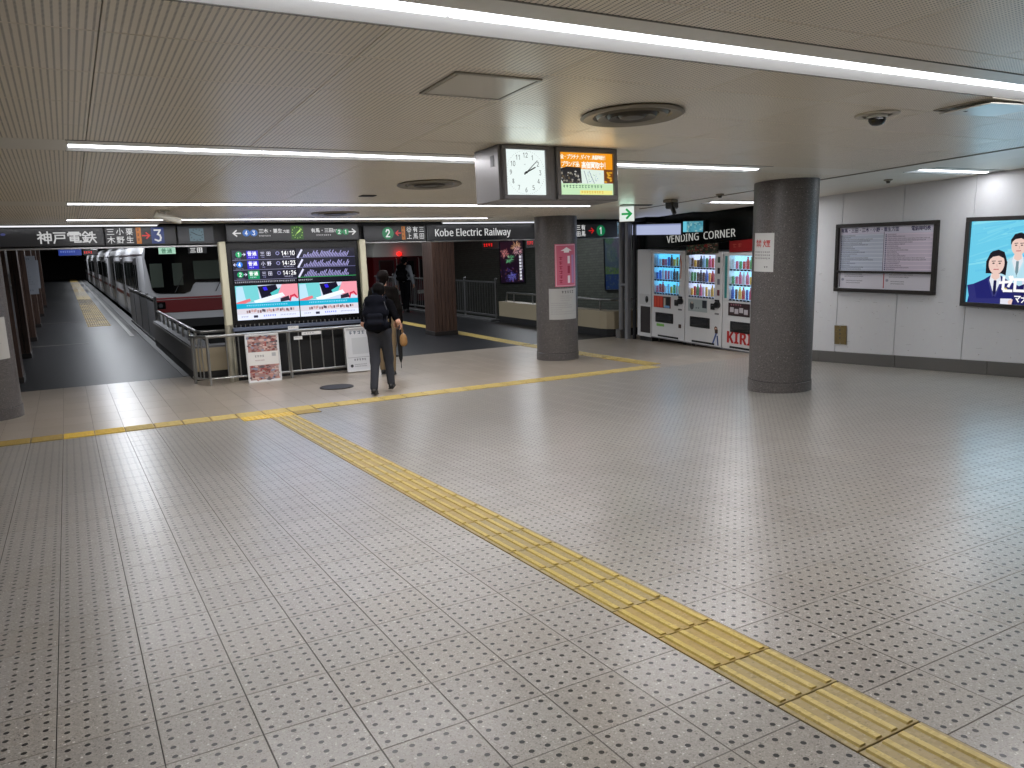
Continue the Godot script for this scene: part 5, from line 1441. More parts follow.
	put(fence, "bottom_rail", bx(Vector3(0, 0.14, -flen * 0.5), Vector3(0.05, 0.045, flen), 0.006), fs)
	put(fence, "kerb", bx(Vector3(-0.05, 0.02, -flen * 0.5), Vector3(0.3, 0.05, flen), 0.006), mat("edge_stone", Color(0.30, 0.30, 0.30), 0.5))
	var bar := bx(Vector3(0, 0.58, 0), Vector3(0.018, 0.86, 0.018), 0.003)
	var post := MB.new().cyl(Vector3(0, 0, 0), Vector3(0, 1.08, 0), 0.032, 0.032, 10).ball(Vector3(0, 1.1, 0), Vector3.ONE * 0.045, 10, 6).mesh()
	for k in 60:
		if k % 12 == 0: put(fence, "post", post, fs, Vector3(0, 0, -0.05 - k * 0.157))
		else: put(fence, "bar", bar, fs, Vector3(0, 0, -0.05 - k * 0.157))

# ------------------------------------------------------------------ trains
func build_trains() -> void:
	var z := -24.5
	var tr := thing("commuter_train", "silver train with a black front mask and a red stripe", "train", Vector3(3.3, gy(z), z))
	tr.rotation.x = atan(S2)
	var silver := mat("train_silver", Color(0.78, 0.78, 0.79), 0.35, 0.3)
	var red := mat("train_red", Color(0.42, 0.06, 0.075), 0.4)
	var blk := mat("train_glass", Color(0.022, 0.024, 0.028), 0.08)
	var win := mat("train_window", Color(0.10, 0.115, 0.11), 0.1)
	var under := mat("train_under", Color(0.05, 0.05, 0.05), 0.7)
	var rub := mat("train_seal", Color(0.10, 0.10, 0.10), 0.5)
	var W := 1.35
	for car in 4:
		var z0 := -car * 18.3
		var prof := PackedVector2Array([Vector2(-W, -0.05), Vector2(W, -0.05), Vector2(W, 1.95), Vector2(W - 0.08, 2.22), Vector2(W - 0.3, 2.42), Vector2(0.5, 2.52), Vector2(-0.5, 2.52), Vector2(-W + 0.3, 2.42), Vector2(-W + 0.08, 2.22), Vector2(-W, 1.95)])
		put(tr, "car_body", MB.new().prism(prof, z0 - 17.8, z0).mesh(), silver)
		put(tr, "underframe", bx(Vector3(0, -0.45, z0 - 8.9), Vector3(2.3, 0.8, 17.0), 0.02), under)
		put(tr, "side_stripe", bx(Vector3(-W - 0.004, 0.62, z0 - 8.9), Vector3(0.012, 0.12, 17.6), 0.002), mat("train_side_red", Color(0.36, 0.12, 0.10), 0.4))
		for d in 3:
			var dz := z0 - 2.6 - d * 6.0
			for h in 2:
				var leaf := put(tr, "door", bx(Vector3(-W - 0.006, 0.98, dz - 0.33 + h * 0.66), Vector3(0.03, 1.86, 0.64), 0.006), mat("train_door", Color(0.63, 0.63, 0.64), 0.3, 0.6))
				put(leaf, "pane", bx(Vector3(-W - 0.02, 1.33, dz - 0.33 + h * 0.66), Vector3(0.015, 0.75, 0.42), 0.006), win)
			if d < 2:
				for h in 3:
					var wf := put(tr, "side_window", bx(Vector3(-W - 0.004, 1.38, dz - 1.55 - h * 1.42), Vector3(0.02, 0.85, 1.22), 0.006), rub)
					put(wf, "pane", bx(Vector3(-W - 0.012, 1.38, dz - 1.55 - h * 1.42), Vector3(0.015, 0.77, 1.12), 0.006), win)
		put(tr, "gutter", bx(Vector3(-W - 0.012, 2.0, z0 - 8.9), Vector3(0.03, 0.04, 17.7), 0.005), mat("train_door", Color(0.63, 0.63, 0.64), 0.3, 0.6))
		if car < 3: put(tr, "gangway", bx(Vector3(0, 1.0, z0 - 18.05), Vector3(1.2, 2.2, 0.5), 0.03), rub)
	# black mask: wide on the near side, stepping up on the far side
	var mask := PackedVector2Array([Vector2(-1.26, 2.16), Vector2(-1.30, 1.9), Vector2(-1.18, 1.02), Vector2(-1.10, 0.93), Vector2(-0.98, 0.90), Vector2(-0.34, 0.87), Vector2(-0.18, 0.93), Vector2(-0.10, 1.10), Vector2(-0.02, 1.18), Vector2(1.2, 1.14), Vector2(1.30, 1.9), Vector2(1.26, 2.16), Vector2(1.1, 2.24), Vector2(-1.1, 2.24)])
	put(tr, "front_mask", MB.new().prism(mask, 0.0, 0.05).mesh(), blk)
	for q in [[-1.03, 1.40, 0.32, 0.66], [-0.48, 1.42, 0.26, 0.62], [0.30, 1.52, 0.70, 0.52], [0.95, 1.52, 0.30, 0.52]]:
		put(tr, "windscreen", bx(Vector3(q[0], q[1], 0.055), Vector3(q[2], q[3], 0.012), 0.005), mat("train_screen", Color(0.30, 0.33, 0.30), 0.06))
	put(tr, "front_stripe", bx(Vector3(0.02, 0.53, 0.01), Vector3(2.6, 0.36, 0.03), 0.008), red)
	put(tr, "front_band", bx(Vector3(0.0, 0.75, 0.008), Vector3(2.64, 0.05, 0.025), 0.006), mat("train_band", Color(0.55, 0.20, 0.20), 0.4))
	for s in [-1, 1]:
		var hl := put(tr, "headlight_case", bx(Vector3(s * 1.0, 0.56, 0.03), Vector3(0.26, 0.2, 0.05), 0.02), blk)
		put(hl, "headlight", MB.new().cyl(Vector3(s * 1.0, 0.56, 0.05), Vector3(s * 1.0, 0.56, 0.066), 0.06, 0.06, 16).mesh(), mat("lamp_glass", Color(0.4, 0.4, 0.42), 0.1, 0.6))
		put(tr, "wiper", MB.new().tube([Vector3(s * 0.55 - 0.05, 0.90, 0.07), Vector3(s * 0.55 + 0.22, 1.4, 0.075)], 0.012, 6).mesh(), rub)
	put(tr, "bumper", bx(Vector3(0, 0.03, 0.02), Vector3(2.5, 0.24, 0.10), 0.02), under)
	put(tr, "coupler", bx(Vector3(0, -0.35, 0.2), Vector3(0.3, 0.26, 0.5), 0.03), under)
	var p := Pic.new(192, 80, Color(0.72, 0.90, 0.80))
	p.say(G, "普通", 30, 12, 56, Color(0.10, 0.42, 0.28), 0.1, 1.0, 0.15)
	put(tr, "service_display", sheet(0.44, 0.18), printed("service", p.done(), 0.3, 0.8), Vector3(-0.70, 2.08, 0.058))
	p = Pic.new(192, 80, Color(0.03, 0.03, 0.035))
	p.say(G, "三田", 20, 10, 58, Color(0.95, 0.95, 0.95), 0.13, 1.0, 0.2)
	put(tr, "destination_display", sheet(0.50, 0.19), printed("dest", p.done(), 0.3, 0.9), Vector3(0.10, 2.08, 0.058))

	# maroon train on the far track
	z = -29.5
	var t2 := thing("maroon_train", "maroon train with a pale roof and a red tail lamp", "train", Vector3(11.75, gy(z), z))
	t2.rotation.x = atan(S2)
	var mar := mat("train_maroon", Color(0.30, 0.045, 0.06), 0.3)
	var cream := mat("train_cream", Color(0.74, 0.73, 0.70), 0.45)
	var prof2 := PackedVector2Array([Vector2(-W, -0.05), Vector2(W, -0.05), Vector2(W, 1.70), Vector2(-W, 1.70)])
	put(t2, "car_body", MB.new().prism(prof2, -18, 0).mesh(), mar)
	put(t2, "roof", MB.new().prism(PackedVector2Array([Vector2(-W, 1.70), Vector2(W, 1.70), Vector2(W, 1.95), Vector2(W - 0.1, 2.22), Vector2(0.5, 2.5), Vector2(-0.5, 2.5), Vector2(-W + 0.1, 2.22), Vector2(-W, 1.95)]), -18, 0.01).mesh(), cream)
	put(t2, "waist_band", bx(Vector3(0, 0.30, 0.0), Vector3(2.72, 0.14, 0.04), 0.006), cream)
	put(t2, "underframe", bx(Vector3(0, -0.45, -9), Vector3(2.3, 0.8, 17.0), 0.02), under)
	var dr := put(t2, "end_door", bx(Vector3(0.05, 0.80, 0.01), Vector3(0.72, 1.72, 0.04), 0.01), mat("maroon_dark", Color(0.16, 0.03, 0.04), 0.35))
	put(dr, "pane", bx(Vector3(0.05, 1.15, 0.035), Vector3(0.5, 0.75, 0.012), 0.005), blk)
	for s in [-1, 1]:
		var wf := put(t2, "cab_window", bx(Vector3(s * 0.85 + 0.02, 1.15, 0.008), Vector3(0.62, 0.85, 0.03), 0.01), rub)
		put(wf, "pane", bx(Vector3(s * 0.85 + 0.02, 1.15, 0.022), Vector3(0.54, 0.77, 0.02), 0.006), mat("maroon_pane", Color(0.16, 0.05, 0.06), 0.08) if s < 0 else blk)
		put(t2, "grab_rail", MB.new().tube([Vector3(s * 0.46 + 0.03, 0.3, 0.02), Vector3(s * 0.46 + 0.03, 0.34, 0.09), Vector3(s * 0.46 + 0.03, 1.6, 0.09), Vector3(s * 0.46 + 0.03, 1.64, 0.02)], 0.018, 6).mesh(), steel_mat())
	put(t2, "tail_lamp", MB.new().ball(Vector3(-0.30, 1.80, 0.05), Vector3(0.10, 0.08, 0.05), 14, 8).mesh(), glow("tail_red", Color(1.0, 0.10, 0.08), 3.0))
	var tl := OmniLight3D.new()
	tl.name = "light"
	tl.light_color = Color(1.0, 0.12, 0.1)
	tl.light_energy = 0.03
	tl.light_size = 0.05
	tl.omni_range = 40.0
	tl.omni_attenuation = 2.0
	tl.shadow_enabled = true
	t2.add_child(tl, true)
	tl.position = Vector3(-0.30, 1.80, 0.16)

func steel_mat() -> StandardMaterial3D:
	return mat("steel", Color(0.62, 0.62, 0.61), 0.28, 0.85)

# ------------------------------------------------------------------ vending corner
func sample_meshes() -> Array:
	var can := MB.new().lathe([[0.0, 0.0], [0.024, 0.0], [0.027, 0.008], [0.027, 0.115], [0.022, 0.128], [0.0, 0.128]], 10).mesh()
	var bottle := MB.new().lathe([[0.0, 0.0], [0.028, 0.0], [0.030, 0.01], [0.030, 0.12], [0.026, 0.145], [0.012, 0.175], [0.012, 0.19], [0.015, 0.19], [0.015, 0.205], [0.0, 0.205]], 10).mesh()
	var slim := MB.new().lathe([[0.0, 0.0], [0.022, 0.0], [0.024, 0.008], [0.024, 0.15], [0.019, 0.165], [0.0, 0.165]], 10).mesh()
	return [can, bottle, slim]

func build_vending() -> void:
	var white := mat("vend_white", Color(0.80, 0.80, 0.80), 0.3)
	var grey := mat("vend_grey", Color(0.42, 0.42, 0.43), 0.4)
	var blk := mat("vend_black", Color(0.04, 0.04, 0.045), 0.3)
	var smp := sample_meshes()
	var pal: Array[StandardMaterial3D] = []
	for c in [Color(0.12, 0.35, 0.75), Color(0.80, 0.82, 0.85), Color(0.75, 0.12, 0.14), Color(0.25, 0.58, 0.30), Color(0.88, 0.70, 0.20), Color(0.35, 0.20, 0.12), Color(0.55, 0.75, 0.88), Color(0.12, 0.12, 0.16), Color(0.80, 0.35, 0.50)]:
		pal.append(mat("sample%d" % pal.size(), c, 0.3))
	var specs := [
		{"z": -11.84, "w": 0.95, "wx": [0.07, 0.84], "label": "white drinks vending machine with blue lit shelves, leftmost of the row", "back": Color(0.35, 0.78, 1.0)},
		{"z": -10.88, "w": 0.95, "wx": [0.09, 0.80], "label": "white drinks vending machine in the middle of the row", "back": Color(0.78, 0.85, 1.0)},
		{"z": -9.92, "w": 0.95, "wx": [0.15, 0.93], "label": "white drinks vending machine with red lettering beside the near column", "back": Color(0.62, 0.88, 1.0)},
	]
	for i in 3:
		var s: Dictionary = specs[i]
		var w: float = s.w
		var base: float = 0.01 + 0.067 * (-9.76 - float(s.z)) - 0.08
		var o := thing("vending_machine", s.label, "vending machine", Vector3(9.95, base, s.z), -PI / 2, "drinks vending machines")
		upright(o, -PI / 2)
		var H := 1.76
		var wx0: float = (s.wx[0] - 0.5) * w
		var wx1: float = (s.wx[1] - 0.5) * w
		var wy0 := 0.93
		var wy1 := 1.70
		# body built as a shell round the lit display recess
		var b := MB.new()
		b.box(Vector3(0, (H + 0.08) * 0.5, -0.42), Vector3(w - 0.01, H - 0.08, 0.56), 0.01)
		put(o, "body", b.mesh(), white)
		b = MB.new()
		b.box(Vector3(0, (0.08 + wy0) * 0.5, -0.07), Vector3(w - 0.012, wy0 - 0.08, 0.14), 0.008)
		b.box(Vector3(0, (H + wy1) * 0.5, -0.07), Vector3(w - 0.012, H - wy1, 0.14), 0.006)
		b.box(Vector3((wx0 - w * 0.5 + 0.006) * 0.5, (wy0 + wy1) * 0.5, -0.07), Vector3(wx0 + w * 0.5 - 0.006, wy1 - wy0, 0.14), 0.004)
		b.box(Vector3((wx1 + w * 0.5 - 0.006) * 0.5, (wy0 + wy1) * 0.5, -0.07), Vector3(w * 0.5 - 0.006 - wx1, wy1 - wy0, 0.14), 0.004)
		put(o, "door", b.mesh(), white)
		put(o, "backlight", bx(Vector3((wx0 + wx1) * 0.5, (wy0 + wy1) * 0.5, -0.135), Vector3(wx1 - wx0, wy1 - wy0, 0.01)), glow("vend_back%d" % i, s.back, 1.5))
		area(o, Vector3((wx0 + wx1) * 0.5, (wy0 + wy1) * 0.5, -0.125), Vector2(wx1 - wx0, wy1 - wy0), s.back, 0.35, Vector3(0, PI, 0))
		var n := 9
		for r in 3:
			var sy := wy0 + 0.035 + r * 0.255
			put(o, "shelf", bx(Vector3((wx0 + wx1) * 0.5, sy - 0.018, -0.07), Vector3(wx1 - wx0, 0.03, 0.12), 0.003), mat("shelf_pale", Color(0.72, 0.78, 0.85), 0.3))
			var bt := MB.new()
			for k in n: bt.box(Vector3(wx0 + (k + 0.5) * (wx1 - wx0) / n, sy - 0.018, -0.004), Vector3((wx1 - wx0) / n * 0.62, 0.024, 0.008), 0.002)
			put(o, "button_row", bt.mesh(), blk).set_meta("kind", "stuff")
			for k in n:
				var kind := rng.randi() % 3
				put(o, ["sample_can", "sample_bottle", "sample_can"][kind], smp[kind], pal[rng.randi() % pal.size()], Vector3(wx0 + (k + 0.5) * (wx1 - wx0) / n, sy, -0.06))
		var gl := mat("vend_glass", Color(0.9, 0.95, 1.0, 0.06), 0.05)
		gl.transparency = BaseMaterial3D.TRANSPARENCY_ALPHA
		put(o, "pane", bx(Vector3((wx0 + wx1) * 0.5, (wy0 + wy1) * 0.5, -0.008), Vector3(wx1 - wx0, wy1 - wy0, 0.004)), gl)
		# coin panel, picture panel and delivery flap
		var px0 := wx0
		var p := Pic.new(200, 130, [Color(0.68, 0.16, 0.12), Color(0.62, 0.66, 0.66), Color(0.20, 0.14, 0.15)][i])
		if i == 0:
			for k in 3: p.rect(8 + k * 34, 8, 26, 114, Color(0.80, 0.30, 0.22))
			p.rect(112, 0, 88, 130, Color(0.30, 0.28, 0.26))
			p.rect(120, 20, 20, 100, Color(0.75, 0.72, 0.66))
			p.rect(150, 10, 40, 100, Color(0.12, 0.12, 0.13))
			p.rect(128, 100, 60, 26, Color(0.45, 0.62, 0.80))
		elif i == 1:
			p.oval(40, 70, 22, 44, Color(0.25, 0.27, 0.28))
			p.oval(42, 36, 12, 14, Color(0.72, 0.66, 0.60))
			p.marks(rng, 80, 80, 80, 34, 22, Color(0.35, 0.37, 0.4), 1.0)
			p.rect(150, 6, 46, 80, Color(0.16, 0.17, 0.2))
		else:
			for k in 4: p.rect(16 + k * 44, 44 + (k % 2) * 14, 36, 50, Color(0.72, 0.70, 0.72))
			p.marks(rng, 20, 10, 160, 26, 20, Color(0.75, 0.5, 0.55), 1.0)
		put(o, "picture_panel", sheet(w * 0.52, 0.22, 0.004), printed("vendpic%d" % i, p.done(), 0.3), Vector3(px0 + w * 0.27, 0.79, 0.006))
		var coin := put(o, "coin_unit", bx(Vector3(w * 0.27, 0.80, 0.008), Vector3(0.10, 0.11, 0.02), 0.006), blk)
		put(coin, "coin_slot", bx(Vector3(w * 0.27, 0.82, 0.020), Vector3(0.05, 0.006, 0.004)), grey)
		put(o, "reader", MB.new().cyl(Vector3(w * 0.40, 0.84, 0.0), Vector3(w * 0.40, 0.84, 0.05), 0.062, 0.055, 16).mesh(), blk)
		put(o, "note_slot", bx(Vector3(w * 0.38, 0.93 - 0.02, 0.006), Vector3(0.11, 0.035, 0.015), 0.004), blk)
		put(o, "return_lever", bx(Vector3(w * 0.38, 0.68, 0.006), Vector3(0.10, 0.03, 0.012), 0.004), grey)
		put(o, "coin_return", bx(Vector3(w * 0.38, 0.37, 0.006), Vector3(0.075, 0.075, 0.014), 0.008), mat("vend_brown", Color(0.22, 0.13, 0.09), 0.4))
		var flap := put(o, "delivery_flap", bx(Vector3(wx0 + 0.32, 0.49, 0.004), Vector3(0.52, 0.19, 0.016), 0.01), blk)
		put(flap, "flap_window", bx(Vector3(wx0 + 0.32, 0.50, 0.013), Vector3(0.44, 0.11, 0.006), 0.004), mat("vend_smoke", Color(0.13, 0.13, 0.14), 0.12))
		put(o, "vent_slot", bx(Vector3(0.02, 0.135, 0.002), Vector3(w * 0.62, 0.035, 0.012), 0.004), blk)
		put(o, "kick_strip", bx(Vector3(0, 0.09, 0.004), Vector3(w - 0.02, 0.02, 0.02), 0.004), grey)
		for q in [-0.36, 0.36]: put(o, "foot", MB.new().cyl(Vector3(q, -0.01, -0.12), Vector3(q, 0.09, -0.12), 0.035, 0.03, 12).cyl(Vector3(q, -0.01, -0.60), Vector3(q, 0.09, -0.60), 0.035, 0.03, 12).mesh(), blk)
		if i == 0:
			put(o, "wave_sticker", MB.new().prism(PackedVector2Array([Vector2(0.345, 1.69), Vector2(0.385, 1.55), Vector2(0.375, 1.28), Vector2(0.36, 1.25), Vector2(0.365, 1.5), Vector2(0.33, 1.68)]), 0.0, 0.004).mesh(), mat("sticker_orange", Color(0.75, 0.36, 0.12), 0.4))
			put(o, "green_label", bx(Vector3(-0.20, 0.345, 0.004), Vector3(0.22, 0.05, 0.006), 0.002), mat("label_green", Color(0.45, 0.68, 0.30), 0.4))
		if i == 1:
			var q := Pic.new(90, 160, Color(0.80, 0.80, 0.80))
			q.oval(52, 30, 18, 20, Color(0.35, 0.22, 0.16))
			q.oval(52, 36, 13, 15, Color(0.86, 0.70, 0.62))
			q.poly(PackedVector2Array([Vector2(24, 160), Vector2(40, 60), Vector2(76, 60), Vector2(84, 160)]), Color(0.78, 0.80, 0.84))
			q.line(Vector2(20, 150), Vector2(56, 70), 16, Color(0.20, 0.30, 0.55))
			q.line(Vector2(70, 90), Vector2(80, 160), 14, Color(0.16, 0.24, 0.46))
			put(o, "figure_sticker", sheet(0.20, 0.36), printed("vendfig", q.done(), 0.35), Vector3(0.33, 0.30, 0.005))
			for k in 4: put(o, "side_sticker", bx(Vector3(0.385, 1.62 - k * 0.19, 0.003), Vector3(0.06, 0.10, 0.005), 0.002), [mat("st0", Color(0.2, 0.3, 0.25), 0.4), mat("st1", Color(0.12, 0.12, 0.14), 0.4), mat("st2", Color(0.45, 0.45, 0.5), 0.4), mat("st3", Color(0.4, 0.15, 0.2), 0.4)][k])
		if i == 2:
			put(o, "side_stripe", bx(Vector3(-0.40, 1.33, 0.003), Vector3(0.055, 0.72, 0.006), 0.002), mat("stripe_teal", Color(0.15, 0.50, 0.50), 0.4))
			lettering(o, "lettering", "KIRIN", 0.78, 0.20, mat("letter_red", Color(0.68, 0.09, 0.08), 0.4), Vector3(0.055, 0.30, 0.004), 0.0, true)
	# waste box at the end of the row
	var wb := thing("recycling_box", "narrow white can recycling box at the far end of the machines", "recycling box", Vector3(9.95, 0.01 + 0.067 * (12.54 - 9.76) - 0.09, -12.545), -PI / 2)
	upright(wb, -PI / 2)
	put(wb, "body", bx(Vector3(0, 0.93, -0.35), Vector3(0.42, 1.70, 0.70), 0.01), white)
	put(wb, "flap", bx(Vector3(0.05, 0.42, 0.003), Vector3(0.30, 0.52, 0.012), 0.006), mat("bin_brown", Color(0.17, 0.15, 0.15), 0.4))
	var hole := MB.new()
	hole.ball(Vector3(0.09, 0.82, 0.0), Vector3(0.055, 0.075, 0.012), 18, 8)
	put(wb, "hole", hole.mesh(), blk)
	put(wb, "hole_plate", bx(Vector3(0.03, 0.82, 0.002), Vector3(0.34, 0.20, 0.006), 0.003), mat("vend_white2", Color(0.74, 0.74, 0.74), 0.4))
	put(wb, "foot", bx(Vector3(0, 0.035, -0.35), Vector3(0.38, 0.11, 0.6), 0.01), blk)
	# toppers
	var p2 := Pic.new(256, 96, Color(0.13, 0.16, 0.12))
	for k in 150: p2.oval(rng.randf() * 256, rng.randf() * 96, rng.randf_range(3, 9), rng.randf_range(3, 9), [Color(0.6, 0.14, 0.14), Color(0.25, 0.38, 0.2), Color(0.45, 0.40, 0.36), Color(0.16, 0.22, 0.15), Color(0.6, 0.5, 0.45)][rng.randi() % 5], 8)
	var tp := put(self, "machine_topper", sheet(0.80, 0.17, 0.02), printed("topper", p2.done(), 0.5), Vector3(9.905, 1.80, -10.80), -PI / 2)
	tag(tp, "red and green flowered strip standing on the middle vending machine", "display card")
	p2 = Pic.new(128, 64, Color(0.50, 0.06, 0.07))
	p2.marks(rng, 20, 16, 80, 34, 26, Color(0.62, 0.30, 0.25), 1.0)
	tp = put(self, "machine_topper", sheet(0.52, 0.19, 0.03), printed("topper_red", p2.done(), 0.45), Vector3(9.905, 1.80, -9.86), -PI / 2)
	tag(tp, "dark red card standing on the vending machine beside the column", "display card")

	# black fascia board over the machines
	var fa := thing("vending_fascia", "glossy dark green board lettered VENDING CORNER over the machines", "sign", Vector3(10.13, 0, -11.35), -PI / 2)
	var board := mat("fascia_green", Color(0.035, 0.06, 0.052), 0.16)
	put(fa, "board", bx(Vector3(0, 2.20, -0.05), Vector3(3.5, 0.60, 0.06), 0.006), board)
	lettering(fa, "lettering", "VENDING  CORNER", 1.80, 0.135, glow("letter_white", Color(0.85, 0.85, 0.83), 0.55), Vector3(0.23, 2.045, -0.018))
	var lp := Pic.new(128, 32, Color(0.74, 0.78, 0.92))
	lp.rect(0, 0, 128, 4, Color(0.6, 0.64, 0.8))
	var ls := thing("pale_glow_panel", "plain pale glowing panel above the dark vending board", "light panel", Vector3(10.07, 2.255, -12.25), -PI / 2)  # pale rectangle with its own glow, set before the board
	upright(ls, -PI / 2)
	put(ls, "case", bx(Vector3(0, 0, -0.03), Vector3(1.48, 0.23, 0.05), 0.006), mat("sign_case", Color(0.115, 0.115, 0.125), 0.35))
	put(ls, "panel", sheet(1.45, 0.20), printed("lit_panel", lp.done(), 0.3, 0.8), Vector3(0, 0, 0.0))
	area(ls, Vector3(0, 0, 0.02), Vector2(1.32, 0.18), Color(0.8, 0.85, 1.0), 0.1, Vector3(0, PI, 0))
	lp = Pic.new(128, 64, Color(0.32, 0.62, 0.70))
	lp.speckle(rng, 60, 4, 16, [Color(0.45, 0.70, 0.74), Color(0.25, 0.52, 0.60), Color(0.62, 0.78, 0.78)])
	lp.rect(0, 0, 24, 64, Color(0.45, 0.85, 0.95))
	var l2 := thing("turquoise_glow_panel", "small turquoise glowing panel above the vending lettering", "light panel", Vector3(10.07, 2.225, -11.20), -PI / 2)  # turquoise rectangle with its own glow
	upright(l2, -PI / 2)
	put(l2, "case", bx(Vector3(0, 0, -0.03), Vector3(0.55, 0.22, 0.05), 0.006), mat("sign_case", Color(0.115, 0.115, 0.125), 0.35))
	put(l2, "panel", sheet(0.52, 0.19), printed("turquoise_glow", lp.done(), 0.3, 0.8), Vector3(0, 0, 0.0))
	# end panel and steel posts by the machines
	var ep := thing("steel_posts", "pair of grey steel posts left of the recycling box", "post", Vector3(9.98, gy(-13.12), -13.12))
	upright(ep)
	var gs := mat("post_grey", Color(0.50, 0.50, 0.51), 0.4, 0.2)
	put(ep, "post", bx(Vector3(0, 1.15, 0.02), Vector3(0.10, 2.4, 0.10), 0.012), gs)
	put(ep, "post", MB.new().cyl(Vector3(0.02, 0, -0.22), Vector3(0.02, 2.4, -0.22), 0.055, 0.055, 16).mesh(), gs)
	put(ep, "post", bx(Vector3(0.06, 1.15, 0.16), Vector3(0.06, 2.4, 0.06), 0.008), mat("post_dark", Color(0.16, 0.16, 0.17), 0.4, 0.3))
	put(ep, "bracket", bx(Vector3(0.0, 1.1, -0.1), Vector3(0.05, 0.05, 0.3), 0.006), gs)
	put(ep, "base_shoe", bx(Vector3(0.0, 0.08, -0.22), Vector3(0.16, 0.2, 0.16), 0.01), mat("post_shoe", Color(0.45, 0.44, 0.43), 0.4, 0.4))
	var rw := put(self, "wall_vending", bx(Vector3(11.25, 1.3, -11.5), Vector3(0.1, 2.7, 4.6)), mat("recess_dark", Color(0.06, 0.06, 0.06), 0.7))
	tag(rw, "dark wall behind the vending machines", "wall", "", "structure")

# ------------------------------------------------------------------ posters on the round columns
func column_sheet(label: String, cat: String, c: Vector3, a: float, w: float, y0: float, y1: float, img: Image) -> void:
	var r := 0.353
	var half := w / r * 0.5
	var o := put(self, "column_poster", MB.new().bent(r, a - half, a + half, y0, y1, 12).mesh(), printed("colp%f%f" % [c.x, y0], img, 0.5), c)
	upright(o)
	tag(o, label, cat)

func build_column_posters() -> void:
	var p := Pic.new(200, 340, Color(0.80, 0.80, 0.79))
	p.say(G, "禁煙", 26, 60, 62, Color(0.72, 0.25, 0.24), 0.11, 1.0, 0.3)
	p.marks(rng, 16, 160, 170, 80, 16, Color(0.35, 0.33, 0.34), 1.0)
	p.marks(rng, 120, 290, 60, 24, 18, Color(0.3, 0.3, 0.3), 1.0)
	var c := Vector3(7.19, 0, -6.57)
	var va := atan2(-c.x, -c.z)
	column_sheet("white no smoking notice with red characters on the near granite column", "notice", c, va - 0.72, 0.285, 1.385, 1.81, p.done())
	c = Vector3(7.19, gy(-11.4), -11.4)
	va = atan2(-c.x, -c.z)
	p = Pic.new(170, 330, Color(0.80, 0.42, 0.52))
	p.rect(6, 6, 158, 318, Color(0.88, 0.74, 0.78))
	p.rect(10, 10, 150, 310, Color(0.78, 0.38, 0.48))
	p.poly(PackedVector2Array([Vector2(85, 24), Vector2(130, 52), Vector2(106, 52), Vector2(106, 66), Vector2(64, 66), Vector2(64, 52), Vector2(40, 52)]), Color(0.95, 0.92, 0.93))
	for k in 6: p.marks(rng, 30, 96 + k * 36, 40, 32, 30, Color(0.60, 0.12, 0.24), 1.0)
	for k in 3: p.rect(92, 92 + k * 76, 20, 58, Color(0.93, 0.88, 0.90) if k != 1 else Color(0.62, 0.14, 0.26))
	p.rect(126, 84, 22, 220, Color(0.66, 0.50, 0.68))
	column_sheet("pink sign with a white arrow on the mid granite column", "sign", c, va + 0.50, 0.40, 1.235, 1.92, p.done())
	p = Pic.new(240, 220, Color(0.68, 0.68, 0.67))
	p.marks(rng, 100, 16, 130, 26, 20, Color(0.2, 0.2, 0.22), 1.0)
	p.marks(rng, 14, 100, 210, 90, 9, Color(0.52, 0.52, 0.53), 0.6)
	p.marks(rng, 90, 50, 130, 40, 9, Color(0.55, 0.55, 0.56), 0.8)
	column_sheet("white printed notice below the pink sign on the mid granite column", "notice", c, va + 0.36, 0.52, 0.70, 1.205, p.done())
	c = Vector3(-0.95, gy(-11.4), -11.4)
	va = atan2(-c.x, -c.z)
	p = Pic.new(200, 200, Color(0.72, 0.71, 0.69))
	p.marks(rng, 20, 14, 130, 26, 18, Color(0.55, 0.53, 0.5), 1.0)
	p.marks(rng, 110, 120, 70, 20, 8, Color(0.55, 0.55, 0.55), 1.0)
	column_sheet("white notice on the left granite column", "notice", c, va + 0.25, 0.50, 0.73, 1.22, p.done())

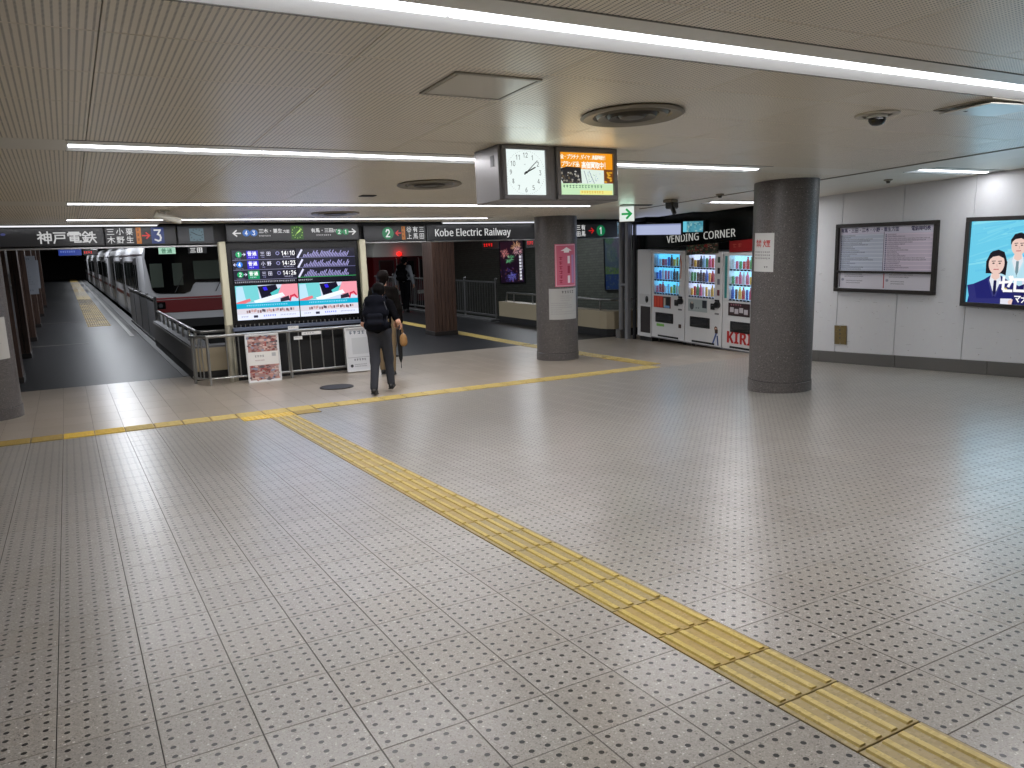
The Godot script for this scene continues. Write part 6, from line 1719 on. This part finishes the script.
# ------------------------------------------------------------------ people
# bones: [a, b, ra, rb]; one continuous surface from smoothly joined tapered capsules
func blend_mesh(into: MB, bones: Array, cell: float, k: float) -> void:
	var lo := Vector3(1e9, 1e9, 1e9)
	var hi := -lo
	for b in bones:
		var r: float = maxf(b[2], b[3]) + cell * 3.0
		for p in [b[0], b[1]]:
			lo = lo.min(p - Vector3.ONE * r)
			hi = hi.max(p + Vector3.ONE * r)
	var nx := ceili((hi.x - lo.x) / cell) + 1
	var ny := ceili((hi.y - lo.y) / cell) + 1
	var nz := ceili((hi.z - lo.z) / cell) + 1
	var f := PackedFloat32Array()
	f.resize(nx * ny * nz)
	f.fill(1.0)
	var sy := nx
	var sz := nx * ny
	for b in bones:
		var a: Vector3 = b[0]
		var c: Vector3 = b[1]
		var ra: float = b[2]
		var rb: float = b[3]
		var m := maxf(ra, rb) + k + cell * 2.5
		var l3 := ((a.min(c) - Vector3.ONE * m - lo) / cell).floor().max(Vector3.ZERO)
		var h3 := ((a.max(c) + Vector3.ONE * m - lo) / cell).ceil()
		var ab := c - a
		var inv := 1.0 / maxf(ab.length_squared(), 1e-9)
		for z in range(int(l3.z), mini(nz, int(h3.z))):
			for y in range(int(l3.y), mini(ny, int(h3.y))):
				var row := y * sy + z * sz
				for x in range(int(l3.x), mini(nx, int(h3.x))):
					var p := lo + Vector3(x, y, z) * cell
					var t := clampf((p - a).dot(ab) * inv, 0.0, 1.0)
					var d := p.distance_to(a + ab * t) - lerpf(ra, rb, t)
					var i := row + x
					var o := f[i]
					var e := absf(o - d)
					if e < k:
						var q := k - e
						f[i] = minf(o, d) - q * q / (4.0 * k)
					elif d < o: f[i] = d
	# surface nets
	var at := PackedInt32Array()
	at.resize(nx * ny * nz)
	at.fill(-1)
	var V := PackedVector3Array()
	var co: Array[int] = [0, 1, sy, sy + 1, sz, sz + 1, sz + sy, sz + sy + 1]
	var cp: Array[Vector3] = [Vector3(0, 0, 0), Vector3(1, 0, 0), Vector3(0, 1, 0), Vector3(1, 1, 0), Vector3(0, 0, 1), Vector3(1, 0, 1), Vector3(0, 1, 1), Vector3(1, 1, 1)]
	var ed: Array[int] = [0, 1, 2, 3, 4, 5, 6, 7, 0, 2, 1, 3, 4, 6, 5, 7, 0, 4, 1, 5, 2, 6, 3, 7]
	for z in nz - 1:
		for y in ny - 1:
			var row := y * sy + z * sz
			for x in nx - 1:
				var i := row + x
				var f0 := f[i]
				if f0 > cell * 3.0: continue
				var s := f0 < 0.0
				var mix := false
				for q in range(1, 8):
					if (f[i + co[q]] < 0.0) != s:
						mix = true
						break
				if not mix: continue
				var sum := Vector3.ZERO
				var n := 0
				for q in range(0, 24, 2):
					var u := f[i + co[ed[q]]]
					var w := f[i + co[ed[q + 1]]]
					if (u < 0.0) != (w < 0.0):
						sum += cp[ed[q]].lerp(cp[ed[q + 1]], u / (u - w))
						n += 1
				at[i] = V.size()
				V.append(lo + (Vector3(x, y, z) + sum / n) * cell)
	var N := PackedVector3Array()
	N.resize(V.size())
	var F := PackedInt32Array()
	var st: Array[int] = [1, sy, sz]
	for z in range(1, nz - 1):
		for y in range(1, ny - 1):
			for x in range(1, nx - 1):
				var i := x + y * sy + z * sz
				var s := f[i]
				if absf(s) > cell * 2.0: continue
				for ax in 3:
					var g := f[i + st[ax]]
					if (s < 0.0) == (g < 0.0): continue
					var u := st[(ax + 1) % 3]
					var w := st[(ax + 2) % 3]
					var q: Array[int] = [at[i], at[i - u], at[i - u - w], at[i - w]]
					if q[0] < 0 or q[1] < 0 or q[2] < 0 or q[3] < 0: continue
					var n := (V[q[1]] - V[q[0]]).cross(V[q[2]] - V[q[0]])
					if n.dot(Vector3(1 if ax == 0 else 0, 1 if ax == 1 else 0, 1 if ax == 2 else 0) * (1.0 if s < 0.0 else -1.0)) < 0.0: n = -n
					for e in 4: N[q[e]] += n
					for e in [0, 1, 2, 0, 2, 3]: F.append(q[e])
	for e in range(0, F.size(), 3):
		into.tri(V[F[e]], V[F[e + 1]], V[F[e + 2]], N[F[e]].normalized(), N[F[e + 1]].normalized(), N[F[e + 2]].normalized())

func hand_bones(wrist: Vector3, dir: Vector3, palm: Vector3, thumb_side: Vector3, curl: float) -> Array:
	var out := []
	var side := thumb_side.normalized()
	var c := wrist + dir * 0.045
	for s in [-0.022, 0.0, 0.022]: out.append([wrist + dir * 0.012 + side * s * 0.7, c + dir * 0.04 + side * s, 0.016, 0.015])
	var lens := [0.066, 0.076, 0.070, 0.055]
	for i in 4:
		var a := c + dir * 0.042 + side * (0.031 - i * 0.0205)
		var L: float = lens[i]
		var d1 := (dir * cos(curl) + palm * sin(curl)).normalized()
		var d2 := (dir * cos(curl * 2.1) + palm * sin(curl * 2.1)).normalized()
		var b := a + d1 * L * 0.52
		out.append([a, b, 0.0088, 0.0084])
		out.append([b, b + d2 * L * 0.48, 0.0084, 0.0072])
	var ta := wrist + dir * 0.03 + side * 0.028
	var td := (side * 0.75 + dir * 0.65 + palm * 0.35).normalized()
	out.append([ta, ta + td * 0.036, 0.0115, 0.010])
	out.append([ta + td * 0.036, ta + td * 0.036 + (dir * 0.8 + palm * 0.5 + side * 0.2).normalized() * 0.03, 0.010, 0.008])
	return out

func person(label: String, at: Vector3, turn: float, s: Dictionary, group := "") -> Node3D:
	var o := thing("person", label, "person", at, turn, group)
	o.scale = Vector3.ONE * float(s.scale)
	var cell: float = s.cell
	var skin := mat("skin%s" % s.id, s.skin, 0.55)
	var neck: Vector3 = Vector3(0, 1.40, -0.01) + s.lean * 0.9
	var head: Vector3 = Vector3(0, 1.545, -0.03) + s.lean
	var hipc := Vector3(0, 0.93, 0)
	var chest: Vector3 = Vector3(0, 1.24, 0) + s.lean * 0.7
	var sh := {-1: chest + Vector3(-0.175, 0.10, 0.005), 1: chest + Vector3(0.175, 0.10, 0.005)}
	var legs := []
	var arms := []
	for q in [-1, 1]:
		var kn: Vector3 = s["knee"][q]
		var an: Vector3 = s["ankle"][q]
		legs.append([hipc + Vector3(q * 0.085, -0.03, 0), kn, 0.066, 0.044])
		legs.append([kn, kn.lerp(an, 0.35) + Vector3(0, 0, 0.012), 0.044, 0.044])
		legs.append([kn.lerp(an, 0.35) + Vector3(0, 0, 0.012), an, 0.044, 0.032])
		arms.append([sh[q], s["elbow"][q], 0.050, 0.038])
		arms.append([s["elbow"][q], s["wrist"][q], 0.037, 0.026])
	var torso := [[hipc + Vector3(-0.07, 0, 0), hipc + Vector3(0.07, 0, 0), 0.085, 0.085], [hipc, chest, 0.09, 0.095], [chest + Vector3(-0.075, 0, 0), chest + Vector3(0.075, 0, 0), 0.105, 0.105], [sh[-1] + Vector3(0.03, 0.02, 0), sh[1] + Vector3(-0.03, 0.02, 0), 0.055, 0.055], [chest + Vector3(0, 0.1, 0), neck + Vector3(0, 0.06, 0), 0.06, 0.048], [neck, head, 0.047, 0.05]]
	var body := MB.new()
	blend_mesh(body, torso + arms + legs, cell, 0.022)
	var hd := [[head + Vector3(0, 0.035, 0.012), head + Vector3(0, 0.035, -0.03), 0.085, 0.080], [head + Vector3(0, -0.01, -0.03), head + Vector3(0, -0.075, -0.065), 0.062, 0.036], [head + Vector3(0, 0.005, -0.108), head + Vector3(0, -0.018, -0.124), 0.010, 0.014], [head + Vector3(-0.022, -0.055, -0.088), head + Vector3(0.022, -0.055, -0.088), 0.012, 0.012], [head + Vector3(-0.035, 0.03, -0.095), head + Vector3(0.035, 0.03, -0.095), 0.014, 0.014]]
	for q in [-1, 1]: hd.append([head + Vector3(q * 0.080, 0.025, 0.0), head + Vector3(q * 0.078, -0.015, -0.006), 0.017, 0.011])
	hd.append([neck + Vector3(0, 0.02, 0), head + Vector3(0, -0.03, 0), 0.048, 0.05])
	blend_mesh(body, hd, 0.0075, 0.018)
	for q in [-1, 1]:
		var w: Vector3 = s["wrist"][q]
		var dir: Vector3 = (w - (s["elbow"][q] as Vector3)).normalized()
		var palm := (Vector3(-q, 0, 0) - dir * Vector3(-q, 0, 0).dot(dir)).normalized()
		var side := dir.cross(palm).normalized()
		if side.z > 0: side = -side
		blend_mesh(body, hand_bones(w, dir, palm, side, s.curl), 0.0055, 0.008)
	put(o, "body", body.mesh(), skin)
	for q in [-1, 1]: put(o, "eye", MB.new().ball(head + Vector3(q * 0.031, 0.012, -0.100), Vector3(0.012, 0.008, 0.008), 10, 6).mesh(), mat("eye_dark", Color(0.05, 0.04, 0.04), 0.2))
	# trousers
	var tr := [[hipc + Vector3(-0.075, 0.03, 0), hipc + Vector3(0.075, 0.03, 0), 0.116, 0.116]]
	for q in [-1, 1]:
		var kn: Vector3 = s["knee"][q]
		var an: Vector3 = s["ankle"][q]
		tr.append([hipc + Vector3(q * 0.085, -0.03, 0), kn, 0.098, s.leg + 0.006])
		tr.append([kn, an + (kn - an).normalized() * 0.01, s.leg, s.leg * 0.86])
	var m := MB.new()
	blend_mesh(m, tr, cell, 0.04)
	put(o, "trousers", m.mesh(), mat("trousers%s" % s.id, s.trousers, 0.9, 0.0, 0.15))
	# upper garment
	var up := [[hipc + Vector3(-0.07, 0.05, 0), hipc + Vector3(0.07, 0.05, 0), 0.120, 0.120], [hipc + Vector3(0, 0.06, 0), chest, 0.122, 0.118], [chest + Vector3(-0.08, 0, 0), chest + Vector3(0.08, 0, 0), 0.118, 0.118], [sh[-1] + Vector3(0.02, 0.02, 0), sh[1] + Vector3(-0.02, 0.02, 0), 0.066, 0.066], [chest + Vector3(0, 0.1, 0), neck, 0.075, 0.058]]
	for q in [-1, 1]:
		up.append([sh[q], (sh[q] as Vector3).lerp(s["elbow"][q], 1.0 if s.long_sleeve else 0.78), 0.064, 0.054])
		if s.long_sleeve: up.append([s["elbow"][q], (s["elbow"][q] as Vector3).lerp(s["wrist"][q], 0.93), 0.052, 0.040])
	m = MB.new()
	blend_mesh(m, up, cell, 0.035)
	put(o, "shirt", m.mesh(), mat("shirt%s" % s.id, s.shirt, 0.9, 0.0, 0.12))
	# shoes
	for q in [-1, 1]:
		var an: Vector3 = s["ankle"][q]
		var td: Vector3 = s["toe"][q]
		var sd := td.cross(Vector3.RIGHT).normalized()
		if sd.y > 0: sd = -sd
		m = MB.new()
		blend_mesh(m, [[an, an + sd * 0.045 - td * 0.035, 0.040, 0.034], [an + sd * 0.045 - td * 0.035, an + sd * 0.048 + td * 0.10, 0.034, 0.034], [an + sd * 0.048 + td * 0.10, an + sd * 0.052 + td * 0.155, 0.036, 0.026]], 0.009, 0.02)
		var shoe := put(o, "shoe", m.mesh(), mat("shoe%s" % s.id, s.shoe, 0.45))
		var B := Basis(Vector3.RIGHT, -sd, Vector3.RIGHT.cross(-sd).normalized())
		put(shoe, "sole", MB.new().box(an + sd * 0.078 + td * 0.055, Vector3(0.078, 0.016, 0.25), 0.007, B).mesh(), mat("sole", Color(0.05, 0.05, 0.05), 0.6))
	# hair
	var hb: Array = [[head + Vector3(0, 0.05, 0.02), head + Vector3(0, 0.06, -0.03), 0.095, 0.088], [head + Vector3(0, 0.03, 0.03), head + Vector3(0, -0.02 - s.hair_len, 0.04), 0.085, 0.05], [head + Vector3(-0.06, 0.05, 0.0), head + Vector3(-0.07, -0.005, 0.012), 0.034, 0.022], [head + Vector3(0.06, 0.05, 0.0), head + Vector3(0.07, -0.005, 0.012), 0.034, 0.022], [head + Vector3(-0.04, 0.10, -0.07), head + Vector3(0.04, 0.10, -0.07), 0.032, 0.032]]
	m = MB.new()
	blend_mesh(m, hb, 0.0085, 0.02)
	put(o, "hair", m.mesh(), mat("hair%s" % s.id, s.hair, 0.7, 0.0, 0.2))
	return o

func backpack(label: String, at: Vector3, turn: float, sc: float, lean: Vector3, col: Color, key: String) -> void:
	var o := thing("backpack", label, "backpack", at, turn)
	o.scale = Vector3.ONE * sc
	var mt := mat("pack" + key, col, 0.85, 0.0, 0.15)
	var c := Vector3(0, 1.20, 0.235) + lean * 0.6
	var m := MB.new()
	blend_mesh(m, [[c + Vector3(-0.10, -0.17, 0), c + Vector3(0.10, -0.17, 0), 0.085, 0.085], [c + Vector3(-0.10, 0.0, 0.0), c + Vector3(0.10, 0.0, 0.0), 0.092, 0.092], [c + Vector3(-0.08, 0.17, -0.015), c + Vector3(0.08, 0.17, -0.015), 0.078, 0.078], [c + Vector3(0, -0.17, 0), c + Vector3(0, 0.17, -0.01), 0.09, 0.08]], 0.012, 0.06)
	put(o, "bag", m.mesh(), mt)
	m = MB.new()
	blend_mesh(m, [[c + Vector3(-0.075, -0.14, 0.075), c + Vector3(0.075, -0.14, 0.075), 0.05, 0.05], [c + Vector3(-0.075, -0.04, 0.075), c + Vector3(0.075, -0.04, 0.075), 0.045, 0.045]], 0.012, 0.05)
	put(o, "front_pocket", m.mesh(), mat("pocket" + key, col.lightened(0.03), 0.85, 0.0, 0.15))
	for q in [-1, 1]:
		put(o, "shoulder_strap", MB.new().tube([c + Vector3(q * 0.10, 0.21, -0.06), c + Vector3(q * 0.115, 0.235, -0.20), c + Vector3(q * 0.12, 0.16, -0.345), c + Vector3(q * 0.135, -0.02, -0.37), c + Vector3(q * 0.155, -0.17, -0.24), c + Vector3(q * 0.13, -0.20, -0.07)], 0.018, 8).mesh(), mt)
		put(o, "zip", MB.new().tube([c + Vector3(q * 0.165, -0.15, 0.035), c + Vector3(q * 0.17, 0.05, 0.035), c + Vector3(q * 0.12, 0.225, 0.025)], 0.005, 6).mesh(), mat("zip_grey", Color(0.25, 0.25, 0.27), 0.5))
	put(o, "grab_handle", MB.new().tube([c + Vector3(-0.04, 0.235, -0.03), c + Vector3(-0.03, 0.275, -0.03), c + Vector3(0.03, 0.275, -0.03), c + Vector3(0.04, 0.235, -0.03)], 0.009, 6).mesh(), mt)

func build_people() -> void:
	var fwd := -0.55     # turned the way the camera looks
	# walker with the backpack
	var a := Vector3(3.52, gy(-9.92), -9.92)
	var l1 := Vector3(0, -0.03, -0.13)
	person("person in a black top and grey trousers walking away with a dark backpack", a, fwd, {"id": "a", "scale": 0.875, "cell": 0.014, "skin": Color(0.72, 0.53, 0.43), "lean": l1,
		"knee": {-1: Vector3(-0.085, 0.50, 0.02), 1: Vector3(0.09, 0.52, -0.13)}, "ankle": {-1: Vector3(-0.10, 0.10, 0.16), 1: Vector3(0.10, 0.14, -0.02 - 0.12)},
		"elbow": {-1: Vector3(-0.235, 1.05, -0.02), 1: Vector3(0.30, 1.06, 0.03)}, "wrist": {-1: Vector3(-0.22, 0.97, -0.20), 1: Vector3(0.25, 1.02, -0.19)},
		"toe": {-1: Vector3(0, -0.15, -1).normalized(), 1: Vector3(0, 0.10, -1).normalized()}, "curl": 0.7, "leg": 0.068, "trousers": Color(0.235, 0.24, 0.26), "shirt": Color(0.055, 0.055, 0.065), "long_sleeve": false, "shoe": Color(0.045, 0.04, 0.045), "hair": Color(0.035, 0.028, 0.028), "hair_len": 0.05})
	backpack("dark navy backpack on the back of the walker in grey trousers", a, fwd, 0.90, l1, Color(0.065, 0.07, 0.095), "a")
	# second walker, half hidden, with a tan bag
	var b := Vector3(4.20, gy(-11.55), -11.55)
	var l2 := Vector3(0, 0, -0.04)
	person("person in a dark jacket and beige trousers ahead of the backpack walker", b, fwd, {"id": "b", "scale": 0.945, "cell": 0.014, "skin": Color(0.74, 0.55, 0.45), "lean": l2,
		"knee": {-1: Vector3(-0.085, 0.51, -0.08), 1: Vector3(0.09, 0.50, 0.0)}, "ankle": {-1: Vector3(-0.09, 0.09, -0.10), 1: Vector3(0.09, 0.09, 0.10)},
		"elbow": {-1: Vector3(-0.25, 1.06, 0.04), 1: Vector3(0.25, 1.07, 0.05)}, "wrist": {-1: Vector3(-0.24, 0.85, -0.06), 1: Vector3(0.26, 0.84, 0.02)},
		"toe": {-1: Vector3(0, 0.0, -1), 1: Vector3(0.0, -0.05, -1).normalized()}, "curl": 0.9, "leg": 0.070, "trousers": Color(0.52, 0.45, 0.35), "shirt": Color(0.085, 0.075, 0.07), "long_sleeve": true, "shoe": Color(0.04, 0.038, 0.04), "hair": Color(0.075, 0.05, 0.045), "hair_len": 0.05})
	# tan handbag and a long dark folded umbrella held in the right hand
	var hb := thing("handbag", "small tan handbag hanging from the hand of the walker in beige trousers", "bag", b, fwd)
	hb.scale = Vector3.ONE * 0.945
	var hc := Vector3(0.285, 0.57, 0.02)
	var m := MB.new()
	blend_mesh(m, [[hc + Vector3(-0.02, -0.06, -0.09), hc + Vector3(0.02, -0.06, 0.09), 0.055, 0.055], [hc + Vector3(-0.02, 0.0, -0.085), hc + Vector3(0.02, 0.0, 0.085), 0.05, 0.05], [hc + Vector3(-0.01, 0.05, -0.07), hc + Vector3(0.01, 0.05, 0.07), 0.038, 0.038]], 0.009, 0.06)
	put(hb, "pouch", m.mesh(), mat("bag_tan", Color(0.60, 0.44, 0.24), 0.6))
	put(hb, "handle", MB.new().tube([hc + Vector3(0, 0.07, -0.06), hc + Vector3(-0.01, 0.17, -0.03), hc + Vector3(-0.015, 0.195, 0.0), hc + Vector3(-0.01, 0.17, 0.03), hc + Vector3(0, 0.07, 0.06)], 0.008, 8).mesh(), mat("bag_strap", Color(0.45, 0.32, 0.17), 0.6))
	var um := thing("folded_umbrella", "long dark folded umbrella beside the tan handbag", "umbrella", b, fwd)
	um.scale = Vector3.ONE * 0.945
	put(um, "canopy", MB.new().lathe([[0.004, 0.18], [0.03, 0.26], [0.042, 0.55], [0.036, 0.72], [0.012, 0.76]], 12, Vector3(0.225, 0, 0.02)).mesh(), mat("umbrella_dark", Color(0.05, 0.045, 0.05), 0.7))
	put(um, "shaft", MB.new().cyl(Vector3(0.225, 0.10, 0.02), Vector3(0.225, 0.86, 0.02), 0.006, 0.006, 8).mesh(), mat("camera_black", Color(0.04, 0.04, 0.045), 0.35))
	put(um, "handle", MB.new().tube([Vector3(0.225, 0.80, 0.02), Vector3(0.225, 0.90, 0.02), Vector3(0.225, 0.93, -0.02), Vector3(0.225, 0.90, -0.05)], 0.012, 8).mesh(), mat("bag_strap", Color(0.45, 0.32, 0.17), 0.6))
	# far walker on the middle platform
	var c := Vector3(9.36, gy(-23.7), -23.7)
	person("distant person in a light shirt and dark trousers on the middle platform", c, fwd - 0.2, {"id": "c", "scale": 1.03, "cell": 0.018, "skin": Color(0.70, 0.52, 0.43), "lean": Vector3(0, 0, -0.05),
		"knee": {-1: Vector3(-0.085, 0.51, -0.06), 1: Vector3(0.09, 0.51, 0.02)}, "ankle": {-1: Vector3(-0.09, 0.09, -0.12), 1: Vector3(0.09, 0.10, 0.16)},
		"elbow": {-1: Vector3(-0.27, 1.07, 0.05), 1: Vector3(0.25, 1.06, 0.02)}, "wrist": {-1: Vector3(-0.28, 0.85, 0.0), 1: Vector3(0.26, 0.85, -0.06)},
		"toe": {-1: Vector3(0, 0.0, -1), 1: Vector3(0.0, -0.2, -1).normalized()}, "curl": 0.5, "leg": 0.068, "trousers": Color(0.06, 0.06, 0.07), "shirt": Color(0.52, 0.53, 0.55), "long_sleeve": true, "shoe": Color(0.04, 0.04, 0.04), "hair": Color(0.05, 0.04, 0.04), "hair_len": 0.03})
	backpack("black backpack on the distant walker in the light shirt", c, fwd - 0.2, 1.03, Vector3(0, 0, -0.05), Color(0.04, 0.04, 0.045), "c")

# ------------------------------------------------------------------ everything
func _ready() -> void:
	rng.seed = 20240
	cam = Camera3D.new()
	cam.name = "camera"
	cam.fov = 51.614
	cam.near = 0.05
	cam.far = 300.0
	add_child(cam)
	cam.position = Vector3(0, 1.4137, 0)
	cam.rotation = Vector3(-0.1297, -0.5033, -0.0478)
	cam.current = true
	var we := WorldEnvironment.new()
	we.name = "environment"
	var env := Environment.new()
	env.background_mode = Environment.BG_COLOR
	env.background_color = Color(0, 0, 0)
	env.tonemap_mode = Environment.TONE_MAPPER_LINEAR
	env.tonemap_exposure = 1.0
	env.sdfgi_enabled = true
	env.ssao_enabled = true
	env.ssil_enabled = true
	we.environment = env
	add_child(we)
	# the hall's lamps: continuous recessed rows across the ceiling
	var E := 7.9
	trough(0.10, 6.05, 1.80, CEIL, "row of recessed ceiling lights behind the viewer", E * 0.45, "recessed ceiling light rows")
	trough(0.10, 6.05, -2.67, CEIL, "nearest row of recessed ceiling lights, crossing the top of the picture", E, "recessed ceiling light rows")
	trough(0.10, 5.93, -5.68, CEIL, "row of recessed ceiling lights passing behind the hanging clock", E, "recessed ceiling light rows")
	trough(0.10, 6.30, -9.02, CEIL, "third row of recessed ceiling lights from the camera", E, "recessed ceiling light rows")
	trough(0.10, 6.05, -11.55, cy(-11.55), "row of recessed ceiling lights just before the header beam", E * 0.6, "recessed ceiling light rows", atan(S1))
	trough(8.30, 9.62, -2.54, CEIL + 0.04, "short recessed light near the wall outside the frame", E * 0.6, "short recessed lights by the white wall")
	trough(8.30, 9.55, -5.59, CEIL + 0.04, "short recessed light by the white wall over the blue advertisement", E * 0.6, "short recessed lights by the white wall")
	trough(8.30, 9.62, -8.84, CEIL + 0.04, "short recessed light by the white wall behind the near column", E * 1.8, "short recessed lights by the white wall")
	build_hall()
	granite_column(Vector3(7.19, 0, -6.57), CEIL + 0.03, "large dark granite column with a no smoking notice")
	granite_column(Vector3(7.19, gy(-11.4), -11.4), cy(-11.4) - gy(-11.4) + 0.03, "dark granite column with a pink sign before the platforms")
	granite_column(Vector3(-0.95, gy(-11.4), -11.4), cy(-11.4) - gy(-11.4) + 0.03, "dark granite column with a white notice at the left platform")
	granite_column(Vector3(-0.97, 0, -6.57), CEIL + 0.03, "dark granite column beyond the picture's left edge")
	build_tactile()
	build_header()
	build_platforms()
	build_barriers()
	build_trains()
	build_information_board()
	build_vending()
	build_wall_boards()
	build_ceiling_things()
	build_column_posters()
	build_people()
